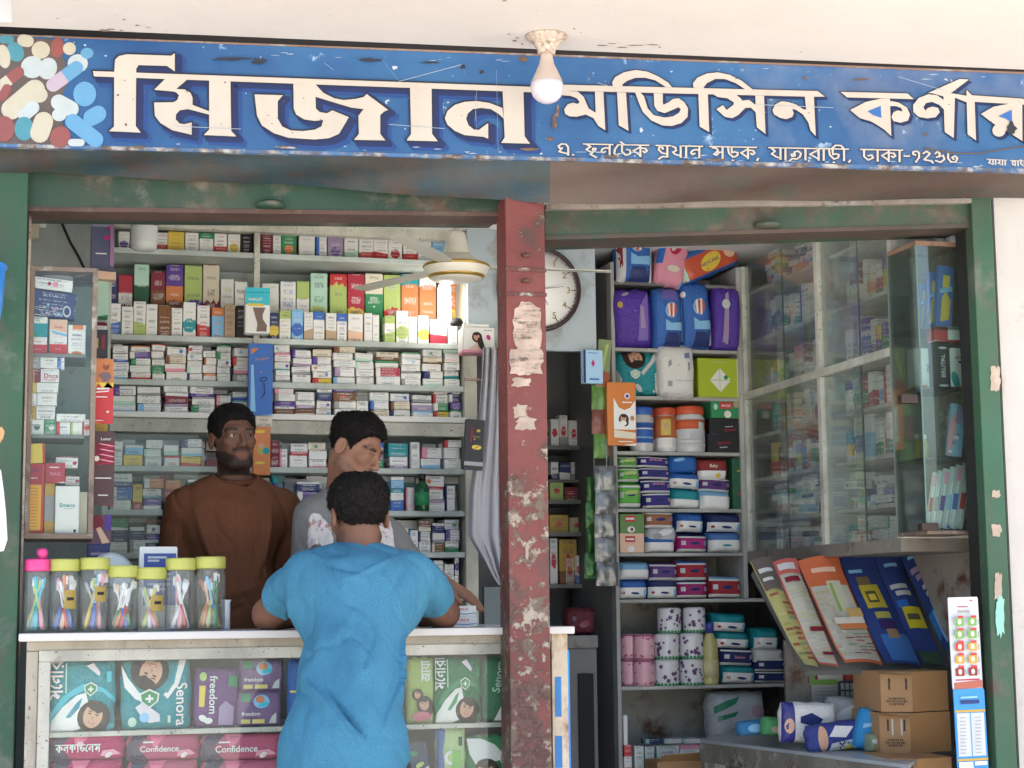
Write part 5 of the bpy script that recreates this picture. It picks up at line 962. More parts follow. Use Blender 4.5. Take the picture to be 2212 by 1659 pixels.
pk_('pad_pack', 'dark green pad pack half hidden behind the pillar', 1043, 1420, 1136, 1556, ((.02, .17, .07), 'green', 'white'), [('t', 'Senora', .35, .7, .25, 80, 'mint'), ('p', [(.25, .02), (.45, .3), (.75, .5), (.8, .02)], 'white')], zs2)
pk_('diaper_pack', 'dark speckled pack leaning below the right counter shelf', 888, 1604, 936, 1690, ((.06, .09, .14), 'lime', 'green'), [('e', .3, .75, .18, .12, 0, 'green'), ('e', .5, .45, .2, .1, 20, 'lime'), ('p', [(.5, .2), (.9, .3), (.9, .4), (.5, .3)], 'silver')], None, tilt=-.15)
pk_('diaper_pack', 'blue and pale green pack below the right counter shelf', 944, 1573, 1008, 1700, (( .55, .7, .35), 'lime', 'white'), [('p', [(0, 0), (.3, 0), (.2, .6), (.3, 1), (0, 1)], (.1, .16, .35)), ('e', .45, .5, .22, .22, 0, 'white'), ('e', .5, .5, .15, .15, 0, 'lime'), ('p', [(.5, .3), (.8, .3), (.8, .62), (.5, .62)], (.2, .5, .1)), ('p', [(.72, .7), (.85, .7), (.85, .85), (.72, .85)], 'dkgreen')], None)
pk_('pad_pack', 'green pad pack with a woman lying below the right counter shelf', 1010, 1588, 1106, 1720, ((.02, .25, .08), 'green', 'white'), [('p', [(.0, .95), (.05, .7), (.2, .5), (.5, .55), (.85, .7), (.9, .62), (.6, .85), (.3, .95)], 'white'), ('face', .4, .4, .24, 10), *shield(.85, .6, .14)], None)

# ---- on the counter: jars of toothbrushes
JG = glass('jar_plastic', (.99, .995, .995), .03, .08, .07, .2)
YEL = mat('yellow_lid', (.42, .43, .1), .35, bump=.1, bscale=200); PNK = mat('pink_lid', (.7, .06, .25), .35)
LBL = mat('jar_label', (.32, .23, .05), .5)
jars = [(78, 1208, 1368, 50, 'pink'), (137, 1208, 1368, 58, 'y'), (202, 1205, 1365, 58, 'y'), (264, 1222, 1366, 60, 'y'), (325, 1226, 1364, 60, 'y'), (389, 1206, 1363, 60, 'y'), (453, 1203, 1363, 60, 'y')]
jl = ['pink lidded plastic jar holding toothbrushes at the left end of the counter', 'yellow lidded jar of white and peach toothbrushes beside the pink lidded jar', 'yellow lidded jar of yellow and blue toothbrushes, third jar along the counter', 'low yellow lidded jar of orange banded toothbrushes, fourth along the counter', 'low yellow lidded jar with few thin toothbrushes before the blue white box', 'yellow lidded jar with crossed white toothbrushes, second from the customer', 'yellow lidded jar of green and orange toothbrushes nearest the customer']
brushes = [[('aqua', 'teal'), ('aqua', 'aqua'), ('pink', 'pink'), ('lime', 'lime')], [('white', 'blue'), ('peach', 'peach'), ('white', 'red'), ('white', 'blue'), ('pink', 'pink'), ('orange', 'white')], [('yellow', 'yellow'), ('sky', 'blue'), ('pink', 'pink'), ('silver', 'grey'), ('lime', 'yellow')], [('white', 'orange'), ('white', 'red'), ('white', 'blue'), ('white', 'green'), ('white', 'brown'), ('peach', 'orange')], [('lime', 'lime'), ('white', 'white'), ('silver', 'pink'), ('yellow', 'ochre')], [('white', 'white'), ('white', 'pink'), ('white', 'red'), ('white', 'white')], [('orange', 'orange'), ('lime', 'lime'), ('green', 'green'), ('orange', 'ochre'), ('sky', 'blue'), ('peach', 'red')]]
NAMEJ = ['pink lidded jar', 'second jar', 'third jar', 'fourth jar', 'fifth jar', 'sixth jar', 'seventh jar']
rb = random.Random(3)
for q_ in brushes: q_ += [q_[0], (q_[1][1], q_[1][0]), q_[-1]] if len(q_) < 5 else [q_[2], q_[3]]
for j, (u, v0, v1, w, kk) in enumerate(jars):
    Yj = .13; b = P(u, v1, Yj); k = px(Yj); b.z = ZK + .0005; h = P(u, v0, Yj).z - b.z; r = w * k / 2
    t = thing('plastic_jar', jl[j], 'jar', b, 'jars of toothbrushes on the counter')
    lid = h - .032
    MB().lathe([(r * .9, .001), (r * .97, .006), (r, .02), (r, lid * .85), (r * .9, lid * .95), (r * .88, lid), (r * .86, lid), (r * .88, lid * .945), (r * .975, lid * .85), (r * .975, .02), (r * .94, .008), (.0, .004), (0, .001)], b, JG, 32).build('jar', t)
    MB().lathe([(0, lid - .002), (r * .98, lid - .002), (r * 1.0, lid + .002), (r * 1.0, h - .006), (r * .95, h), (0, h)], b, PNK if kk == 'pink' else YEL, 32).build('lid', t)
    if kk == 'pink': MB().lathe([(0, h), (.012, h), (.012, h + .008), (.016, h + .014), (.0155, h + .024), (.01, h + .03), (0, h + .031)], b + Vector((.012, 0, 0)), PNK, 20).build('knob', t)
    if j in (1, 2, 4):
        a0 = -.25; seg = [(r * 1.006 * math.cos(math.pi * 1.5 + a0 + .16 * i + .25), r * 1.006 * math.sin(math.pi * 1.5 + a0 + .16 * i + .25)) for i in range(6)]
        z0, z1 = lid * (.38 if j != 2 else .48), lid * (.68 if j != 2 else .72)
        mb = MB()
        for (xa_, ya_), (xb_, yb_) in zip(seg, seg[1:]): mb.add([b + Vector((xa_, ya_, z0)), b + Vector((xb_, yb_, z0)), b + Vector((xb_, yb_, z1)), b + Vector((xa_, ya_, z1))], [(0, 1, 2, 3)], LBL)
        for (xa_, ya_), (xb_, yb_) in zip(seg[1:], seg[2:-1]): mb.add([b + Vector((xa_ * 1.01, ya_ * 1.01, (z0 + z1) / 2 - .003)), b + Vector((xb_ * 1.01, yb_ * 1.01, (z0 + z1) / 2 - .003)), b + Vector((xb_ * 1.01, yb_ * 1.01, (z0 + z1) / 2 + .006)), b + Vector((xa_ * 1.01, ya_ * 1.01, (z0 + z1) / 2 + .006))], [(0, 1, 2, 3)], flat('black'))
        mb.build('label', t)
    for i, (c1, c2) in enumerate(brushes[j]):
        a = 2 * math.pi * i / len(brushes[j]) + .5; q = r * .7
        a2 = a + rb.uniform(-1.3, 1.3); q2 = r * rb.uniform(.35, .72); q *= rb.uniform(.6, 1)
        f0 = b + Vector((-q * math.cos(a), -q * .8 * math.sin(a) , .008)); f1 = b + Vector((q2 * math.cos(a2), q2 * .8 * math.sin(a2), lid * rb.uniform(.78, .95)))
        d = f1 - f0; m1, m2 = mat('brush_' + str(c1), c1, .3), mat('brush_' + str(c2), c2, .3)
        t2 = thing('toothbrush', '%s toothbrush with %s handle, %s in the %s from the left' % (cw(c1), cw(c2), ORD[i], NAMEJ[j]), 'toothbrush', f0, 'toothbrushes in the counter jars')
        MB().tube([f0, f0 + d * .08, f0 + d * .3, f0 + d * .46], [.004, .0072, .006, .004], m2, 8).build('handle', t2)
        MB().tube([f0 + d * .46, f0 + d * .6, f0 + d * .76, f0 + d * .8, f0 + d * .96, f0 + d], [.0034, .003, .003, .0052, .0055, .003], m1, 8).build('neck', t2)
        sd = Vector((1 if i % 2 else -1, 0, 0)) * .006
        MB().box(f0 + d * .82 + sd - Vector((.004, .004, .0)), f0 + d * .97 + sd + Vector((.004, .004, 0)), mat('bristle', 'white', .8)).build('bristles', t2)
# ---- other things on the counter
o = printed('book_box', 'white box with a blue panel standing behind the toothbrush jars', 'box', 301, 1181, 383, 1236, .3, .04, ('white', 'blue', 'white'), dens=0, z0=ZK)
o.scale.z = P(340, 1181, .3).z - ZK; deco(o, [('p', [(.12, .3), (.97, .3), (.97, .92), (.12, .92)], (.06, .1, .32)), *[('p', [(.22, y), (.22 + w_, y), (.22 + w_, y + .025), (.22, y + .025)], 'silver') for y, w_ in [(.86, .5), (.82, .3), (.72, .45), (.66, .6), (.6, .6), (.54, .6), (.48, .5)]]])
c0 = P(246, 1232, .34)
o = tag(MB().lathe([(.0, -.004), (.05, -.004), (.062, .0), (.065, .004), (.05, .006), (0, .006)], (0, 0, 0), mat('pale_disc', (.6, .66, .66), .4), 32).build('white_disc'), 'pale round disc leaning behind the toothbrush jars', 'disc'); o.location = c0; o.rotation_euler = (1.35, .35, .2); o.scale = (1, .8, 1)
c0 = P(487, 1362, .16); c0.z = ZK + .0005
tag(MB().lathe([(0, 0), (.012, 0), (.013, .01), (.0135, .08), (.016, .088), (.0145, .088), (.0115, .08), (.011, .01), (0, .006)], c0, mat('frosted_plastic', (.6, .66, .7), .3), 20).build('plastic_cup'), 'small frosted plastic cup beside the last toothbrush jar', 'cup')
for i, (u0, v0, u1, v1, Y, dz) in enumerate([(983, 1321, 1030, 1343, .24, .0), (981, 1298, 1028, 1321, .25, None)]):
    o = printed('saline_box', ['white box with a blue wave under its twin near the resting hand', 'white lettered box under the resting hand'][i], 'box', u0, v0, u1, v1, Y, .06, ('white', 'navy', 'red'), dens=0, rot=-.1, group='saline boxes on the counter')
    o.location.z = ZK + .0005 if i == 0 else sb_top; sb_top = o.location.z + o.scale.z + .0005
    deco(o, [('p', [(0, .25), (.5, .18), (1, .3), (1, .36), (.5, .25), (0, .33)], 'blue'), ('t', 'ORS N', .4, .68, .16, 0, 'crimson')])
for nm, lab, u0, u1, y0, y1, dz, c in (('paper_sheet', 'white paper sheet lying on the counter near the pillar', 1035, 1110, .1, .3, .001, (.75, .76, .78)), ('newspaper', 'folded grey newspaper on the counter right of the boxes', 1010, 1180, .3, .48, .004, (.35, .38, .42)), ('paper_sheet', 'second white paper half behind the customer on the counter', 905, 1000, .1, .2, .0015, (.8, .78, .74))):
    tag(MB().box((P(u0, 1345, .2).x, y0, ZK + dz), (P(u1, 1345, .2).x, y1, ZK + dz + .002), mat(nm + '%d' % u0, c, .8, var=.2, vscale=40)).build(nm), lab, 'paper')
# ================================================================== RIGHT BAY
ru = thing('display_shelves', 'grey shelf unit of packs, jars and tissue rolls seen through the doorway', 'shelves', P(1470, 1500, YR))
ra, rb_ = P(1331, 1000, YR).x, P(1603, 1000, YR).x
GSH = worn('grey_shelf_paint', (.42, .43, .4), rust=(.14, .12, .1), under=(.4, .4, .36), lo=.6, hi=.7, scale=9, grime=.35)
DSH = worn('dark_grey_side', (.18, .185, .18), rust=(.07, .06, .05), under=(.16, .16, .16), lo=.6, hi=.7, scale=5)
RV = [612, 754, 857, 976, 1099, 1194, 1294, 1481, 1690]
RZ = [zv(1460, v, YR) for v in RV]
MB().box((ra, YR + .3, 0), (rb_, YR + .315, 2.5), worn('olive_back', (.32, .32, .28), scale=4)).build('back_panel', ru)
MB().box((ra - .012, YR - .004, 0), (ra + .004, YR + .05, 2.5), GSH, .002).build('front_edge', ru)
MB().box((ra - .012, YR + .051, 0), (ra + .002, YR + .6, 2.5), DSH).build('side_panel', ru)
MB().box((rb_ - .006, YR - .002, RZ[6]), (rb_ + .012, YR + .3, 2.5), GSH, .002).build('front_edge', ru)
xw = P(1706, 1480, YR).x
for i, z in enumerate(RZ[:8]):
    MB().box((ra + .005, YR, z - .014), ((rb_ - .007) if i < 6 else xw, YR + .3, z), GSH if i else DSH, .002).build('shelf', ru)
MB().box((ra + .005, YR + .02, RZ[5] + .01), (ra + .01, YR + .3, RZ[6]), DSH).build('side_liner', ru)
side = MB().box((P(1262, 1000, YR + .5).x, YR + .3, 0), (P(1300, 1000, YR + .5).x, YR + .6, zv(1290, 1250, YR)), DSH)
def rp(name, label, u0, v0, u1, v1, c, sh=(), si=None, kind='pack', dep=.12, tilt=0., dy=0., cat='pack', **kw):
    kw.setdefault('dens', 0)
    o = printed(name, label, cat, u0, v0, u1, v1, YR + .01 + dy, dep, c, kind=kind, tilt=tilt, **kw)
    if si is not None: d = o.location.z - RZ[si]; o.scale.z += d; o.location.z = RZ[si]
    if sh: deco(o, sh, kind != 'box')
    return o
bl = ('blue', 'white', 'red')
hug = [('e', .55, .62, .2, .26, -10, 'sky'), ('e', .58, .62, .17, .24, -10, (.5, .12, .1)), ('p', [(.45, .52), (.52, .52), (.5, .72), (.44, .72)], 'white'), ('p', [(.58, .5), (.64, .5), (.66, .74), (.6, .74)], 'white'), ('p', [(.35, .28), (.95, .28), (.95, .42), (.55, .4), (.35, .46)], 'sky'), ('p', [(.3, .02), (.9, .02), (.75, .24), (.4, .24)], 'navy')]
rp('diaper_pack', 'blue and white diaper pack with red badge at the top left of the shelf', 1335, 470, 1412, 610, ('blue', 'white', 'red'), [('p', [(0, 0), (.22, 0), (.22, 1), (0, 1)], 'silver'), ('p', [(0, .2), (.14, .25), (.12, 1), (0, 1)], 'maroon'), ('p', [(.9, 0), (1, 0), (1, 1), (.9, 1)], 'white'), *hug], None, dy=-.04)
rp('diaper_pack', 'pink diaper pack leaning between the blue pack and the orange one', 1414, 470, 1481, 616, ('pink', 'sky', 'red'), [('p', [(0, .3), (.15, .3), (.25, 1), (0, 1)], 'blue'), ('e', .5, .6, .3, .2, 80, 'crimson'), ('e', .45, .62, .1, .25, -10, 'silver'), ('e', .5, .25, .2, .1, 0, 'cream')], None, tilt=.16, dy=-.05)
rp('diaper_pack', 'orange and blue diaper pack with yellow star lying tilted on the top shelf', 1478, 524, 1612, 590, ('blue', 'sky', 'orange'), [('p', [(.02, .1), (.97, .1), (.97, .78), (.02, .78)], (.55, .1, .05)), ('e', .5, .42, .19, .12, 20, 'yellow'), ('t', 'NEOCARE', .48, .42, .07, 4, 'navy'), ('e', .85, .5, .1, .1, 0, 'peach'), ('p', [(0, .1), (.08, .1), (.08, .8), (0, .8)], 'mint')], None, tilt=-.42, dy=-.05)
rp('diaper_pack', 'violet diaper pack at the left of the second shelf', 1332, 619, 1418, 757, ('violet', 'purple', 'lilac'), [('p', [(.55, .1), (.8, .1), (.86, .9), (.7, .75), (.6, .5)], (.2, .14, .45)), ('p', [(.62, .3), (.75, .3), (.72, .65), (.64, .7)], 'lilac'), ('e', .15, .7, .06, .08, 0, 'ochre'), ('e', .3, .88, .1, .04, 20, 'lilac')], 1, tilt=-.05, dy=-.05, dep=.16)
rp('diaper_pack', 'tall blue diaper pack with red badge, second on the second shelf', 1416, 620, 1478, 757, bl, hug + [('p', [(.2, .8), (.8, .78), (.75, .97), (.3, .97)], (.14, .12, .4)), ('p', [(.92, .1), (1, .1), (1, .85), (.92, .9)], 'white')], 1, dy=-.06)
rp('diaper_pack', 'raised blue diaper pack with red badge and white edge, third on the second shelf', 1478, 607, 1541, 746, bl, hug + [('p', [(.88, .05), (1, .05), (1, .6), (.95, .5)], 'white'), ('e', .06, .8, .06, .1, 0, 'white')], 1, tilt=-.03, dy=-.05)
rp('diaper_pack', 'violet pack with pale streak at the right of the second shelf', 1541, 615, 1603, 742, ('violet', 'purple', 'lilac'), [('p', [(.3, .12), (.5, .08), (.5, .9), (.38, .85)], 'lilac'), ('e', .4, .7, .14, .16, 0, 'silver')], 1, tilt=.03, dy=-.04)
rp('pad_pack', 'teal pad pack with a woman lying on its side on the third shelf', 1334, 757, 1432, 853, ('teal', 'aqua', 'white'), [('face', .4, .85, .2, 200), ('p', [(.55, .45), (.8, .75), (.95, 1), (.85, 1), (.7, .75), (.5, .52)], 'silver'), *shield(.38, .47, .11, 'mint'), ('t', 'Senora', .82, .3, .15, 90, 'white'), ('e', .45, .18, .05, .1, 40, 'silver'), ('p', [(0, .6), (.1, .35), (.04, .1), (0, .1)], 'silver')], 2)
rp('plastic_bag', 'crumpled white plastic bag with grey print on the third shelf', 1428, 742, 1506, 858, ('white', 'silver', 'grey'), [('p', [(.65, .72), (.8, .74), (.8, .84), (.65, .82)], (.2, .22, .4)), ('p', [(.18, .2), (.3, .2), (.3, .3), (.18, .3)], 'grey'), ('p', [(.2, .55), (.3, .6), (.28, .7), (.2, .66)], 'grey'), ('p', [(.38, .3), (.9, .3), (.9, .32), (.38, .32)], 'silver'), ('p', [(.75, .5), (.78, .5), (.78, .65), (.75, .65)], 'navy')], None, dy=-.06, cat='bag')
rp('lime_box', 'lime green box with a white diamond on the third shelf', 1508, 774, 1598, 854, ((.4, .52, .03), 'lime', 'white'), [('p', [(.28, .45), (.52, .75), (.78, .45), (.53, .15)], 'white'), ('p', [(.51, .16), (.525, .16), (.525, .74), (.51, .74)], 'lime'), ('p', [(.29, .44), (.77, .44), (.77, .46), (.29, .46)], 'lime'), ('e', .66, .52, .05, .05, 0, 'green'), ('p', [(.3, .88), (.7, .88), (.7, .92), (.3, .92)], 'lime'), ('p', [(.93, 0), (.96, 0), (.96, 1), (.93, 1)], 'white')], 2, kind='box', cat='box')
# jars of the fourth shelf
def rjar(name, label, u, v0, v1, w, body, cap, bands, dy=.06, ncap=.17):
    Y = YR + dy; b = P(u, v1, Y); b.z = RZ[3]; k = px(Y); h = zv(u, v0, Y) - b.z; r = w * k / 2
    t = thing(name, label, 'jar', b)
    zc = h * (1 - ncap)
    MB().lathe([(0, 0), (r * .95, 0), (r, .006), (r, zc * .9), (r * .9, zc * .97), (r * .88, zc), (0, zc)], b, body, 28).build('jar', t)
    MB().lathe([(0, zc), (r * .96, zc), (r * .98, zc + .004), (r * .98, h - .006), (r * .9, h), (0, h)], b, cap, 28).build('lid', t)
    for i, (a, c, m) in enumerate(bands): MB().lathe([(r * (1.008 + .002 * i), h * a), (r * (1.008 + .002 * i), h * c)], b, m, 28).build('label', t)
    return t
OP = mat('milky_plastic', (.6, .6, .6), .25); RC = mat('orange_red_lid', (.6, .1, .04), .3)
rjar('wipes_jar', 'white and blue wipes jar half behind the orange mask pack', 1386, 881, 974, 50, OP, mat('blue_lid', (.05, .15, .55), .3), [(.2, .65, flat('blue')), (.5, .53, flat('white')), (.3, .34, flat('sky'))])
rjar('slim_bottle', 'slim orange labelled bottle between the wipes jars', 1409, 886, 973, 17, OP, RC, [(.3, .7, flat((.6, .15, .05)))], .09)
t = rjar('wipes_jar', 'orange lidded wipes jar with a yellow and white label', 1438, 882, 974, 46, OP, RC, [(.32, .8, flat((.55, .16, .06)))], .05)
t = rjar('wipes_jar', 'large orange lidded wipes jar beside the black boxes', 1490, 880, 973, 66, OP, RC, [(.25, .72, flat('silver')), (.5, .7, flat((.6, .13, .05))), (.12, .2, flat('silver'))], .05)
def on_jar(t, u, v0, v1, w, c, Y):                # a printed patch on the front of a jar
    k = px(Y); a, b_ = P(u, v1, Y), P(u, v0, Y); mb = MB(); n = 6
    r = t.children[0].dimensions.x / 2 * 1.02 + .001; cx, cy = t.location.x, t.location.y; ac = math.asin(max(-.95, min(.95, (a.x - cx) / r))); aw = w * k / r / 2
    for i in range(n):
        t0, t1 = ac - aw + 2 * aw * i / n, ac - aw + 2 * aw * (i + 1) / n; p = lambda q, z: (cx + r * math.sin(q), cy - r * math.cos(q), z)
        mb.add([p(t0, a.z), p(t1, a.z), p(t1, b_.z), p(t0, b_.z)], [(0, 1, 2, 3)], flat(c))
    mb.build('label_patch', t)
on_jar(t, 1478, 930, 948, 26, 'silver', YR); on_jar(t, 1514, 912, 935, 16, 'silver', YR)
wj = [o for o in COL.objects if o.name.startswith('wipes_jar')][1]
on_jar(wj, 1440, 905, 940, 22, (.65, .5, .12), YR); on_jar(wj, 1441, 912, 926, 9, 'skin', YR - .003); on_jar(wj, 1438, 945, 966, 34, 'white', YR)
rp('soap_box', 'green leafy box with red emblem on top of the black boxes', 1536, 863, 1600, 903, ('green', 'lime', 'red'), [('p', [(.3, .5), (.72, .5), (.72, .85), (.3, .85)], 'red'), ('t', 'MASK', .51, .67, .13, 0, 'white'), ('e', .15, .6, .07, .1, 0, 'mint'), ('e', .55, .2, .12, .12, 0, 'white'), ('e', .85, .75, .09, .12, 0, 'tan')], None, kind='box', cat='box')
rp('black_box', 'black box with small red lettering under the green leafy box', 1533, 903, 1599, 939, ('black', 'navy', 'red'), [('t', 'Xtreme', .65, .3, .12, 6, 'crimson'), ('p', [(.5, .45), (.75, .48), (.75, .52), (.5, .49)], 'silver')], None, kind='box', cat='box', dy=.0)
rp('black_box', 'lower black box with red and white lettering on the fourth shelf', 1530, 938, 1598, 974, ('black', 'navy', 'red'), [('t', 'Xtreme', .5, .55, .14, 6, 'crimson'), ('p', [(.35, .25), (.6, .28), (.6, .33), (.35, .3)], 'silver')], 3, kind='box', cat='box')
# folded packs: coloured top, white front flap
def flap(u0, v0, u1, v1, c, lab, si=None, tilt=0., wht=.45, mark='navy', slot=True, dy=0., extra=(), grp='folded packs on the doorway shelves', top=None):
    sh = [('p', [(.02, .04), (.98, .04), (.98, wht), (.02, wht)], 'white')] if wht else []
    if wht and slot: sh += [('e', .5, wht * .52, .15, .035, -4, mark), ('e', .12, wht * .55, .045, .04, 0, 'crimson'), ('p', [(.8, wht * .2), (.94, wht * .2), (.94, wht * .85), (.8, wht * .85)], 'sky')]
    if top: sh += [('p', [(.03, .82), (.97, .82), (.97, .97), (.03, .97)], top)]
    if not wht: sh += [('p', [(.02, .06), (.98, .06), (.98, .2), (.02, .2)], 'white'), ('p', [(.02, .78), (.98, .78), (.98, .86), (.02, .86)], 'white'), ('e', .5, .5, .16, .045, 3, 'navy'), ('p', [(.8, .4), (.92, .4), (.92, .62), (.8, .62)], 'lilac'), ('p', [(.08, .4), (.2, .4), (.2, .62), (.08, .62)], 'silver')]
    return rp('napkin_pack', lab, u0, v0, u1, v1, c, list(sh) + list(extra), si, 'packb', .17, tilt, dy, 'pack', group=grp)
G = ('green', 'lime', 'white'); bright = (.14, .5, .08)
for i, (v0, v1) in enumerate([(1040, 1094), (1008, 1042), (984, 1010)]): flap(1337, v0, 1390 - 4 * i, v1, (bright, 'lime', 'white'), ['bottom', 'middle', 'top'][i] + ' bright green pack at the left of the fifth shelf', 4 if i == 0 else None, 0, 0 if i == 0 else .0, extra=[('e', .5, .6, .3, .08, 5, 'lime')])
pu = ((.05, .035, .25), 'white', 'pink')
for i, (u0, v0, u1, v1) in enumerate([(1393, 1061, 1455, 1094), (1388, 1034, 1455, 1066), (1384, 1008, 1452, 1036), (1380, 984, 1450, 1011)]): flap(u0, v0, u1, v1, pu, ['lowest', 'second', 'third', 'topmost'][i] + ' purple folded pack in the stack beside the green packs', 4 if i == 0 else None, .02 * (i - 1), 0, extra=[('t', 'SAVLON', .5, .66, .1, 0, 'pink')] if i in (1, 3) else [])
flap(1452, 1054, 1516, 1094, ('teal', 'white', 'navy'), 'teal pack with sagging white flap on the fifth shelf', 4, .06, .45, slot=False); flap(1450, 1020, 1516, 1056, ('blue', 'white', 'navy'), 'blue pack with white flap in the middle of the fifth shelf', None, .05, .6, dy=-.01); rp('napkin_pack', 'shiny round blue pack on top of the white flapped one', 1450, 983, 1511, 1022, ((.03, .16, .5), 'sky', 'sky'), [('e', .3, .75, .2, .06, 10, 'sky')], None, 'pack')
flap(1516, 1058, 1582, 1104, ('sky', 'white', 'aqua'), 'pack with large creased white flap hanging over the fifth shelf edge', None, .05, .7, slot=False, dy=-.03); flap(1513, 1030, 1582, 1064, ((.14, .05, .2), 'white', 'navy'), 'plum purple pack above the creased white flap', None, .06, 0); rp('napkin_pack', 'red bag with white flap at the top of the fifth shelf stack', 1512, 990, 1577, 1036, ((.3, .04, .04), 'white', 'white'), [('p', [(.0, .0), (.85, .05), (.85, .42), (0, .42)], 'white'), ('e', .6, .2, .08, .08, 0, 'yellow'), ('t', 'Baby', .45, .65, .14, 0, 'cream')], None, 'pack', dy=-.01)
rp('green_box', 'dark green upright box with round emblems at the fifth shelf end', 1582, 990, 1606, 1095, ('dkgreen', 'green', 'yellow'), [('e', .7, .75, .3, .09, 0, 'ochre'), ('e', .7, .3, .25, .1, 0, 'red')], 4, kind='box', cat='box', dep=.08)
rp('soap_box', 'green soap box standing on the cream soap box', 1339, 1110, 1392, 1152, ((.12, .25, .07), 'white', 'red'), [('p', [(.2, .6), (.62, .6), (.62, .9), (.2, .9)], 'red'), ('p', [(.24, .7), (.58, .7), (.58, .8), (.24, .8)], 'white'), ('e', .45, .2, .16, .12, 0, 'white'), ('e', .48, .2, .06, .07, 0, 'brown')], None, kind='box', cat='box'); rp('soap_box', 'cream soap box with red badge on the sixth shelf', 1339, 1152, 1392, 1190, ('peach', 'white', 'red'), [('p', [(.22, .55), (.62, .55), (.62, .85), (.22, .85)], 'red'), ('p', [(.26, .65), (.58, .65), (.58, .75), (.26, .75)], 'white'), ('e', .45, .2, .14, .12, 0, 'white')], 5, kind='box', cat='box')
flap(1397, 1156, 1463, 1194, ('blue', 'white', 'navy'), 'pale pack with sagging white front, lowest in the second stack of the sixth shelf', 5, 0, .6, slot=False); rp('napkin_pack', 'crumpled silver bag in the second stack of the sixth shelf', 1400, 1138, 1466, 1172, ('silver', 'sky', 'white'), [('e', .6, .7, .3, .1, 20, 'white'), ('e', .3, .4, .15, .1, 0, 'grey')], None, 'pack'); flap(1393, 1102, 1460, 1142, ((.4, .16, .08), 'white', 'navy'), 'terracotta pack with dark slot on top of the silver bag', None, .01, 0, top=(.1, .13, .2))
flap(1468, 1153, 1532, 1192, ('magenta', 'white', 'lilac'), 'magenta pack with white stripes on the sixth shelf', 5, .02, 0, top='navy'); flap(1466, 1106, 1524, 1150, ('blue', 'white', 'navy'), 'deep blue pack with drooping white flap above the magenta pack', None, .04, .55)
flap(1534, 1148, 1606, 1193, ((.08, .2, .5), 'white', 'teal'), 'blue pack with broad white front at the right of the sixth shelf', 5, 0, .6, slot=False, extra=[('e', .5, .35, .14, .03, 0, 'teal')]); flap(1532, 1107, 1606, 1150, ('navy', 'white', 'navy'), 'navy pack with white slotted flap at the upper right of the sixth shelf', None, .02, .5)
flap(1340, 1252, 1403, 1293, ('blue', 'white', 'navy'), 'blue pack with white slotted front at the bottom left of the seventh shelf', 6, 0, .6); flap(1340, 1212, 1408, 1253, ('sky', 'white', 'navy'), 'pale blue pack with plain white front at the top left of the seventh shelf', None, 0, .55, slot=False)
flap(1404, 1250, 1468, 1293, ('navy', 'white', 'navy'), 'navy pack with white slotted front, second along the seventh shelf', 6, 0, .6); flap(1407, 1214, 1468, 1256, ((.15, .07, .25), 'white', 'navy'), 'purple slotted pack, upper second along the seventh shelf', None, .02, 0)
flap(1467, 1252, 1534, 1293, ((.38, .03, .16), 'white', 'lilac'), 'dark pink striped pack, lower third along the seventh shelf', 6, 0, 0, top='navy'); flap(1466, 1210, 1534, 1256, ((.45, .03, .05), 'white', 'navy'), 'red striped pack with blue top, upper third along the seventh shelf', None, 0, 0, top='blue')
flap(1536, 1244, 1606, 1293, ((.4, .03, .04), 'white', 'navy'), 'red striped pack alone at the right of the seventh shelf', 6, .02, 0, top='sky')
rp('medicine_carton', 'small white box standing deep at the right of the seventh shelf', 1580, 1228, 1604, 1262, ('white', 'red', 'red'), (), None, kind='box', cat='box', dy=.15, dens=.6, rows=8)
# tissue rolls, oil, packs of the eighth shelf
def roll(lab, u, v0, v1, w, base, prt, seed, dy, zb):
    Y = YR + dy; b = P(u, v1, Y); k = px(Y); h = zv(u, v0, Y) - zv(u, v1, Y); r = w * k / 2; b.z = zb
    t = thing('tissue_roll', lab, 'tissue roll', b, 'wrapped tissue rolls on the eighth shelf')
    MB().lathe([(0, .0), (r * .85, .0), (r * .98, .006), (r, .015), (r, h - .015), (r * .96, h - .005), (r * .6, h), (0, h - .004)], b, base, 24).build('wrapped_roll', t)
    rd = random.Random(seed); mb = MB()
    def dot(a, z, s, m):
        pts = [(b.x + r * 1.006 * math.sin(a + dx * s / r), b.y - r * 1.006 * math.cos(a + dx * s / r), b.z + z + dz * s) for dx, dz in [(math.cos(q) * (1 if i % 2 else .5), math.sin(q) * (1 if i % 2 else .5)) for i, q in enumerate([math.pi * j / 5 for j in range(10)])]]
        mb.add(pts, [list(range(10))], m)
    for i in range(16):
        if prt == 'flower': dot(rd.uniform(-1.3, 1.3), h * rd.uniform(.15, .85), rd.uniform(.006, .013), flat((.13, .05, .16)))
        else: dot(rd.uniform(-1.3, 1.3), h * rd.choice([.1, .14, .8, .85, .5]), .006, flat(prt))
    if prt == 'flower':
        for i in range(9): dot(-1.3 + .3 * i, h * .05, .009, flat('green'))
    else: mb.lathe([(r * 1.004, h * .9), (r * 1.004, h * .96)], b, flat(prt), 24)
    mb.build('print', t); return h
pkm = mat('pink_film', (.7, .4, .45), .3, bump=.2, bscale=60); whm = mat('white_film', (.72, .72, .72), .3, bump=.2, bscale=60)
z8 = RZ[7]
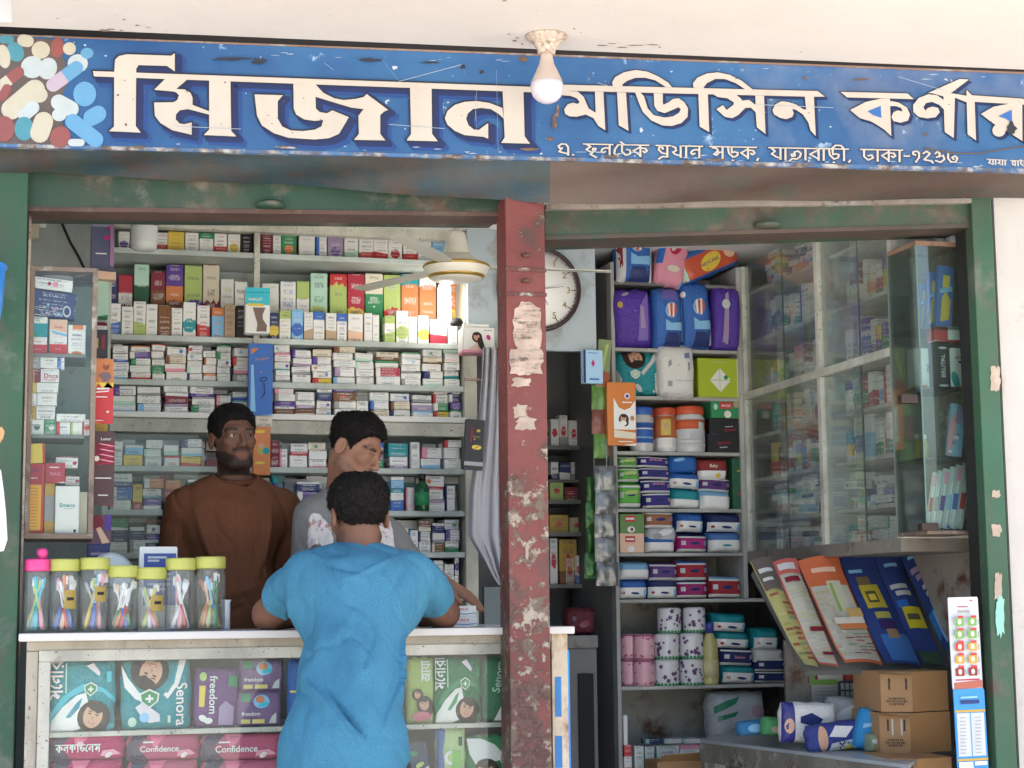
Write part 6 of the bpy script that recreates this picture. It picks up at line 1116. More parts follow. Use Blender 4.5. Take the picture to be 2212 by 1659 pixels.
for i, (u, w) in enumerate([(1361, 44), (1391, 46)]):
    sidew = ['left', 'right'][i]
    h = roll('pink printed tissue roll, lower %s of the pink ones' % sidew, u, 1420, 1478, w, pkm, (.4, .08, .18), i, .03 + .05 * (1 - i), z8); roll('pink printed tissue roll, upper %s of the pink ones' % sidew, u, 1366, 1420, w, pkm, (.4, .08, .18), i + 5, .03 + .05 * (1 - i), z8 + h + .001)
for i, (u, w) in enumerate([(1440, 54), (1494, 52)]):
    sidew = ['left', 'right'][i]
    h = roll('white tissue roll with purple flowers, bottom %s of the flowered pile' % sidew, u, 1421, 1478, w, whm, 'flower', 10 + i, .04, z8); h2 = roll('white tissue roll with purple flowers, middle %s of the flowered pile' % sidew, u, 1366, 1421, w, whm, 'flower', 20 + i, .04, z8 + h + .001); roll('white tissue roll with purple flowers, top %s of the flowered pile' % sidew, u + 6, 1311, 1366, w - 4, whm, 'flower', 30 + i, .05, z8 + h + h2 + .002)
Y = YR + .03; b = P(1535, 1478, Y); b.z = z8; k = px(Y); h = zv(1535, 1345, Y) - z8
t = thing('oil_bottle', 'tall pale yellow oil bottle with blue cap beside the tissue rolls', 'bottle', b)
MB().lathe([(0, 0), (17 * k, 0), (18 * k, .008), (18 * k, h * .55), (16 * k, h * .68), (10 * k, h * .8), (7 * k, h * .85), (0, h * .85)], b, mat('pale_oil', (.5, .46, .2), .15, spec=.5), 22).build('bottle', t)
MB().lathe([(0, h * .83), (9 * k, h * .83), (9 * k, h * .98), (8 * k, h), (0, h)], b, mat('blue_cap', (.05, .06, .3), .4), 18).build('cap', t)
MB().lathe([(18.3 * k, h * .12), (18.3 * k, h * .4)], b, mat('oil_label', (.6, .55, .3), .4), 22).build('label', t)
st = [(1546, 1324, 1616, 1366, 'teal', .5), (1552, 1364, 1624, 1402, 'teal', .55), (1560, 1399, 1632, 1440, 'navy', 0), (1566, 1437, 1636, 1480, 'teal', .6)]
for i, (u0, v0, u1, v1, c, w_) in enumerate(st): flap(u0, v0, u1, v1, (c, 'white', 'navy'), ['topmost', 'second', 'third', 'lowest'][i] + ' pack in the leaning stack beside the oil bottle', 7 if i == 3 else None, .05, w_, dy=-.01, extra=[('t', 'Savlon', .5, .5, .12, 0, 'pink')] if i == 2 else [])
st = [(1634, 1356, 1686, 1404, 'teal', .55), (1634, 1401, 1700, 1432, 'white', .2), (1636, 1420, 1702, 1452, 'navy', 0), (1636, 1448, 1704, 1481, 'navy', 0)]
for i, (u0, v0, u1, v1, c, w_) in enumerate(st): flap(u0, v0, u1, v1, (c, 'white', 'navy'), ['topmost', 'second', 'third', 'lowest'][i] + ' pack in the right hand stack of the eighth shelf', 7 if i == 3 else None, .02, w_, dy=-.02)
rp('plastic_bag', 'crumpled clear shopping bag with green print under the eighth shelf', 1540, 1494, 1662, 1600, ('silver', 'grey', 'white'), [('p', [(.05, .55), (.4, .75), (.5, .9), (.2, .8), (.05, .7)], (.05, .25, .15)), ('p', [(.1, .4), (.4, .5), (.45, .6), (.1, .5)], (.05, .25, .15)), ('t', 'Dress', .55, .2, .2, 8, (.3, .4, .35)), ('e', .8, .6, .12, .1, 0, (.5, .35, .4))], None, dy=.02, cat='bag', dep=.16)
# medicine boxes standing on the lowest shelf
MB().box((ra + .005, YR, RZ[8] - .02), (xw + .3, YR + .3, RZ[8] - .005), DSH).build('shelf', ru)
zb = RZ[8] - .005
for i, (u0, v0, u1, c1, c2, t_) in enumerate([(1348, 1608, 1365, 'white', 'red', .3), (1370, 1612, 1391, 'white', 'green', .0), (1393, 1614, 1414, 'white', 'green', .0), (1416, 1612, 1468, 'white', 'green', .0), (1470, 1610, 1512, 'white', 'pink', .1), (1538, 1618, 1568, 'white', 'sky', .0), (1572, 1620, 1612, 'white', 'red', .12)]):
    o = printed('medicine_carton', '%s carton with %s print on the lowest doorway shelf, %s from the left' % (c1, c2, ORD[i]), 'box', u0, v0, u1, 1690, YR + .02, .06, (c1, c2, 'orange'), 0, t_, .06 if c2 == 'green' else 0, (.5, .3, .15 if i == 0 else 0), 13, .6, group='cartons on the lowest doorway shelf'); o.scale.z += o.location.z - zb; o.location.z = zb
for i in range(6):
    u0 = 1395 + i * 40
    printed('medicine_carton', 'flat carton lying along the top of the lowest shelf row, %s from the left' % ORD[i], 'box', u0, 1596, u0 + 38, 1606, YR + .1, .06, (['navy', 'white', 'white', 'cream', 'white', 'white'][i], 'mint', 'red'), 0, 0, .2, (.5, .5, 0), 3, .6, group='flat cartons on the lowest row')
tag(MB().box((P(1348, 1530, YR).x, YR + .01, zv(1350, 1610, YR)), (P(1357, 1530, YR).x, YR + .02, zv(1350, 1545, YR)), mat('white_tube', 'white', .4), .003).build('white_tube'), 'thin white tube standing at the left of the lowest shelf', 'tube')

# ---- hanging things between the pillar and the shelf
YHH = 1.0
hang('mask_pack', 'orange face mask carton with a printed boy hanging before the wipes jars', 'carton', 1312, 826, 1374, 962, 1.45, .03, ((.62, .2, .04), 'white', 'white'), [('p', [(.22, .25), (.98, .25), (.98, .72), (.8, .6), (.6, .56), (.4, .6), (.22, .75)], 'white'), ('face', .55, .42, .14, 0), ('e', .53, .35, .12, .09, 0, 'white'), ('e', .85, .43, .07, .08, 0, (.5, .2, .1)), ('p', [(.2, .12), (.95, .1), (.95, .2), (.2, .24)], 'cream'), ('e', .68, .78, .1, .1, 0, 'white'), ('e', .68, .78, .06, .06, 0, 'purple'), ('p', [(.5, .67), (.85, .67), (.85, .69), (.5, .69)], 'white'), ('p', [(.35, .05), (.85, .05), (.85, .065), (.35, .065)], 'white')], dens=0)
hang('blister_pack', 'pale blue carded pack with a magenta diamond hanging behind the mask carton', 'carton', 1259, 756, 1303, 828, 1.38, .025, ((.38, .6, .8), 'sky', 'magenta'), [('p', [(.4, .6), (.5, .72), (.6, .6), (.5, .48)], 'magenta'), ('p', [(.25, .9), (.75, .9), (.75, .92), (.25, .92)], 'blue'), ('p', [(.3, .1), (.8, .1), (.8, .15), (.3, .15)], 'blue'), ('p', [(0, 0), (.12, 0), (.12, 1), (0, 1)], 'navy')], dens=0, rot=.1)
hang('snack_strip', 'green and brown strip of packets hanging beside the pale blue pack', 'strip', 1286, 733, 1314, 835, 1.47, .01, ((.22, .3, .14), 'mint', 'red'), [('p', [(.0, .0), (1, 0), (1, .3), (.4, .35)], (.35, .1, .05)), ('p', [(.3, .4), (.5, .3), (.8, .9), (.6, .9)], 'lime')], dens=0, tilt=.08)
def strip(name, lab, u0, u1, v0, v1, n, cols, Y, seed, sway):
    t = thing(name, lab, 'sachet strip', P((u0 + u1) / 2, v0, Y)); rd = random.Random(seed)
    for i in range(n):
        a, b_ = v0 + (v1 - v0) * i / n, v0 + (v1 - v0) * (i + 1) / n; c = cols[i % len(cols)]
        mb = MB(); V = []; du = rd.uniform(-sway, sway)
        for q in range(7):
            for p_ in range(9):
                fx, fy = p_ / 8, q / 6; bul = (math.sin(math.pi * fx) ** .4) * (math.sin(math.pi * fy) ** .35) * (.75 + .25 * math.sin(9 * fx + 3 * i))
                V.append(P(u0 + du + (u1 - u0) * fx, a + (b_ - a) * fy, Y - .011 * bul + rd.uniform(-.003, .003)))
        mb.add(V, [(r_ * 9 + s_, r_ * 9 + s_ + 1, r_ * 9 + s_ + 10, r_ * 9 + s_ + 9) for r_ in range(6) for s_ in range(8)], c, True)
        V2 = [v + Vector((0, .004, 0)) for v in V]; mb.add(V2, [(r_ * 9 + s_, r_ * 9 + s_ + 1, r_ * 9 + s_ + 10, r_ * 9 + s_ + 9) for r_ in range(6) for s_ in range(8)], c, True)
        mb.build('sachet', t)
    MB().tube([P((u0 + u1) / 2, v0 - 60, Y), P((u0 + u1) / 2, v0 + 3, Y)], .0015, flat('grey')).build('cord', t)
    return t
silv = mat('silver_foil', (.17, .175, .17), .25, .5, bump=.6, bscale=25, var=.75, vscale=28); grnf = mat('green_foil', (.05, .16, .04), .2, .3, bump=.6, bscale=30, var=.8, vscale=24); redf = mat('brown_red_foil', (.2, .07, .05), .3, bump=.4, bscale=30, var=.6, vscale=20); gr2 = mat('leaf_green_foil', (.12, .25, .06), .3, bump=.4, bscale=30, var=.6, vscale=20)
strip('sachet_strip', 'long strip of silver sachets hanging beside the shelf unit', 1287, 1334, 1006, 1266, 5, [silv], 1.42, 1, 3)
strip('sachet_strip', 'strip of dark green sachets hanging left of the silver ones', 1264, 1302, 1030, 1250, 4, [grnf], 1.5, 2, 4)
strip('sachet_strip', 'strip of leaf green and brown packets hanging below the pale blue pack', 1281, 1312, 832, 990, 3, [gr2, redf], 1.48, 3, 5)
strip('sachet_strip', 'brown red packet strip hanging behind the orange mask carton', 1298, 1322, 820, 985, 3, [redf], 1.51, 4, 3)

# ---- dim shelves in the gap behind the pillar
dg = thing('dim_shelves', 'dark rear shelves half seen in the gap right of the pillar', 'shelves', P(1230, 1300, 2.1))
da, db = P(1150, 1000, 2.1).x, P(1330, 1000, 2.1).x
DV = [963, 1080, 1150, 1262]
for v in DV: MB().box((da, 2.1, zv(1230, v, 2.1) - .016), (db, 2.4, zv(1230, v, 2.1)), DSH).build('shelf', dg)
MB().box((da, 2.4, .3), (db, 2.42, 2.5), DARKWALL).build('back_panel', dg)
ds = [(0, [(1190, 905, 1207, 'white', 'maroon'), (1208, 897, 1226, 'white', 'grey'), (1227, 908, 1252, 'white', 'grey'), (1253, 910, 1278, 'brown', 'orange')]), (1, [(1188, 1040, 1217, 'lime', 'green'), (1219, 1052, 1248, 'maroon', 'brown'), (1250, 1020, 1276, 'white', 'grey')]), (2, [(1187, 1112, 1228, 'ochre', 'lime'), (1230, 1118, 1262, 'tan', 'lime')]), (3, [(1188, 1163, 1204, 'white', 'green'), (1208, 1165, 1246, 'ochre', 'brown'), (1222, 1205, 1240, 'white', 'grey'), (1241, 1200, 1262, 'white', 'blue'), (1262, 1195, 1284, 'lilac', 'grey')])]
for si, its in ds:
    zb = zv(1230, DV[si], 2.1)
    for i, (u0, v0, u1, c1, c2) in enumerate(its):
        o = printed('dim_carton', '%s carton in the dark gap, %s along the %s dim shelf' % (cw(c1), ORD[i], ORD[si]), 'box', u0, v0, u1, v0 + 40, 2.14, .08, (c1, c2, 'red'), .3 if i % 2 else 0, 0, 0, (.5, .5, .15), 8, .5, group='cartons on the dim rear shelves'); o.scale.z = zv((u0 + u1) / 2, v0, 2.14) - zb; o.location.z = zb
stack_boxes(0, 'rear', 1188, 1278, 16, 22, 24, 40, 1000, .3, .3, 2.16, zv(1230, 1035, 2.1) + 0.0, 'rear shelf', 'dim_box', 'boxes on the dim rear shelves')
MB().box((da, 2.12, zv(1230, 1035, 2.1) - .012), (db, 2.4, zv(1230, 1035, 2.1) - .001), DSH).build('shelf', dg)
rp2 = hang('red_bag', 'dark red bag lying in the gap behind the counter end', 'bag', 1224, 1312, 1290, 1372, 1.75, .1, ((.12, .02, .03), 'navy', 'maroon'), [('e', .25, .6, .08, .08, 0, (.08, .02, .06)), ('e', .6, .4, .2, .1, 20, (.16, .02, .04))], kind='pack', dens=0)
t = thing('low_stand', 'dark low stand with a pale drawer behind the counter end', 'stand', P(1250, 1500, 1.7))
MB().box(P(1222, 1400, 1.7), Vector((P(1292, 1400, 1.7).x, 1.9, P(1250, 1373, 1.7).z)), worn('dull_drawer', (.2, .2, .19), scale=8)).build('drawer', t)
MB().box((P(1222, 1500, 1.72).x, 1.72, 0), (P(1290, 1500, 1.72).x, 1.9, P(1250, 1400, 1.72).z - .001), DSH).build('cabinet', t)
MB().box((P(1250, 1500, 1.71).x, 1.705, 0), (P(1282, 1500, 1.71).x, 1.715, P(1250, 1455, 1.71).z), BLACKGAP).build('opening', t)

# ================================================================== CABINETS ALONG THE RIGHT WALL
cab = thing('wall_cabinet', 'two tier glazed wall cabinet full of medicine running along the right side wall', 'cabinet', (XC, YR, 1.5))
def cz_(u, v): return PX(u, v, XC).z
Y0c, Y1c = max(YF, .32), YR + .28
ytop = 2.5; zmid = (cz_(1960, 741) + cz_(1605, 846)) / 2; zbot = (cz_(1970, 1160) + cz_(1780, 1177)) / 2
CABP = worn('cabinet_paint', (.56, .57, .5), rust=(.2, .15, .1), under=(.3, .28, .22), lo=.6, hi=.7, scale=14, grime=.45, specks=.05)
CABD = worn('cabinet_inside', (.55, .6, .56), rust=(.4, .42, .4), scale=5, grime=.15)
xb2 = XC + .3
MB().box((xb2, Y0c, zbot), (xb2 + .012, Y1c, ytop), CABD).build('back_panel', cab)
MB().box((XC, Y0c, zmid - .03), (xb2, Y1c, zmid), CABP, .003).build('mid_rail', cab)
MB().box((XC, Y0c, zbot - .045), (xb2, Y1c, zbot), worn('cabinet_base', (.22, .2, .17), rust=(.1, .08, .06), scale=8)).build('base_rail', cab)
yp = PX(1772, 800, XC).y
for y, w_, nm in ((Y0c, .02, 'end_stile'), (yp, .03, 'middle_stile'), (Y1c - .3, .02, 'back_stile')): MB().box((XC - .002, y, zbot + .0005), (XC + .03, y + w_, zmid - .0305), CABP, .002).build(nm, cab); MB().box((XC - .002, y, zmid + .0005), (XC + .03, y + w_, ytop), CABP, .002).build(nm, cab)
MB().box((XC + .03, yp + .005, zbot + .001), (xb2, yp + .015, ytop), CABD).build('divider', cab)
MB().box((XC, Y0c, zbot), (xb2, Y0c - .01, ytop), CABP).build('end_panel', cab)
GC = glass('sliding_glass', (.95, .985, .97), .04, .03, .085, .24)
edge = mat('glass_edge', (.01, .05, .035), .3)
def pane(y0, y1, z0, z1, off):
    g = MB().box((XC + .004 + off, y0, z0), (XC + .008 + off, y1, z1), GC).build('sliding_door', cab)
    MB().box((XC + .003 + off, y0 - .003, z0), (XC + .009 + off, y0 - .0002, z1), edge).build('door_edge', cab)
for z0, z1 in ((zbot + .001, zmid - .031), (zmid + .001, ytop)):
    for ya, yb in ((Y0c + .021, yp - .001), (yp + .031, Y1c - .3)):
        ym = (ya + yb) / 2; pane(ya, ym + .02, z0, z1, 0.); pane(ym - .02, yb, z0, z1, .01)
SHU = [cz_(1850, 523) if False else PX(1850, 540, XC + .1).z, PX(1850, 650, XC + .05).z, zmid]
SHL = [PX(1850, 886, XC + .05).z, PX(1850, 993, XC + .05).z, PX(1850, 1096, XC + .05).z, zbot]
rc = random.Random(21); GCAB = 'cartons in the glazed wall cabinet'
TN = ['top', 'second', 'third', 'fourth', 'fifth', 'sixth', 'seventh']
for si, z in enumerate(SHU + SHL):
    if z not in (zmid, zbot): MB().box((XC + .05, Y0c + .012, z - .014), (xb2, Y1c, z), CABP).build('shelf', cab)
    tall = si in (1, 2, 3, 4)
    for bay, (ya, yb) in enumerate(((Y0c + .03, yp - .01), (yp + .04, Y1c - .32))):
        y = ya; i = 0
        while y < yb - .03:
            w_ = rc.uniform(.03, .055) if tall else rc.uniform(.06, .11)
            n = 1 if tall else (2 if si == 6 else 4); zz = z
            for q in range(n):
                h = rc.uniform(.1, .17) if tall else rc.uniform(.028, .045)
                if si == 6: h *= 1.25
                c1, c2 = rc.choice(HUES if rc.random() < .72 else STRONG); c3 = rc.choice(['red', 'blue', 'green', 'orange', 'purple', 'sky', 'yellow'])
                o = bpy.data.objects.new('cabinet_carton', UNIT['box']); COL.objects.link(o)
                o.location = (XC + .1 + rc.uniform(-.02, .02), y + w_ / 2, zz); o.scale = (w_ - .003, .08, h); o.rotation_euler = (0, rc.choice([0, 0, rc.uniform(-.1, .1)]) if not tall else 0, -math.pi / 2 + rc.uniform(-.15, .15))
                b = t = l = 0; s = rc.random()
                if s < .35: b = rc.uniform(.2, .5)
                elif s < .55: t = rc.uniform(.2, .4)
                elif s < .7: l = .25
                how = cw(c2) + (' foot' if b else ' top' if t else ' edge' if l else ' print')
                dress(o, '%s carton with %s, %s along %s cabinet shelf, %s bay%s' % (cw(c1), how, ORD[min(i, 34)], TN[si], ['near', 'far'][bay], '' if n == 1 else ', ' + LAYER[q]), 'carton', GCAB, (c1, c2, c3), b, t, l, (.5, .4, .2 if rc.random() < .4 else 0), 9 if tall else 4, .6, w_ / h); zz += h
                if not tall and rc.random() < .22: break
            y += w_ + .002; i += 1

# ---- narrow glazed display case at the near end
dc = thing('display_case', 'narrow glass display case with toothbrushes and bottles beside the right post', 'display case', P(2020, 1150, .08))
YD = .1; d0, d1 = P(1992, 900, YD).x, P(2100, 900, YD).x
dzt, dzb = zv(2030, 532, YD), zv(2040, 1146, YD); dd = YD + .2
DWD = worn('dark_case_wood', (.16, .12, .09), rust=(.06, .05, .04), under=(.35, .3, .24), scale=12)
MB().box((d0, YD, dzt), (d1, dd, dzt + .016), worn('rusty_case_top', (.3, .18, .12), scale=10), .002).build('top', dc); MB().box((d0, YD - .003, dzb - .012), (d1, dd, dzb), DWD, .002).build('base', dc)
MB().box((d1 - .012, YD, dzb), (d1, dd, dzt), DWD, .002).build('side_post', dc); MB().box((d0, dd, dzb - .012), (d1, dd + .008, dzt + .016), worn('case_back', (.24, .28, .25), scale=4)).build('back_panel', dc)
DS = [zv(2040, 706, YD), zv(2040, 836, YD), zv(2045, 988, YD), dzb]
for z in DS[:3]: MB().box((d0 + .006, YD + .004, z - .007), (d1 - .013, dd - .001, z), glass('shelf_glass', (.55, .68, .62), .1, .1), .001).build('shelf', dc)
G2 = glass('case_glass', (.86, .95, .92), .07, .02, .03)
MB().box((d0, YD, dzb + .001), (d1 - .013, YD + .003, dzt - .001), G2).build('front_glass', dc); MB().box((d0, YD + .004, dzb + .001), (d0 + .003, dd - .002, dzt - .001), G2).build('side_glass', dc)
MB().box((d0 - .002, YD - .003, dzb + .001), (d0 + .003, YD - .0005, dzt - .001), mat('glass_edge2', (.12, .2, .17), .3)).build('glass_edge', dc)
for (u, v) in ((1962, 862), (2006, 1138)): MB().box(P(u - 14, v + 8, YD - .01), P(u + 12, v - 8, YD + .02), mat('black_clip', (.04, .025, .02), .5), .003).build('clip', dc)
def dcx(name, lab, u0, v0, u1, v1, c, sh=(), zb=None, kind='box', dep=.05, tilt=0., dy=.03, cat='box', **kw):
    kw.setdefault('dens', 0); o = printed(name, lab, cat, u0, v0, u1, v1, YD + dy, dep, c, kind=kind, tilt=tilt, **kw)
    if zb is not None: o.scale.z += o.location.z - zb; o.location.z = zb
    if sh: deco(o, sh, kind != 'box')
    return o
bb = ('blue', 'sky', 'yellow')
for i, (u0, v0, u1, v1, dy) in enumerate([(2018, 574, 2052, 690, .03), (1998, 588, 2024, 698, .07), (1980, 612, 2003, 702, .11)]): dcx('support_pack', ['nearest', 'middle', 'rearmost'][i] + ' blue and yellow pack leaning in the display case top', u0, v0, u1, v1, ((.07, .17, .5), 'sky', 'yellow'), [('p', [(.25, .1), (.8, .15), (.85, .45), (.55, .6), (.3, .5)], (.7, .5, .06)), ('p', [(.3, .65), (.75, .65), (.75, .85), (.3, .85)], 'yellow'), ('p', [(.15, .55), (.9, .6), (.9, .68), (.15, .62)], 'sky')], DS[0], 'box', .02, .1, dy, 'pack', group='blue packs in the display case')
dcx('flat_box', 'red and white box lying across the black carton in the display case', 2018, 706, 2083, 737, ('red', 'white', 'white'), [('p', [(.45, .1), (1, .1), (1, 1), (.45, 1)], 'white')], None, dy=.02)
dcx('black_carton', 'black carton with upright white lettering in the display case', 2022, 742, 2052, 831, ('black', 'silver', 'white'), [('t', 'BRUTAL', .5, .5, .42, 90, 'silver'), ('e', .5, .9, .3, .08, 0, 'silver'), ('e', .5, .06, .35, .08, 0, 'silver')], DS[1])
dcx('white_carton', 'white carton with teal leaf and orange corner in the display case', 2054, 752, 2089, 833, ('white', 'orange', 'teal'), [('e', .25, .2, .22, .5, 15, 'teal'), ('e', .55, .65, .1, .06, -20, 'navy'), ('e', .6, .02, .4, .12, 10, 'orange'), ('t', 'aloe', .5, .78, .3, 5, 'crimson')], DS[1], dy=.025)
dcx('white_carton', 'cream carton with blue letters behind the glass edge in the display case', 1975, 752, 2018, 838, ('white', 'orange', 'blue'), [('t', 'OK', .72, .5, .3, 90, 'blue'), ('p', [(.0, .0), (.6, .0), (.6, .08), (0, .05)], 'orange')], None, dy=.08)
for i, (u, w) in enumerate([(1981, 17), (1998, 18)]): bottle('oil_bottle', '%s small yellow oil bottle with white cap in the display case' % ['left', 'right'][i], 'bottle', u, 936, 990, w * 1.05, YD + .09, mat('mustard_oil', (.42, .36, .05), .12), mat('white_cap', 'white', .4), None, DS[2] , 'small oil bottles in the display case')
dcx('pale_bottle', 'pale yellow wrapped bottle behind the black carton', 2008, 760, 2022, 838, ((.5, .46, .12), 'white', 'white'), (), None, dy=.09, kind='pack')
dcx('baby_pack', 'pale blue and pink carded baby brush pack leaning in the display case', 2042, 872, 2074, 986, ((.3, .5, .72), 'pink', 'white'), [('p', [(0, 0), (.3, 0), (.45, .6), (.3, .8), (0, .7)], (.7, .35, .38)), ('p', [(.3, .65), (.7, .6), (.75, 1), (.4, 1)], 'lilac'), ('e', .5, .35, .2, .15, 30, 'white'), ('e', .6, .42, .07, .07, 0, 'crimson'), ('t', 'GO', .4, .28, .25, 60, 'navy'), ('e', .2, .08, .15, .08, 0, 'white')], None, 'box', .012, .16, .03, 'pack')
dcx('hanging_hook', 'olive green plastic hanger above the carded brush pack', 2062, 858, 2082, 890, ((.2, .25, .08), 'lime', 'lime'), (), None, 'pack', .012, .2, .05, 'hanger')
for i, (u0, u1, tone) in enumerate([(1988, 2000, 'red'), (1998, 2012, 'grey'), (2010, 2024, 'purple'), (2024, 2040, 'sky'), (2036, 2054, 'blue'), (2052, 2068, 'red')]): dcx('carded_toothbrush', 'carded toothbrush with %s print, %s from the left in the display case' % (tone, ORD[i]), u0 + 8, 1018 - 4 * i, u1 + 8, 1142, ('silver', tone, tone), [('p', [(.35, .1), (.55, .1), (.65, .92), (.45, .92)], 'white'), ('p', [(.15, .3), (.85, .3), (.85, .55), (.15, .55)], tone), ('p', [(.2, .75), (.8, .75), (.8, .95), (.2, .95)], 'pink' if i % 2 == 0 else 'silver')], None, 'box', .006, .2, .03 + .008 * (5 - i), 'toothbrush', group='carded toothbrushes in the display case')
# plaster and boards below the case
tag(MB().box((P(1985, 1200, .99).x, .98, .3), (XR - .002, 1.0, zbot - .05), worn('brown_board', (.3, .25, .2), rust=(.12, .1, .08), scale=6, streak=(2, 1, .4))).build('side_board'), 'stained brown board standing behind the blue posters below the cabinets', 'board')

# ---- price lists and posters on a sloping board
YT, YB = .95, .62
def slope_pt(u, v):
    f = (v - 1200) / 240; Y = YT + (YB - YT) * f; return P(u, v, Y)
def poster(name, label, q, base, shapes, cat='poster', off=0.):
    """A printed sheet on the sloping board; q = pixel corners TL TR BR BL, shapes in sheet units."""
    c = [slope_pt(*p) for p in q]; n = (c[1] - c[0]).cross(c[3] - c[0]).normalized()
    if n.dot(CAM - c[0]) < 0: n = -n
    c = [p + n * off for p in c]
    ph = len(label) * .7
    def at(x, y, k):
        b = .016 * math.sin(math.pi * x) * (.5 + .5 * math.sin(5 * y + ph)) + .02 * max(0, .18 - y) / .18 * (1 - x) + .014 * max(0, y - .85) / .15 * x
        return (c[3] * (1 - x) + c[2] * x) * (1 - y) + (c[0] * (1 - x) + c[1] * x) * y + n * (k + b)
    mb = MB()
    def patch(x0, y0, x1, y1, k, m_):
        nx, ny = max(1, int((x1 - x0) * 7 + .9)), max(1, int((y1 - y0) * 14 + .9)); vs = [at(x0 + (x1 - x0) * i / nx, y0 + (y1 - y0) * j / ny, k) for j in range(ny + 1) for i in range(nx + 1)]
        mb.add(vs, [(j * (nx + 1) + i, j * (nx + 1) + i + 1, (j + 1) * (nx + 1) + i + 1, (j + 1) * (nx + 1) + i) for j in range(ny) for i in range(nx)], m_, True)
    patch(0, 0, 1, 1, 0, base)
    for i, (x0, y0, x1, y1, col_) in enumerate(shapes): patch(x0, y0, x1, y1, .0012 + .0003 * i, flat(col_, .25))
    return tag(mb.build(name), label, cat, 'printed lists on the sloping board')
bc = [slope_pt(1630, 1222), slope_pt(1984, 1196), slope_pt(2055, 1432), slope_pt(1748, 1438)]
tag(MB().prism([p + Vector((0, .02, -.02)) for p in bc], (0, .015, -.015), DSH).build('sloping_board'), 'dark sloping board that carries the printed lists', 'board')
def tab(n, m_, x0, y0, x1, y1, cs, rd=random.Random(4)):
    return [(x0 + (x1 - x0) * i / n + .01, y0 + (y1 - y0) * j / m_ + .01, x0 + (x1 - x0) * (i + 1) / n - .01, y0 + (y1 - y0) * (j + 1) / m_ - .012, rd.choice(cs)) for i in range(n) for j in range(m_) if rd.random() < .8]
tl = (.5, .5, .42)
poster('price_list', 'narrow olive price list at the left end of the sloping board', [(1620, 1214), (1662, 1212), (1768, 1440), (1735, 1443)], flat((.4, .38, .15)), tab(2, 14, .08, .05, .92, .68, [(.5, .46, .2), (.35, .33, .12), (.3, .1, .06), (.2, .3, .15)]) + [(0, .7, 1, 1, (.12, .1, .09)), (.1, .86, .8, .9, 'silver'), (.1, .78, .6, .81, 'silver')])
poster('price_list', 'pale price list with red border, second on the sloping board', [(1668, 1214), (1718, 1212), (1812, 1440), (1765, 1442)], flat((.5, .12, .1)), [(.06, .02, .94, .86, tl), (.1, .9, .8, .96, 'silver')] + tab(2, 26, .1, .04, .9, .82, [(.6, .58, .45), (.55, .5, .2), (.42, .42, .36), (.6, .58, .45)]) + [(.1, .76, .7, .81, 'maroon'), (.3, .3, .9, .34, 'maroon'), (.4, .08, .9, .11, 'maroon')])
poster('price_list', 'orange headed list with a white swoosh, third on the sloping board', [(1722, 1212), (1808, 1206), (1908, 1438), (1822, 1440)], flat((.55, .14, .06)), [(.04, .03, .96, .74, tl), (.45, .5, .8, .78, (.55, .58, .42)), (.5, .5, .58, .76, (.3, .42, .12)), (.2, .86, .8, .9, 'peach')] + tab(3, 12, .06, .06, .42, .7, [(.6, .56, .45), (.5, .45, .3), (.45, .42, .35)]) + tab(3, 7, .3, .06, .95, .28, [(.4, .06, .06), (.6, .56, .45), (.2, .3, .15), 'maroon']) + [(.3, .31, .95, .36, (.65, .22, .08)), (.22, .36, .95, .42, (.7, .66, .55)), (.62, .42, .98, .5, (.6, .4, .15))])
def blue_poster(lab, q, shapes): return poster('calendar_poster', lab, q, flat((.03, .055, .2)), shapes)
blue_poster('blue poster with a yellow rosette on the sloping board', [(1812, 1204), (1882, 1198), (1990, 1440), (1910, 1440)], [(.1, .84, .5, .87, 'sky'), (.22, .62, .6, .8, (.2, .15, .08)), (.2, .5, .75, .72, (.55, .45, .05)), (.3, .55, .6, .66, (.12, .1, .05)), (.35, .57, .55, .63, 'yellow'), (.3, .4, .72, .46, (.45, .42, .1)), (.3, .3, .75, .38, (.05, .03, .12)), (.2, .02, .98, .26, (.05, .16, .42)), (.4, .22, .7, .3, (.3, .2, .1))])
blue_poster('blue poster with a yellow speech bubble on the sloping board', [(1884, 1198), (1938, 1195), (2040, 1440), (1990, 1440)], [(.2, .86, .7, .89, 'sky'), (.1, .66, .75, .7, 'silver'), (.2, .6, .8, .64, 'silver'), (.2, .32, .95, .5, (.6, .52, .03)), (.28, .39, .8, .44, (.1, .1, .06)), (.1, .5, .5, .56, 'blue'), (.05, .0, .95, .12, (.05, .1, .06))])
blue_poster('blue poster with pale captions at the right end of the sloping board', [(1940, 1194), (1986, 1190), (2056, 1360), (2056, 1440)], [(.2, .9, .65, .93, 'sky'), (.1, .77, .6, .82, 'lilac'), (.2, .7, .9, .75, 'lilac'), (.3, .6, .75, .64, 'silver'), (.35, .53, .8, .57, 'silver'), (.4, .46, .85, .5, 'silver'), (.0, .2, .9, .42, (.04, .2, .5)), (.3, .1, .4, .4, 'sky'), (.5, .1, .55, .4, 'sky'), (.7, .1, .75, .4, 'sky'), (.0, .0, .9, .1, (.04, .09, .06))])
def wall_sheet(name, lab, u0, v0, u1, v1, Y, base, shapes):
    o = printed(name, lab, 'leaflet', u0, v0, u1, v1, Y, .003, (base, 'white', 'grey'), dens=0); return deco(o, shapes)
tag(MB().box((P(1700, 1500, 1.0).x, 1.0, .3), (XC + .3, 1.02, slope_pt(1700, 1452).z + .1), worn('rear_low_panel', (.26, .26, .24), scale=4)).build('rear_partition'), 'dull grey low panel behind the leaflets and plastic packs', 'panel')
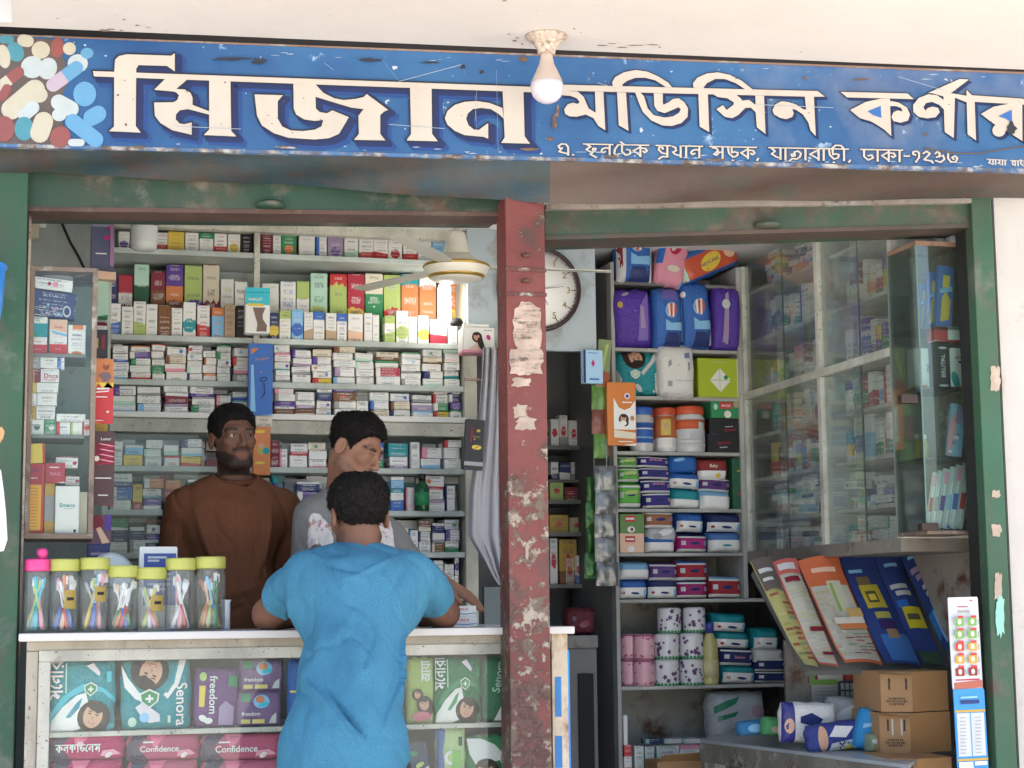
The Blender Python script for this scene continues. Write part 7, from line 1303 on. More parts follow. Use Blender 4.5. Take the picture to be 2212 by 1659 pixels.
wall_sheet('leaflet', 'leaflet with red table at the top of the low panel', 1746, 1436, 1880, 1478, .99, (.3, .04, .07), [('p', [(.15, .1), (.55, .1), (.55, .8), (.15, .8)], 'silver'), ('p', [(.6, .1), (.78, .1), (.78, .8), (.6, .8)], (.5, .1, .08)), ('p', [(.8, .1), (.98, .1), (.98, .6), (.8, .6)], 'grey'), ('p', [(0, 0), (.1, 0), (.1, 1), (0, 1)], (.2, .35, .15))])
wall_sheet('leaflet', 'pale leaflet with green heading on the low panel', 1754, 1468, 1810, 1545, .985, (.42, .45, .46), [('p', [(0, .86), (1, .84), (1, 1), (0, 1)], (.2, .4, .1)), *[('p', [(.08, y), (.92, y), (.92, y + .03), (.08, y + .03)], 'grey') for y in [.1 * i + .05 for i in range(8)]]])
wall_sheet('leaflet', 'dark leaflet with rows of tiny pictures on the low panel', 1812, 1470, 1880, 1512, .983, (.07, .08, .16), [('p', [(.06 + .15 * i, .12 + .42 * j), (.17 + .15 * i, .12 + .42 * j), (.17 + .15 * i, .45 + .42 * j), (.06 + .15 * i, .45 + .42 * j)], 'silver') for i in range(6) for j in range(2)])
wall_sheet('leaflet', 'green and blue leaflet half hidden above the plastic packs', 1814, 1514, 1882, 1548, .987, (.15, .28, .3), [('p', [(0, 0), (.5, 0), (.5, 1), (0, 1)], (.1, .25, .1)), ('p', [(.52, 0), (1, 0), (1, 1), (.52, 1)], (.3, .45, .6))])
# hanging printed strips by the right post
YS2 = -.03
o = printed('price_strip', 'white strip with rows of tiny food pictures hanging by the right post', 'strip', 2054, 1290, 2119, 1490, YS2, .004, ('silver', 'red', 'red'), dens=0, tilt=-.015)
sh = [('p', [(.05, .0), (1, .02), (.98, .1), (.05, .08)], (.4, .12, .08)), ('p', [(.1, .1), (.9, .1), (.9, .115), (.1, .115)], 'crimson'), ('p', [(.3, .83), (.7, .83), (.7, .86), (.3, .86)], 'grey'), ('p', [(.3, .89), (.65, .89), (.65, .9), (.3, .9)], 'crimson'), ('e', .75, .96, .05, .02, 0, 'crimson')]
for j in range(5):
    for i in range(2):
        c_ = [(.15, .35, .08), (.15, .35, .08), (.45, .06, .03), (.55, .3, .04), (.25, .03, .03)][4 - j] if not (j == 2 and i) else (.55, .3, .04)
        x, y = .12 + .42 * i, .15 + .135 * j
        sh += [('p', [(x, y), (x + .28, y), (x + .28, y + .085), (x, y + .085)], c_), ('p', [(x + .1, y + .085), (x + .28, y + .085), (x + .28, y + .11), (x + .1, y + .11)], 'red'), ('e', x + .14, y + .045, .06, .08, 0, 'cream'), ('p', [(x + .31, y + .01), (x + .36, y + .01), (x + .36, y + .07), (x + .31, y + .07)], 'grey')]
deco(o, sh)
o = printed('price_strip', 'blue and white table strip hanging by the right post below the food strip', 'strip', 2066, 1488, 2133, 1690, YS2 - .003, .004, ((.03, .25, .6), 'white', 'white'), dens=0, tilt=-.015)
deco(o, [('p', [(.06, .28), (.94, .28), (.94, .74), (.06, .74)], 'silver'), ('p', [(.0, .75), (1, .75), (1, .775), (0, .775)], 'ochre'), ('p', [(.0, .23), (1, .23), (1, .255), (0, .255)], 'ochre'), ('p', [(.48, .28), (.51, .28), (.51, .74), (.48, .74)], (.1, .3, .6)), ('p', [(.05, .14), (.5, .14), (.5, .22), (.05, .22)], 'white'), ('p', [(.55, .18), (.95, .18), (.95, .22), (.55, .22)], 'white'), ('p', [(.2, .9), (.75, .9), (.75, .92), (.2, .92)], 'sky'), ('p', [(.2, .84), (.8, .84), (.8, .88), (.2, .88)], 'navy'), *[('p', [(x, .31 + .038 * i), (x + .2, .31 + .038 * i), (x + .2, .32 + .038 * i), (x, .32 + .038 * i)], 'grey') for i in range(11) for x in (.1, .58)]])

# ---- table, packs, brown cartons at the lower right
tzt = .0
tb = thing('steel_table', 'worn grey steel table at the lower right of the doorway', 'table', P(1720, 1659, .5))
TS = mat('dusty_steel_top', (.42, .47, .5), .3, .2, var=.3, vscale=9); TE2 = worn('worn_table_edge', (.2, .19, .16), rust=(.45, .43, .38), under=(.1, .08, .06), lo=.5, hi=.6, scale=14)
TZ = P(1968, 1628, .42).z
tq = [PZ(1512, 1597, TZ), PZ(1962, 1652, TZ), PZ(2040, 1600, TZ), PZ(1575, 1580, TZ)]
MB().prism(tq, (0, 0, -.012), TS).build('table_top', tb)
e = [p + Vector((0, .004, -.013)) for p in tq]
def apron(a, b_): n = Vector((0, 0, -.07)); return MB().prism([a, b_, b_ + n, a + n], ((tq[3] - tq[0]).normalized()) * .02, TE2)
apron(e[0], e[1]).build('front_apron', tb)
for i, p in enumerate((e[0], e[1], e[2], e[3])):
    q = p * .93 + (sum(e, Vector()) / 4) * .07
    MB().box((q.x - .02, q.y - .02, 0), (q.x + .02, q.y + .02, TZ - .083), TE2, .003).build('leg', tb)
CB = mat('corrugated_card', (.42, .25, .12), .8, var=.14, vscale=5); CB2 = mat('taped_card', (.5, .28, .12), .35, var=.12, vscale=4, spec=.5); CD = mat('card_ink', (.05, .04, .035), .8)
def brown_box(lab, ul, um, ur, v0, v1, Yf, zb, seed, open_=False):
    a, m_, b_ = P(ul, v1, Yf + .05), P(um, v1, Yf), P(ur, v1, Yf + .02); h = zv(um, v0, Yf) - zv(um, v1, Yf)
    a, m_, b_ = [Vector((p.x, p.y, zb)) for p in (a, m_, b_)]
    t = thing('brown_carton', lab, 'carton', m_); back = a + (b_ - m_)
    back = m_ + (a - m_) + Vector((b_.x - m_.x, .22, 0)) * .8
    b2 = Vector((b_.x, b_.y + .02, zb))
    ft = [a, m_, b2, Vector((b2.x + .02, b2.y + .25, zb)), Vector((a.x + .03, a.y + .27, zb))]
    up = Vector((0, 0, h)); n = len(ft)
    MB().add([a, m_, m_ + up, a + up], [(0, 1, 2, 3)], CB).add([ft[2], ft[3], ft[4], ft[0], ft[2] + up, ft[3] + up, ft[4] + up, ft[0] + up], [(0, 1, 5, 4), (1, 2, 6, 5), (2, 3, 7, 6)], CB).add([p + up for p in ft], [tuple(range(n))], CB).build('box', t)
    MB().add([m_, b2, b2 + up, m_ + up], [(0, 1, 2, 3)], CB2).build('taped_side', t)
    nn = (m_ - a).cross(up).normalized(); nn = nn if nn.y < 0 else -nn; at = lambda x, y, k=.001: a + (m_ - a) * x + up * y + nn * k
    mk = MB()
    for x in (.28, .82): mk.add([at(x - .03, .55), at(x + .03, .55), at(x + .03, .78), at(x - .03, .78)], [(0, 1, 2, 3)], CD); mk.add([at(x - .05, .78), at(x + .05, .78), at(x, .86)], [(0, 1, 2)], CD)
    for y, w_ in ((.3, .55), (.23, .7), (.16, .5)):
        ps, L = bn_polys('সনামক' if w_ > .6 else 'নকপস'); sc_ = w_ / L
        for i, q in enumerate(ps): mk.add([at(.5 - w_ / 2 + p.x * sc_, y + p.y * .05, .001 + .00005 * (i % 9)) for p in q], [(0, 1, 2, 3)], CD)
    if seed == 2:
        for x in (.4, .7): mk.add([at(x, .45), at(x + .05, .45), at(x + .05, .85), at(x, .85)], [(0, 1, 2, 3)], flat('silver'))
    mk.build('printed_marks', t)
    MB().add([a + up + Vector((0, 0, .001)), m_ + up + Vector((0, 0, .001)), m_ + up + nn * .02 + Vector((0, 0, -.012)), a + up + nn * .025 + Vector((-.015, 0, -.004))], [(0, 1, 2, 3)], CB).build('flap', t)
    return t
YQ = .42
z1 = zv(1960, 1652, YQ); hq = zv(1960, 1540, YQ) - zv(1960, 1628, YQ); zt1 = TZ + .001
bx1 = brown_box('brown cardboard carton with arrow marks standing on the steel table', 1902, 1968, 2062, 1541, 1628, YQ, zt1, 2)
zt2 = zt1 + hq + .002
bx2 = brown_box('upper brown carton with torn open flap on the arrow marked carton', 1904, 1972, 2056, 1454, 1541, YQ, zt2, 1)
brown_box('brown carton standing on the floor at the right below the steel table', 1925, 1985, 2066, 1640, 1740, .2, P(1985, 1740, .2).z, 3)
tag(MB().box((P(1985, 1700, .22).x, .2, 0), (P(2062, 1700, .3).x, .4, P(1985, 1740, .2).z - .001), DWD).build('low_crate'), 'dark crate under the lowest brown carton', 'crate')
t = thing('brown_carton', 'open brown carton on the floor shelf under the steel table', 'carton', P(1460, 1690, 1.5))
a, b_ = P(1420, 1645, 1.46), P(1515, 1645, 1.46)
MB().box((a.x, 1.46, .3), (b_.x, 1.6, a.z), CB).build('box', t); MB().prism([Vector((a.x, 1.46, a.z + .001)), Vector((b_.x, 1.46, a.z + .001)), Vector((b_.x - .02, 1.4, a.z + .035)), Vector((a.x + .01, 1.4, a.z + .03))], (0, 0, -.003), CB).build('flap', t)
def tp(name, lab, u0, v0, u1, v1, Y, c, sh, tilt=0., dep=.075, lean=0.):
    o = printed(name, lab, 'pack', u0, v0, u1, v1, Y, dep, c, kind='pack', tilt=tilt, dens=0, lean=lean); o.location.z = max(o.location.z, TZ + .001); return deco(o, sh, True)
tp('diaper_pack', 'navy and white plastic pack with a printed child lying on the table', 1690, 1518, 1812, 1606, .72, ('white', 'navy', 'blue'), [('p', [(0, 0), (.22, 0), (.2, 1), (0, 1)], (.04, .04, .2)), ('e', .12, .42, .08, .12, 0, 'skin'), ('p', [(.3, .5), (.6, .4), (.7, .6), (.5, .75), (.3, .65)], 'navy'), ('e', .62, .25, .12, .12, 0, 'white'), ('p', [(.4, .1), (.9, .2), (.95, .35), (.5, .3)], 'navy')], .04)
tp('diaper_pack', 'deep blue plastic pack lettered in white before the navy and white pack', 1752, 1560, 1880, 1622, .6, ((.04, .06, .28), 'white', 'yellow'), [('e', .22, .5, .08, .2, 0, 'skin'), ('p', [(.32, .55), (.6, .45), (.75, .8), (.45, .9)], 'white'), ('p', [(.3, .02), (.95, .05), (.95, .4), (.35, .3)], (.6, .62, .6)), ('t', 'Mitem', .66, .24, .15, 6, 'navy'), ('e', .66, .07, .1, .05, 0, 'yellow')], -.1)
tp('diaper_pack', 'bright blue plastic pack leaning against the brown cartons', 1848, 1532, 1906, 1622, .55, ((.03, .3, .65), 'sky', 'white'), [('p', [(.1, .5), (.9, .75), (.95, .85), (.1, .6)], 'sky'), ('e', .5, .12, .12, .04, 0, 'crimson')], .25)
tp('plastic_bag', 'clear plastic bag crumpled behind the bright blue pack', 1790, 1506, 1902, 1572, .8, ('silver', 'white', 'white'), [('e', .4, .5, .3, .1, 20, 'white')], .05)
tp('blue_pack', 'small blue pack at the back of the steel table', 1600, 1556, 1680, 1588, .95, ((.05, .25, .5), 'sky', 'white'), [('e', .4, .5, .2, .1, 0, 'sky')], -.05)
tp('green_pack', 'small green pack between the blue packs on the steel table', 1652, 1550, 1694, 1590, .86, ((.1, .4, .15), 'mint', 'white'), [('e', .5, .35, .2, .15, 0, (.5, .35, .3))], .1)
tp('green_pouch', 'pale green pouch at the foot of the brown cartons', 1882, 1592, 1906, 1632, .5, ((.3, .4, .25), 'silver', 'white'), [('e', .4, .6, .3, .2, 0, 'silver')])
# little hardware at the upper right corner of the doorway
t = thing('shutter_pulley', 'dark shutter pulley at the upper right corner of the doorway', 'pulley', P(2098, 465, 0))
o = MB().lathe([(0, -.012), (.03, -.012), (.032, -.006), (.024, 0), (.032, .006), (.03, .012), (0, .012)], (0, 0, 0), BLACKGAP, 24).build('wheel'); o.parent = t; o.rotation_euler = (math.pi / 2, 0, 0)
for i, (u0, u1) in enumerate([(2024, 2040), (2050, 2075), (2080, 2092)]): printed('white_bottle', 'white bottle standing on top of the display case, %s from the left' % ORD[i], 'bottle', u0, 495, u1, 525, .2, .04, ('white', 'black', 'grey'), 0, 0, 0, (.5, .5, 0), 3, .2, 'packb', group='white bottles above the display case', z0=dzt + .0165)
print('small boxes', NBOX[0])
# ================================================================== PEOPLE
def smin(a, b, k): h = np.clip(.5 + .5 * (b - a) / k, 0, 1); return b + (a - b) * h - k * h * (1 - h)
def smax(a, b, k): return -smin(-a, -b, k)
def A_(p): return np.array(p, dtype=np.float32)
def cap(p, a, b, ra, rb):
    a, b = A_(a), A_(b); pa = p - a; ba = b - a; h = np.clip(pa @ ba / max(1e-9, float(ba @ ba)), 0, 1)
    return np.linalg.norm(pa - h[:, None] * ba, axis=1) - (ra + (rb - ra) * h)
def ell(p, c, r):
    r = A_(r); q = (p - A_(c)) / r; k0 = np.linalg.norm(q, axis=1); k1 = np.linalg.norm(q / r, axis=1); return k0 * (k0 - 1) / np.maximum(k1, 1e-6)
def nets(F, xs, ys, zs):
    """Surface nets over a rectilinear grid."""
    S = F < 0; nx, ny, nz = F.shape; acc = np.zeros((nx - 1, ny - 1, nz - 1, 3), np.float32); cnt = np.zeros((nx - 1, ny - 1, nz - 1), np.float32)
    g = (xs, ys, zs); off = [(i, j, k) for i in (0, 1) for j in (0, 1) for k in (0, 1)]
    sub = lambda M, o: M[o[0]:o[0] + nx - 1, o[1]:o[1] + ny - 1, o[2]:o[2] + nz - 1]
    GX, GY, GZ = np.meshgrid(xs, ys, zs, indexing='ij'); G = (GX, GY, GZ)
    for ax in range(3):
        for o in off:
            if o[ax]: continue
            o2 = list(o); o2[ax] = 1
            s0, s1 = sub(S, o), sub(S, o2); idx = np.nonzero(s0 != s1)
            if not len(idx[0]): continue
            f0, f1 = sub(F, o)[idx], sub(F, o2)[idx]; t = f0 / (f0 - f1)
            for d in range(3):
                a, b = sub(G[d], o)[idx], sub(G[d], o2)[idx]; acc[idx + (np.full(len(t), d),)] += a + (b - a) * t
            cnt[idx] += 1
    act = cnt > 0; num = np.full(act.shape, -1, np.int64); num[act] = np.arange(act.sum()); V = acc[act] / cnt[act][:, None]
    Q = []
    for ax in range(3):
        b_, c_ = [(1, 2), (2, 0), (0, 1)][ax]
        lo = [slice(1, -1)] * 3; lo[ax] = slice(0, -1); hi = list(lo); hi[ax] = slice(1, None)
        s0, s1 = S[tuple(lo)], S[tuple(hi)]; idx = np.nonzero(s0 != s1)
        if not len(idx[0]): continue
        base = [idx[0].copy(), idx[1].copy(), idx[2].copy()]
        for d in range(3):
            if d != ax: base[d] = base[d] + 1
        def at(db, dc):
            q = [x.copy() for x in base]; q[b_] -= db; q[c_] -= dc; return num[q[0], q[1], q[2]]
        q = np.stack([at(1, 1), at(0, 1), at(0, 0), at(1, 0)], 1); fl = ~s0[idx]; q[fl] = q[fl][:, ::-1]; Q.append(q)
    return V, np.concatenate(Q)
def grid(lo, hi, step, fine=None, fstep=None):
    out = [lo]
    while out[-1] < hi:
        s = fstep if fine and fine[0] <= out[-1] <= fine[1] else step; out.append(out[-1] + s)
    return np.array(out, np.float32)
def solid(fn, xs, ys, zs):
    F = np.empty((len(xs), len(ys), len(zs)), np.float32)
    for k0 in range(0, len(zs), 24):
        z = zs[k0:k0 + 24]; X, Y, Z = np.meshgrid(xs, ys, z, indexing='ij'); p = np.stack([X.ravel(), Y.ravel(), Z.ravel()], 1)
        F[:, :, k0:k0 + 24] = fn(p).reshape(X.shape)
    return nets(F, xs, ys, zs)
def np_mesh(name, V, Q, mats, parent, colors=None, mi=None):
    me = bpy.data.meshes.new(name); me.from_pydata(V.tolist(), [], Q.tolist())
    for m_ in mats: me.materials.append(m_)
    me.polygons.foreach_set('use_smooth', [True] * len(Q))
    if colors is not None:
        at = me.color_attributes.new('tone', 'FLOAT_COLOR', 'POINT'); at.data.foreach_set('color', np.concatenate([colors, np.ones((len(colors), 1))], 1).astype(np.float32).ravel())
    if mi is not None: me.polygons.foreach_set('material_index', mi)
    me.update(); o = bpy.data.objects.new(name, me); COL.objects.link(o); o.parent = parent
    if parent is not None: o.location = -Vector(parent.location)
    return o
def normals(o):
    me = o.data; n = np.empty(len(me.vertices) * 3, np.float32); me.vertices.foreach_get('normal', n); return n.reshape(-1, 3)
def skin_material(name):
    k = NT(name, .58, .25); a = k.t.nodes.new('ShaderNodeVertexColor'); a.layer_name = 'tone'
    n = k.ramp(k.noise(60, 5), .3, .7); hs = k.mix(k.math('MULTIPLY', n, .1), a.outputs[0], (.05, .015, .01))
    k.b.inputs['Subsurface Weight'].default_value = .08; k.b.inputs['Subsurface Radius'].default_value = (.01, .004, .002)
    k.bump(k.noise(120, 4), .08, .004); return k.out(hs)
def hair_material(name, c=(.007, .006, .0055)):
    k = NT(name, .75, .12); n = k.noise(90, 4, dist=1.2); k.bump(n, .9, .006); return k.out(k.mix(k.ramp(n, .4, .7), c, tuple(x * 2.2 for x in c)))
def cloth_material(name, c, fine=260, tone=.12, patch=None):
    k = NT(name, .9, .15); w = k.noise(fine, 3, rough=.7); col_ = k.mix(k.ramp(w, .3, .7), tuple(x * (1 - tone) for x in c), tuple(x * (1 + tone) for x in c))
    if patch: col_ = k.mix(k.math('MULTIPLY', k.ramp(k.noise(6, 5, rough=.65, stretch=(1.2, 1, .5)), .46, .7), .75), col_, patch)
    k.bump(k.math('ADD', w, k.math('MULTIPLY', k.noise(38, 4, stretch=(1, 1, .35)), 1.6)), .35, .004); return k.out(col_)
HS = 1.0
class Head:
    def __init__(s, c, yaw, pitch, roll, skin, scale=1.):
        s.c = A_(c); s.s = scale; s.skin = np.array(skin)
        R_ = Matrix.Rotation(yaw, 3, 'Z') @ Matrix.Rotation(pitch, 3, 'X') @ Matrix.Rotation(roll, 3, 'Y'); s.R = np.array(R_, dtype=np.float32)
    def loc(s, p): return ((p - s.c) @ s.R) / s.s             # world to head (face looks along -Y)
    def wor(s, q): return (A_(q) * s.s) @ s.R.T + s.c
    def sdf(s, p):
        q = s.loc(p)
        d = ell(q, (0, .016, .034), (.074, .094, .084))
        d = smin(d, ell(q, (0, -.024, -.036), (.054, .066, .084)), .03)
        d = smin(d, cap(q, (-.022, -.066, -.096), (.022, -.066, -.096), .018, .018), .026)
        for x in (-1, 1):
            d = smin(d, ell(q, (x * .043, -.064, -.016), (.02, .02, .018)), .022)
            d = smin(d, cap(q, (x * .052, .0, -.06), (x * .03, -.055, -.094), .014, .014), .03)
        d = smin(d, cap(q, (-.042, -.076, .026), (.042, -.076, .026), .012, .012), .016)
        for x in (-1, 1): d = smax(d, -ell(q, (x * .032, -.099, .006), (.017, .014, .0105)), .01)
        d = smin(d, cap(q, (0, -.088, .014), (0, -.109, -.026), .0075, .0105), .012)
        d = smin(d, ell(q, (0, -.107, -.032), (.011, .011, .009)), .006)
        for x in (-1, 1): d = smin(d, ell(q, (x * .0125, -.099, -.034), (.0085, .01, .0075)), .006)
        for x in (-1, 1):
            d = smin(d, cap(q, (x * .019, -.0885, .0105), (x * .046, -.079, .0085), .0046, .0046), .004)
            d = smin(d, cap(q, (x * .019, -.0868, -.0005), (x * .045, -.0785, .0005), .0036, .0035), .005)
        d = smin(d, ell(q, (0, -.083, -.062), (.027, .010, .022)), .014)
        d = smin(d, cap(q, (-.02, -.0865, -.0585), (.02, -.0865, -.0585), .0055, .0055), .005)
        d = smin(d, cap(q, (-.017, -.087, -.0695), (.017, -.087, -.0695), .0064, .0064), .005)
        d = smax(d, -cap(q, (-.023, -.0935, -.0638), (.023, -.0935, -.0638), .0022, .0022), .003)
        for x in (-1, 1):
            e = ell(q, (x * .079, .018, -.006), (.010, .021, .033)); e = smax(e, -ell(q, (x * .088, .012, -.004), (.009, .012, .02)), .006)
            d = smin(d, e, .008)
        return d * s.s
    def neck(s, p, base, r0=.052, r1=.06):
        return cap(p, s.wor((0, .022, -.06)), base, r0 * s.s, r1 * s.s)
    def colours(s, V, beard=.6, brow=True):
        q = s.loc(V); n = len(V); C = np.tile(s.skin, (n, 1)).astype(np.float32)
        def mixin(m_, c): C[:] = C * (1 - m_[:, None]) + np.array(c, np.float32) * m_[:, None]
        g = lambda d, w: np.clip(1 - d / w, 0, 1)
        inh = np.linalg.norm(q - A_((0, 0, 0)), axis=1) < .16
        z, y, x = q[:, 2], q[:, 1], np.abs(q[:, 0])
        if beard:
            low = np.clip((-.03 - z) / .02, 0, 1) * np.clip((.045 - y) / .02, 0, 1); jaw = np.clip(((x - .032) + (-z - .06) * 1.2) / .018, 0, 1)
            must = g(np.abs(z + .0475), .012) * (x < .034) * (y < -.07)
            chin = np.clip((-.08 - z) / .01, 0, 1) * (y < -.03)
            b = np.clip(low * np.maximum(jaw, chin) + must, 0, 1) * inh * (z > -.135)
            rn = np.array([mnoise.noise(Vector(v) * 160) for v in q]) if n < 90000 else 0
            mixin(np.clip(b * (beard + .25 * rn), 0, .92), (.014, .011, .01))
        lip = g(np.abs(z + .0585), .008) * (x < .022) * (y < -.078); mixin(np.clip(lip * .6, 0, 1) * inh, s.skin * np.array([1.1, .62, .6]))
        lip = g(np.abs(z + .0695), .009) * (x < .02) * (y < -.078); mixin(np.clip(lip * .75, 0, 1) * inh, s.skin * np.array([1.35, .75, .72]))
        if brow:
            zb = .0275 - .35 * np.abs(x - .034) ** 1.0 * .35
            bw = g(np.abs(z - zb), .0075) * np.clip((.056 - x) / .008, 0, 1) * np.clip((x - .011) / .006, 0, 1) * (y < -.045); mixin(np.clip(bw * 1.6, 0, .92) * inh, (.012, .01, .009))
            lid = g(np.abs(z - .0105), .004) * (np.abs(x - .032) < .015) * (y < -.06); mixin(np.clip(lid * .8, 0, .8) * inh, (.02, .012, .01))
        under = g(np.abs(z + .012), .012) * (np.abs(x - .032) < .02) * (y < -.05); mixin(under * .25 * inh, s.skin * .6)
        return C
    def eyes(s, parent, gaze=(0, 0), shut=False):
        wm, im = mat('eye_white', (.42, .38, .35), .2), mat('eye_iris', (.012, .008, .006), .15)
        for x in (-1, 1):
            c = s.wor((x * .0315, -.0755, .0052)); V, Fc, mi_ = [], [], []; r = .0125 * s.s; nu, nv = 20, 14
            d = (Matrix(s.R.tolist()) @ Vector((math.sin(gaze[0]), -math.cos(gaze[0]), math.sin(gaze[1])))).normalized()
            for j in range(nv + 1):
                for i in range(nu):
                    t, f_ = math.pi * j / nv, 2 * math.pi * i / nu; V.append((c[0] + r * math.sin(t) * math.cos(f_), c[1] + r * math.sin(t) * math.sin(f_), c[2] + r * math.cos(t)))
            for j in range(nv):
                for i in range(nu):
                    q = (j * nu + i, j * nu + (i + 1) % nu, (j + 1) * nu + (i + 1) % nu, (j + 1) * nu + i); Fc.append(q)
                    m_ = sum((Vector(V[a]) for a in q), Vector()) / 4 - Vector(c); mi_.append(1 if m_.normalized().dot(d) > .76 else 0)
            if shut: wm = im = mat('eyelid_skin', tuple(s.skin * .8), .5)
            np_mesh('eye', np.array(V), np.array(Fc), [wm, im], parent, mi=mi_)
    def hair(s, name, parent, line, top=.02, side=.006, curl=.006, freq=45, m_=None, thin=None, spikes=2500, seed=1, slen=.009):
        """Hair over the skull above a hairline given as z against y in head space."""
        ly, lz = zip(*line)
        def fn(p):
            q = s.loc(p); th = side + (top - side) * np.clip((q[:, 2] - .02) / .07, 0, 1)
            d = ell(q, (0, .016, .034), (.074, .094, .084)) - th
            d = smin(d, ell(q, (0, .012, .05), (.072, .088, .07)) - th, .02)
            hl = np.interp(q[:, 1], ly, lz); d = smax(d, (hl - q[:, 2]) * .8, .006)
            if thin is not None: d = d + thin(q)
            return d * s.s
        R_ = .135 * s.s; c = s.c
        xs, ys, zs = (np.arange(c[i] - R_, c[i] + R_, .0036, np.float32) for i in range(3))
        V, Q = solid(fn, xs, ys, zs); o = np_mesh(name, V, Q, [m_], parent); N = normals(o)
        dn = np.array([mnoise.noise(Vector(v) * freq) + .5 * mnoise.noise(Vector(v) * freq * 2.3) for v in s.loc(V)], np.float32) * curl
        V2 = V + N * dn[:, None]; r = random.Random(seed); Vs = V2.tolist(); Fs = Q.tolist(); n0 = len(V2)
        if spikes:
            up = s.R @ A_((0, .25, -1.)); idx = [r.randrange(n0) for _ in range(spikes)]
            for i in idx:
                p, n = V2[i], N[i]; t = n * r.uniform(.35, 1) + up * r.uniform(.0, .7) + A_((r.uniform(-.8, .8), r.uniform(-.8, .8), r.uniform(-.8, .8))); t /= np.linalg.norm(t) + 1e-6
                w_ = np.cross(t, n); w_ = w_ / (np.linalg.norm(w_) + 1e-6) * .0008; L = slen * r.uniform(.5, 1.2); b = len(Vs)
                mid = p + t * L * .5 + n * .001; Vs += [(p - w_ - n * .002).tolist(), (p + w_ - n * .002).tolist(), (mid + w_ * .8).tolist(), (mid - w_ * .8).tolist(), (p + t * L + up * L * .3).tolist()]; Fs += [[b, b + 1, b + 2, b + 3], [b + 3, b + 2, b + 4]]
        bpy.data.meshes.remove(o.data) if False else None
        me = bpy.data.meshes.new(name); me.from_pydata(Vs, [], Fs); me.materials.append(m_); me.polygons.foreach_set('use_smooth', [True] * len(Fs)); o.data = me; return o
def fingers(p, wrist, palm_dir, across, nrm, curl, s=1., spread=.12):
    """Palm and five bent fingers as one distance field; palm_dir along the hand, across towards the thumb."""
    w, d, a, n = A_(wrist), A_(palm_dir), A_(across), A_(nrm)
    k0 = w + d * .085 * s; D = cap(p, w + d * .01 * s, w + d * .05 * s, .021 * s, .02 * s)
    for i, x in enumerate((-.028, -.0095, .0095, .027)): D = smin(D, cap(p, w + d * .02 * s + a * x * .5 * s, k0 + a * x * s, .014 * s, .0108 * s), .012 * s)
    L = (.058, .074, .08, .071); fs = []
    for i, x in enumerate((-.029, -.0098, .0098, .0285)):
        b = k0 + a * x * s; dd = d + a * x * spread * 8; dd /= np.linalg.norm(dd); c = curl * (1 + .12 * (1.5 - i)); seg = np.array([.45, .3, .25]) * L[i] * s; ang = .25 * c; r = .0092 * s
        f = None; q = b
        for j in range(3):
            e = q + (dd * math.cos(ang) + n * math.sin(ang)) * seg[j]; t = cap(p, q, e, r * (1 - .1 * j), r * (.9 - .1 * j)); f = t if f is None else smin(f, t, .003); q = e; ang += .45 * c
        D = smin(D, f, .0035 * s)
    t0 = w + d * .03 * s + a * .026 * s; t1 = t0 + (d * .55 + a * .75 + n * .2) * .036 * s; t2 = t1 + (d * .9 + a * .3 + n * .3) * .03 * s
    return smin(D, smin(cap(p, t0, t1, .0125 * s, .0105 * s), cap(p, t1, t2, .0105 * s, .008 * s), .004), .009 * s)
def unit(v): v = A_(v); return v / np.linalg.norm(v)
def pv(u, v, Y): return A_(tuple(P(u, v, Y)))

def wrinkle(o, amp, freq, folds=(), stretch=(1, 1, .5), seed=0., plane=None):
    me = o.data; n = len(me.vertices); V = np.empty(n * 3, np.float32); me.vertices.foreach_get('co', V); V = V.reshape(-1, 3); N = normals(o)
    st = Vector(stretch); d = np.array([mnoise.noise(Vector((v[0] * st.x, v[1] * st.y, v[2] * st.z)) * freq + Vector((seed, 0, 0))) for v in V], np.float32) * amp
    d += np.array([mnoise.noise(Vector(v) * freq * 3.1 + Vector((0, seed, 0))) for v in V], np.float32) * amp * .25
    d -= np.clip(.16 - np.abs(np.array([mnoise.noise(Vector((v[0] * 1.3 + v[2] * .5, v[1], v[2] * .7)) * freq * 1.25 + Vector((seed, seed, 0))) for v in V], np.float32)), 0, 1) * amp * 2.2
    if folds:
        xz = V[:, [0, 2]]
        for (a, b, w, h) in folds:
            a2, b2 = A_((a[0], a[2])), A_((b[0], b[2])); ba = b2 - a2; t = np.clip((xz - a2) @ ba / float(ba @ ba), 0, 1); q = xz - a2 - t[:, None] * ba
            nn = A_((-ba[1], ba[0])); nn /= np.linalg.norm(nn); sd = q @ nn; e = np.linalg.norm(q, axis=1)
            facing = (N[:, 1] * (plane or -1) > .1)
            d += facing * np.sin(np.pi * np.clip(1 - e / w, 0, 1) * .5) ** 2 * h * np.sin(np.pi * np.clip(t, .03, .97)) ** .5 * (1 - .6 * (sd > 0))
    V = V + N * d[:, None]; me.vertices.foreach_set('co', V.ravel()); me.update()

BROWN1, BROWN2, BROWN3 = (.145, .073, .048), (.29, .15, .098), (.18, .09, .058)
SK = skin_material('brown_skin'); HAIRM = hair_material('black_hair')
LEGS = mat('dark_trousers', (.03, .032, .04), .9, bump=.1)
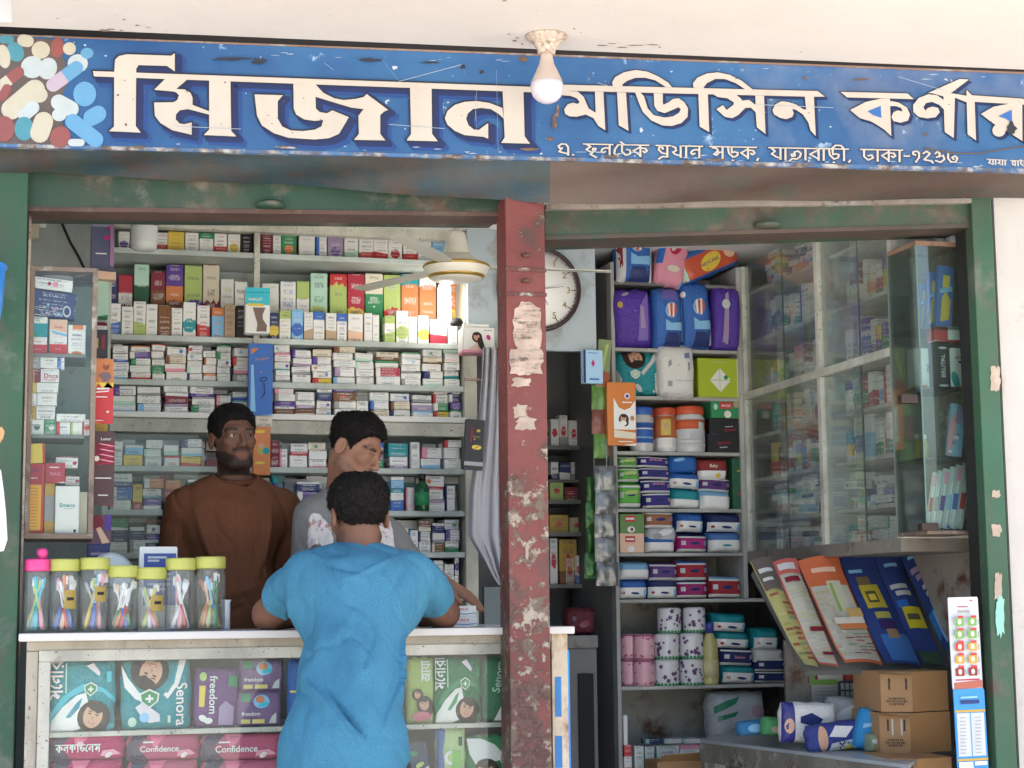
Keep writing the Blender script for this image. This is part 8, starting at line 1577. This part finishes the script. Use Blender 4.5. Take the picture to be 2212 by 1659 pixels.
# ------------------------------------------------------------ the customer in blue, seen from behind
def customer():
    t = thing('person', 'man in a bright blue T-shirt seen from behind, leaning both elbows on the counter', 'person', (P(760, 1650, -.35).x, -.35, 0))
    sl_, sr_ = pv(660, 1240, -.12), pv(892, 1244, -.12)
    el, er = pv(582, 1338, .1), pv(957, 1328, .1); el[2] = er[2] = ZK + .045
    wl, wr = pv(690, 1322, .24), pv(850, 1318, .26); wl[2] = wr[2] = ZK + .04
    hips = pv(742, 1640, -.36); chest = pv(770, 1300, -.13); nape = pv(774, 1182, -.06); belly = pv(754, 1480, -.27)
    H = Head(pv(774, 1118, -.02), math.radians(184), math.radians(14), 0, BROWN3, .98)
    dwn = unit((.5, .4, -.1))
    def arms(p):
        d = smin(cap(p, sl_, el, .054, .046), cap(p, el, wl, .047, .03), .02); e = smin(cap(p, sr_, er, .054, .046), cap(p, er, wr, .047, .03), .02)
        d = smin(d, e, .01); h1 = fingers(p, wl, unit((.9, .35, -.02)), unit((.3, -.8, .4)), unit((.1, -.2, -1)), .8); h2 = fingers(p, wr, unit((-.9, .35, -.02)), unit((-.3, -.8, .4)), unit((-.1, -.2, -1)), .8)
        return smin(d, smin(h1, h2, .004), .012)
    def torso(p, g=0.):
        d = smin(cap(p, belly, chest, .127 + g, .138 + g), cap(p, hips, belly, .144 + g, .127 + g), .06)
        d = smin(d, cap(p, (chest + sl_) / 2 + A_((0, 0, -.03)), (chest + sr_) / 2 + A_((0, 0, -.03)), .118 + g, .118 + g), .05)
        d = smin(d, cap(p, sl_ + A_((.02, 0, -.0)), nape + A_((-.02, .02, -.035)), .055 + g, .05 + g), .06); d = smin(d, cap(p, sr_ + A_((-.02, 0, 0)), nape + A_((.02, .02, -.035)), .055 + g, .05 + g), .06)
        return d
    fx = hips[0]
    def body(p):
        d = smin(H.sdf(p), H.neck(p, nape + A_((0, .01, -.02)), .05, .064), .025); d = smin(d, torso(p, -.02), .04); d = smin(d, arms(p), .02)
        for x in (-.09, .1):
            d = smin(d, smin(cap(p, hips + A_((x * .8, 0, -.05)), (fx + x * 1.05, -.36, .48), .085, .058), cap(p, (fx + x * 1.05, -.36, .48), (fx + x * 1.1, -.4, .08), .058, .04), .03), .05)
            d = smin(d, cap(p, (fx + x * 1.1, -.4, .045), (fx + x * 1.2, -.24, .035), .042, .034), .03)
        return d
    xs = np.arange(min(el[0], hips[0] - .2) - .08, er[0] + .1, .005, dtype=np.float32); ys = np.arange(-.6, .48, .006, dtype=np.float32); zs = grid(-.002, 1.95, .012, (ZK - .06, 1.9), .005)
    V, Q = solid(body, xs, ys, zs); o = np_mesh('body', V, Q, [SK], t, H.colours(V, .5)); 
    H.eyes(t)
    def bald(q): return .014 * np.clip(1 - np.linalg.norm((q - A_((.004, .078, .088))) / A_((.034, .04, .034)), axis=1), 0, 1)
    H.hair('hair', t, [(-.1, .06), (-.06, .055), (-.02, .03), (.01, .012), (.05, -.04), (.08, -.1), (.12, -.115)], .017, .0085, .0035, 70, hair_material('curly_black_hair', (.007, .006, .0055)), bald, 5200, 3, .006)
    # shirt
    zh = P(750, 1650, -.45).z - .06
    def shirt(p):
        d = torso(p, .006)
        d = smin(d, cap(p, hips + A_((0, -.0, .02)), hips + A_((-.01, 0, -.16)), .168, .182), .05)
        for s_, e_ in ((sl_, el), (sr_, er)):
            c = s_ + (e_ - s_) * .6; v = unit(e_ - s_); sv = cap(p, s_, s_ + (e_ - s_) * .85, .064, .067); sv = smax(sv, (p - c) @ v, .006); d = smin(d, sv, .016)
        hemz = zh + .04 * np.sin((p[:, 0] - fx) * 14 + .6) ; d = smax(d, hemz - p[:, 2], .004)
        n2 = A_(H.wor((0, .05, -.12))); d = smax(d, -cap(p, nape + A_((0, .03, .005)), H.wor((0, .0, -.08)), .066, .06), .008)
        return d
    V, Q = solid(shirt, np.arange(sl_[0] - .2, sr_[0] + .2, .006, dtype=np.float32), np.arange(-.62, .2, .006, dtype=np.float32), np.arange(zh - .05, 1.5, .006, dtype=np.float32))
    sh = np_mesh('shirt', V, Q, [cloth_material('blue_jersey', (.055, .195, .3), 300, .24, (.035, .125, .205))], t)
    F_ = lambda u0, v0, u1, v1, w, h: (P(u0, v0, -.3), P(u1, v1, -.3), w, h)
    wrinkle(sh, .013, 7, [F_(830, 1500, 880, 1340, .02, .02), F_(800, 1560, 872, 1400, .025, .02), F_(850, 1540, 880, 1440, .014, .009), F_(690, 1480, 760, 1570, .022, -.02), F_(655, 1460, 745, 1600, .03, .02), F_(840, 1240, 880, 1330, .016, .012), F_(700, 1190, 730, 1280, .02, .01), F_(690, 1300, 670, 1420, .018, -.012), F_(745, 1250, 860, 1200, .02, .007), F_(700, 1215, 800, 1235, .016, -.009), F_(640, 1260, 655, 1400, .016, .008), F_(910, 1250, 893, 1420, .016, .009), F_(760, 1330, 700, 1420, .03, .007), F_(820, 1350, 760, 1460, .025, -.006), F_(820, 1590, 880, 1640, .02, .009)], (1, 1, .55), 3.)
    cz0 = nape[2] - .012
    V, Q = solid(lambda p: np.maximum(np.abs(cap(p, nape + A_((0, .03, -.01)), H.wor((0, .0, -.08)), .0665, .062)) - .0045, np.abs(p[:, 2] - cz0 + .002 - (p[:, 1] - nape[1]) * .35) - .011), np.arange(nape[0] - .1, nape[0] + .1, .004, dtype=np.float32), np.arange(nape[1] - .1, nape[1] + .14, .004, dtype=np.float32), np.arange(nape[2] - .1, nape[2] + .08, .004, dtype=np.float32)); np_mesh('collar', V, Q, [cloth_material('blue_rib', (.04, .17, .33), 300, .25)], t)
    def trous(p):
        d = None
        for x in (-.09, .1):
            e = smin(cap(p, hips + A_((x * .8, 0, -.03)), (fx + x * 1.05, -.36, .48), .1, .072), cap(p, (fx + x * 1.05, -.36, .48), (fx + x * 1.1, -.4, .06), .072, .06), .03); d = e if d is None else smin(d, e, .03)
        return d
    V, Q = solid(trous, np.arange(fx - .3, fx + .32, .012, dtype=np.float32), np.arange(-.58, -.1, .012, dtype=np.float32), np.arange(.02, hips[2] + .05, .012, dtype=np.float32)); np_mesh('trousers', V, Q, [LEGS], t)
customer()
# ------------------------------------------------------------ man in the brown shirt behind the counter
def brown_man():
    Y = .8; t = thing('person', 'young bearded man in a brown shirt standing behind the counter looking sideways', 'person', (P(505, 1500, Y).x, Y, 0))
    H = Head(pv(504, 948, Y - .02), math.radians(14), math.radians(-1), math.radians(-2), BROWN1, .9)
    nape = pv(507, 1032, Y + .04); sl_, sr_ = pv(398, 1096, Y + .02), pv(606, 1096, Y + .05); chest = pv(500, 1160, Y + .02); hips = pv(496, 1420, Y + .03); belly = pv(498, 1290, Y + .02)
    el, er = pv(372, 1280, Y + .05), pv(628, 1285, Y + .07); wl, wr = pv(398, 1420, Y - .1), pv(606, 1425, Y - .08)
    fx = hips[0]
    def torso(p, g=0.):
        d = smin(cap(p, belly, chest, .125 + g, .135 + g), cap(p, hips, belly, .14 + g, .125 + g), .06)
        d = smin(d, cap(p, (chest + sl_) / 2, (chest + sr_) / 2, .1 + g, .1 + g), .06)
        for s_ in (sl_, sr_): d = smin(d, cap(p, s_, nape + A_((0, 0, -.03)), .052 + g, .05 + g), .06)
        return d
    def body(p):
        d = smin(H.sdf(p), H.neck(p, nape + A_((0, 0, -.02)), .055, .062), .02); d = smin(d, torso(p, -.02), .04)
        for s_, e_, w_, sg in ((sl_, el, wl, 1), (sr_, er, wr, -1)):
            d = smin(d, smin(cap(p, s_, e_, .05, .04), cap(p, e_, w_, .04, .028), .02), .03); d = smin(d, fingers(p, w_, unit((0, -.3, -.95)), unit((sg, -.3, 0)), unit((0, 1, -.2)), .6), .01)
        for x in (-.09, .09):
            d = smin(d, smin(cap(p, hips + A_((x, 0, -.03)), (fx + x, Y, .48), .085, .058), cap(p, (fx + x, Y, .48), (fx + x, Y + .02, .08), .058, .04), .03), .05); d = smin(d, cap(p, (fx + x, Y + .02, .045), (fx + x, Y - .14, .035), .042, .034), .03)
        return d
    V, Q = solid(body, np.arange(el[0] - .09, er[0] + .09, .0048, dtype=np.float32), np.arange(Y - .34, Y + .26, .0048, dtype=np.float32), grid(-.002, 2.0, .012, (1.42, 1.95), .0038))
    np_mesh('body', V, Q, [SK], t, H.colours(V, .93)); H.eyes(t, (.42, .0))
    H.hair('hair', t, [(-.12, .085), (-.085, .066), (-.06, .06), (-.05, .045), (-.04, .0), (-.02, -.005), (.0, .02), (.02, .005), (.05, -.03), (.09, -.06), (.12, -.07)], .012, .005, .003, 60, HAIRM, None, 1800, 5, .005)
    def shirt(p):
        d = torso(p, .008)
        for s_, e_ in ((sl_, el), (sr_, er)):
            v = unit(e_ - s_); sv = cap(p, s_, e_ + v * .06, .068, .062); sv = smax(sv, (p - e_) @ v - .0, .006); d = smin(d, sv, .014)
        d = smax(d, hips[2] - .1 - p[:, 2], .004); d = smax(d, -cap(p, nape + A_((.0, -.02, -.002)), H.wor((0, -.01, -.08)), .07, .062), .006); return d
    V, Q = solid(shirt, np.arange(el[0] - .11, er[0] + .11, .006, dtype=np.float32), np.arange(Y - .26, Y + .26, .006, dtype=np.float32), np.arange(hips[2] - .14, 1.68, .006, dtype=np.float32))
    sh = np_mesh('shirt', V, Q, [cloth_material('brown_jersey', (.145, .058, .029), 240, .15)], t)
    F_ = lambda u0, v0, u1, v1, w, h: (P(u0, v0, Y - .1), P(u1, v1, Y - .1), w, h)
    wrinkle(sh, .011, 6, [F_(430, 1110, 470, 1230, .03, .018), F_(590, 1110, 560, 1240, .03, .018), F_(440, 1300, 560, 1260, .03, .01), F_(430, 1340, 540, 1300, .025, -.008), F_(560, 1180, 600, 1330, .02, .008), F_(400, 1130, 392, 1240, .018, -.008)], (1, 1, .6), 8.)
    V, Q = solid(lambda p: np.abs(np.maximum(cap(p, nape + A_((0, -.02, -.004)), H.wor((0, -.01, -.085)), .069, .064), -cap(p, nape + A_((0, -.02, 0)), H.wor((0, -.01, -.08)), .064, .06))) - .004 + 10 * np.clip(np.abs(p[:, 2] - (nape[2] - .012 + (p[:, 1] - Y) * .25)) - .009, 0, 1), np.arange(nape[0] - .1, nape[0] + .1, .004, dtype=np.float32), np.arange(Y - .12, Y + .15, .004, dtype=np.float32), np.arange(nape[2] - .08, nape[2] + .06, .004, dtype=np.float32))
    np_mesh('collar', V, Q, [cloth_material('brown_rib', (.12, .05, .026), 240, .2)], t)
    V, Q = solid(lambda p: smin(cap(p, hips + A_((-.09, 0, -.03)), (fx - .09, Y + .01, .08), .1, .065), cap(p, hips + A_((.09, 0, -.03)), (fx + .09, Y + .01, .08), .1, .065), .03), np.arange(fx - .25, fx + .25, .012, dtype=np.float32), np.arange(Y - .16, Y + .18, .012, dtype=np.float32), np.arange(.0, hips[2] + .08, .012, dtype=np.float32)); np_mesh('trousers', V, Q, [LEGS], t)
brown_man()
# ------------------------------------------------------------ man in grey looking down, his hand on the boxes
def grey_man():
    Y = .62; t = thing('person', 'man in a grey shirt behind the counter looking down, one hand on white boxes', 'person', (P(750, 1500, Y).x, Y, 0))
    H = Head(pv(768, 970, Y - .04), math.radians(50), math.radians(25), math.radians(4), BROWN2, .91)
    nape = pv(742, 1060, Y + .04); sl_, sr_ = pv(678, 1118, Y + .0), pv(836, 1172, Y + .0); chest = pv(752, 1215, Y); hips = pv(758, 1440, Y + .04); belly = pv(758, 1310, Y + .02)
    er = pv(896, 1244, Y - .08); wr = pv(950, 1254, .36); el = pv(660, 1300, Y + .02); wl = pv(700, 1335, .42); wl[2] = ZK + .035; fx = hips[0]
    tip = pv(1030, 1296, .28); hd = unit(tip - wr)
    def torso(p, g=0.):
        d = smin(cap(p, belly, chest, .12 + g, .13 + g), cap(p, hips, belly, .135 + g, .12 + g), .06); d = smin(d, cap(p, (chest + sl_) / 2, (chest + sr_) / 2, .09 + g, .09 + g), .06)
        for s_ in (sl_, sr_): d = smin(d, cap(p, s_, nape + A_((0, 0, -.03)), .05 + g, .05 + g), .06)
        return d
    def body(p):
        d = smin(H.sdf(p), H.neck(p, nape, .056, .062), .02); d = smin(d, torso(p, -.02), .04)
        d = smin(d, smin(cap(p, sl_, el, .048, .04), cap(p, el, wl, .04, .028), .02), .03); d = smin(d, smin(cap(p, sr_, er, .048, .04), cap(p, er, wr, .04, .028), .02), .03)
        ac = unit(np.cross(hd, unit((.25, .15, -1)))); d = smin(d, fingers(p, wr, hd, unit((-.25, -.9, -.35)), unit((.35, -.1, -.95)), .6, .98, .3), .012)
        d = smin(d, fingers(p, wl, unit((.7, -.5, -.1)), unit((.4, .6, .4)), unit((0, 0, -1)), .6), .01)
        for x in (-.09, .09):
            d = smin(d, smin(cap(p, hips + A_((x, 0, -.03)), (fx + x, Y, .48), .085, .058), cap(p, (fx + x, Y, .48), (fx + x, Y + .02, .08), .058, .04), .03), .05); d = smin(d, cap(p, (fx + x, Y + .02, .045), (fx + x, Y - .14, .035), .042, .034), .03)
        return d
    V, Q = solid(body, grid(el[0] - .1, tip[0] + .06, .0055, (wr[0] - .03, 9), .003), np.arange(.16, Y + .26, .0045, dtype=np.float32), grid(-.002, 2.0, .012, (ZK - .05, 1.9), .0042))
    np_mesh('body', V, Q, [SK], t, H.colours(V, .26)); H.eyes(t, (.0, -.55), True)
    H.hair('hair', t, [(-.12, .09), (-.085, .075), (-.06, .07), (-.045, .05), (-.03, .02), (-.018, -.01), (.0, .02), (.02, .005), (.05, -.025), (.09, -.055), (.12, -.07)], .019, .0035, .004, 60, HAIRM, None, 3400, 7, .006)
    def shirt(p):
        d = torso(p, .01)
        for s_, e_, f_ in ((sl_, el, .75), (sr_, er, .75)):
            v = unit(e_ - s_); c = s_ + (e_ - s_) * f_; sv = smax(cap(p, s_, e_, .066, .062), (p - c) @ v, .006); d = smin(d, sv, .03)
        d = smax(d, hips[2] - .1 - p[:, 2], .004); return smax(d, -cap(p, nape + A_((0, -.01, .01)), H.wor((0, 0, -.08)), .066, .06), .006)
    V, Q = solid(shirt, np.arange(el[0] - .12, er[0] + .12, .007, dtype=np.float32), np.arange(Y - .28, Y + .26, .007, dtype=np.float32), np.arange(hips[2] - .14, 1.62, .007, dtype=np.float32))
    sh = np_mesh('shirt', V, Q, [cloth_material('grey_cotton', (.2, .2, .19), 240, .1)], t); wrinkle(sh, .008, 7, (), (1, 1, .5), 14.)
    # patterned cloth round the neck, hanging on the chest
    def scarf(p):
        sh_ = torso(p, .024); x = np.abs(p[:, 0] - nape[0] - .005); bandd = np.maximum(np.abs(x - .098 - .25 * np.clip(nape[2] - .06 - p[:, 2], -.03, .02)) - .034, p[:, 1] - Y - .02); return smax(smax(sh_, -torso(p, .006), .003), smax(bandd, np.abs(p[:, 2] - nape[2] + .15 + .02 * np.sin(p[:, 0] * 60)) - .055, .01), .008)
    k = NT('patterned_scarf_cloth', .9); sm_ = k.out(k.mix(k.ramp(k.noise(28, 3), .52, .56), (.6, .57, .55), k.mix(k.ramp(k.noise(17, 2), .48, .52), (.4, .22, .2), (.45, .4, .45))))
    for xa_, xb_ in ((sl_[0] - .05, nape[0]), (nape[0], sr_[0] + .1)):
        V, Q = solid(scarf, np.arange(xa_, xb_, .005, dtype=np.float32), np.arange(Y - .25, Y + .12, .005, dtype=np.float32), np.arange(1.2, 1.62, .005, dtype=np.float32)); wrinkle(np_mesh('scarf_end', V, Q, [sm_], t), .012, 20, (), (1, 1, .4), 5.)
    V, Q = solid(lambda p: smin(cap(p, hips + A_((-.09, 0, -.03)), (fx - .09, Y + .01, .08), .1, .065), cap(p, hips + A_((.09, 0, -.03)), (fx + .09, Y + .01, .08), .1, .065), .03), np.arange(fx - .25, fx + .25, .012, dtype=np.float32), np.arange(Y - .16, Y + .18, .012, dtype=np.float32), np.arange(.0, hips[2] + .08, .012, dtype=np.float32)); np_mesh('trousers', V, Q, [LEGS], t)
grey_man()
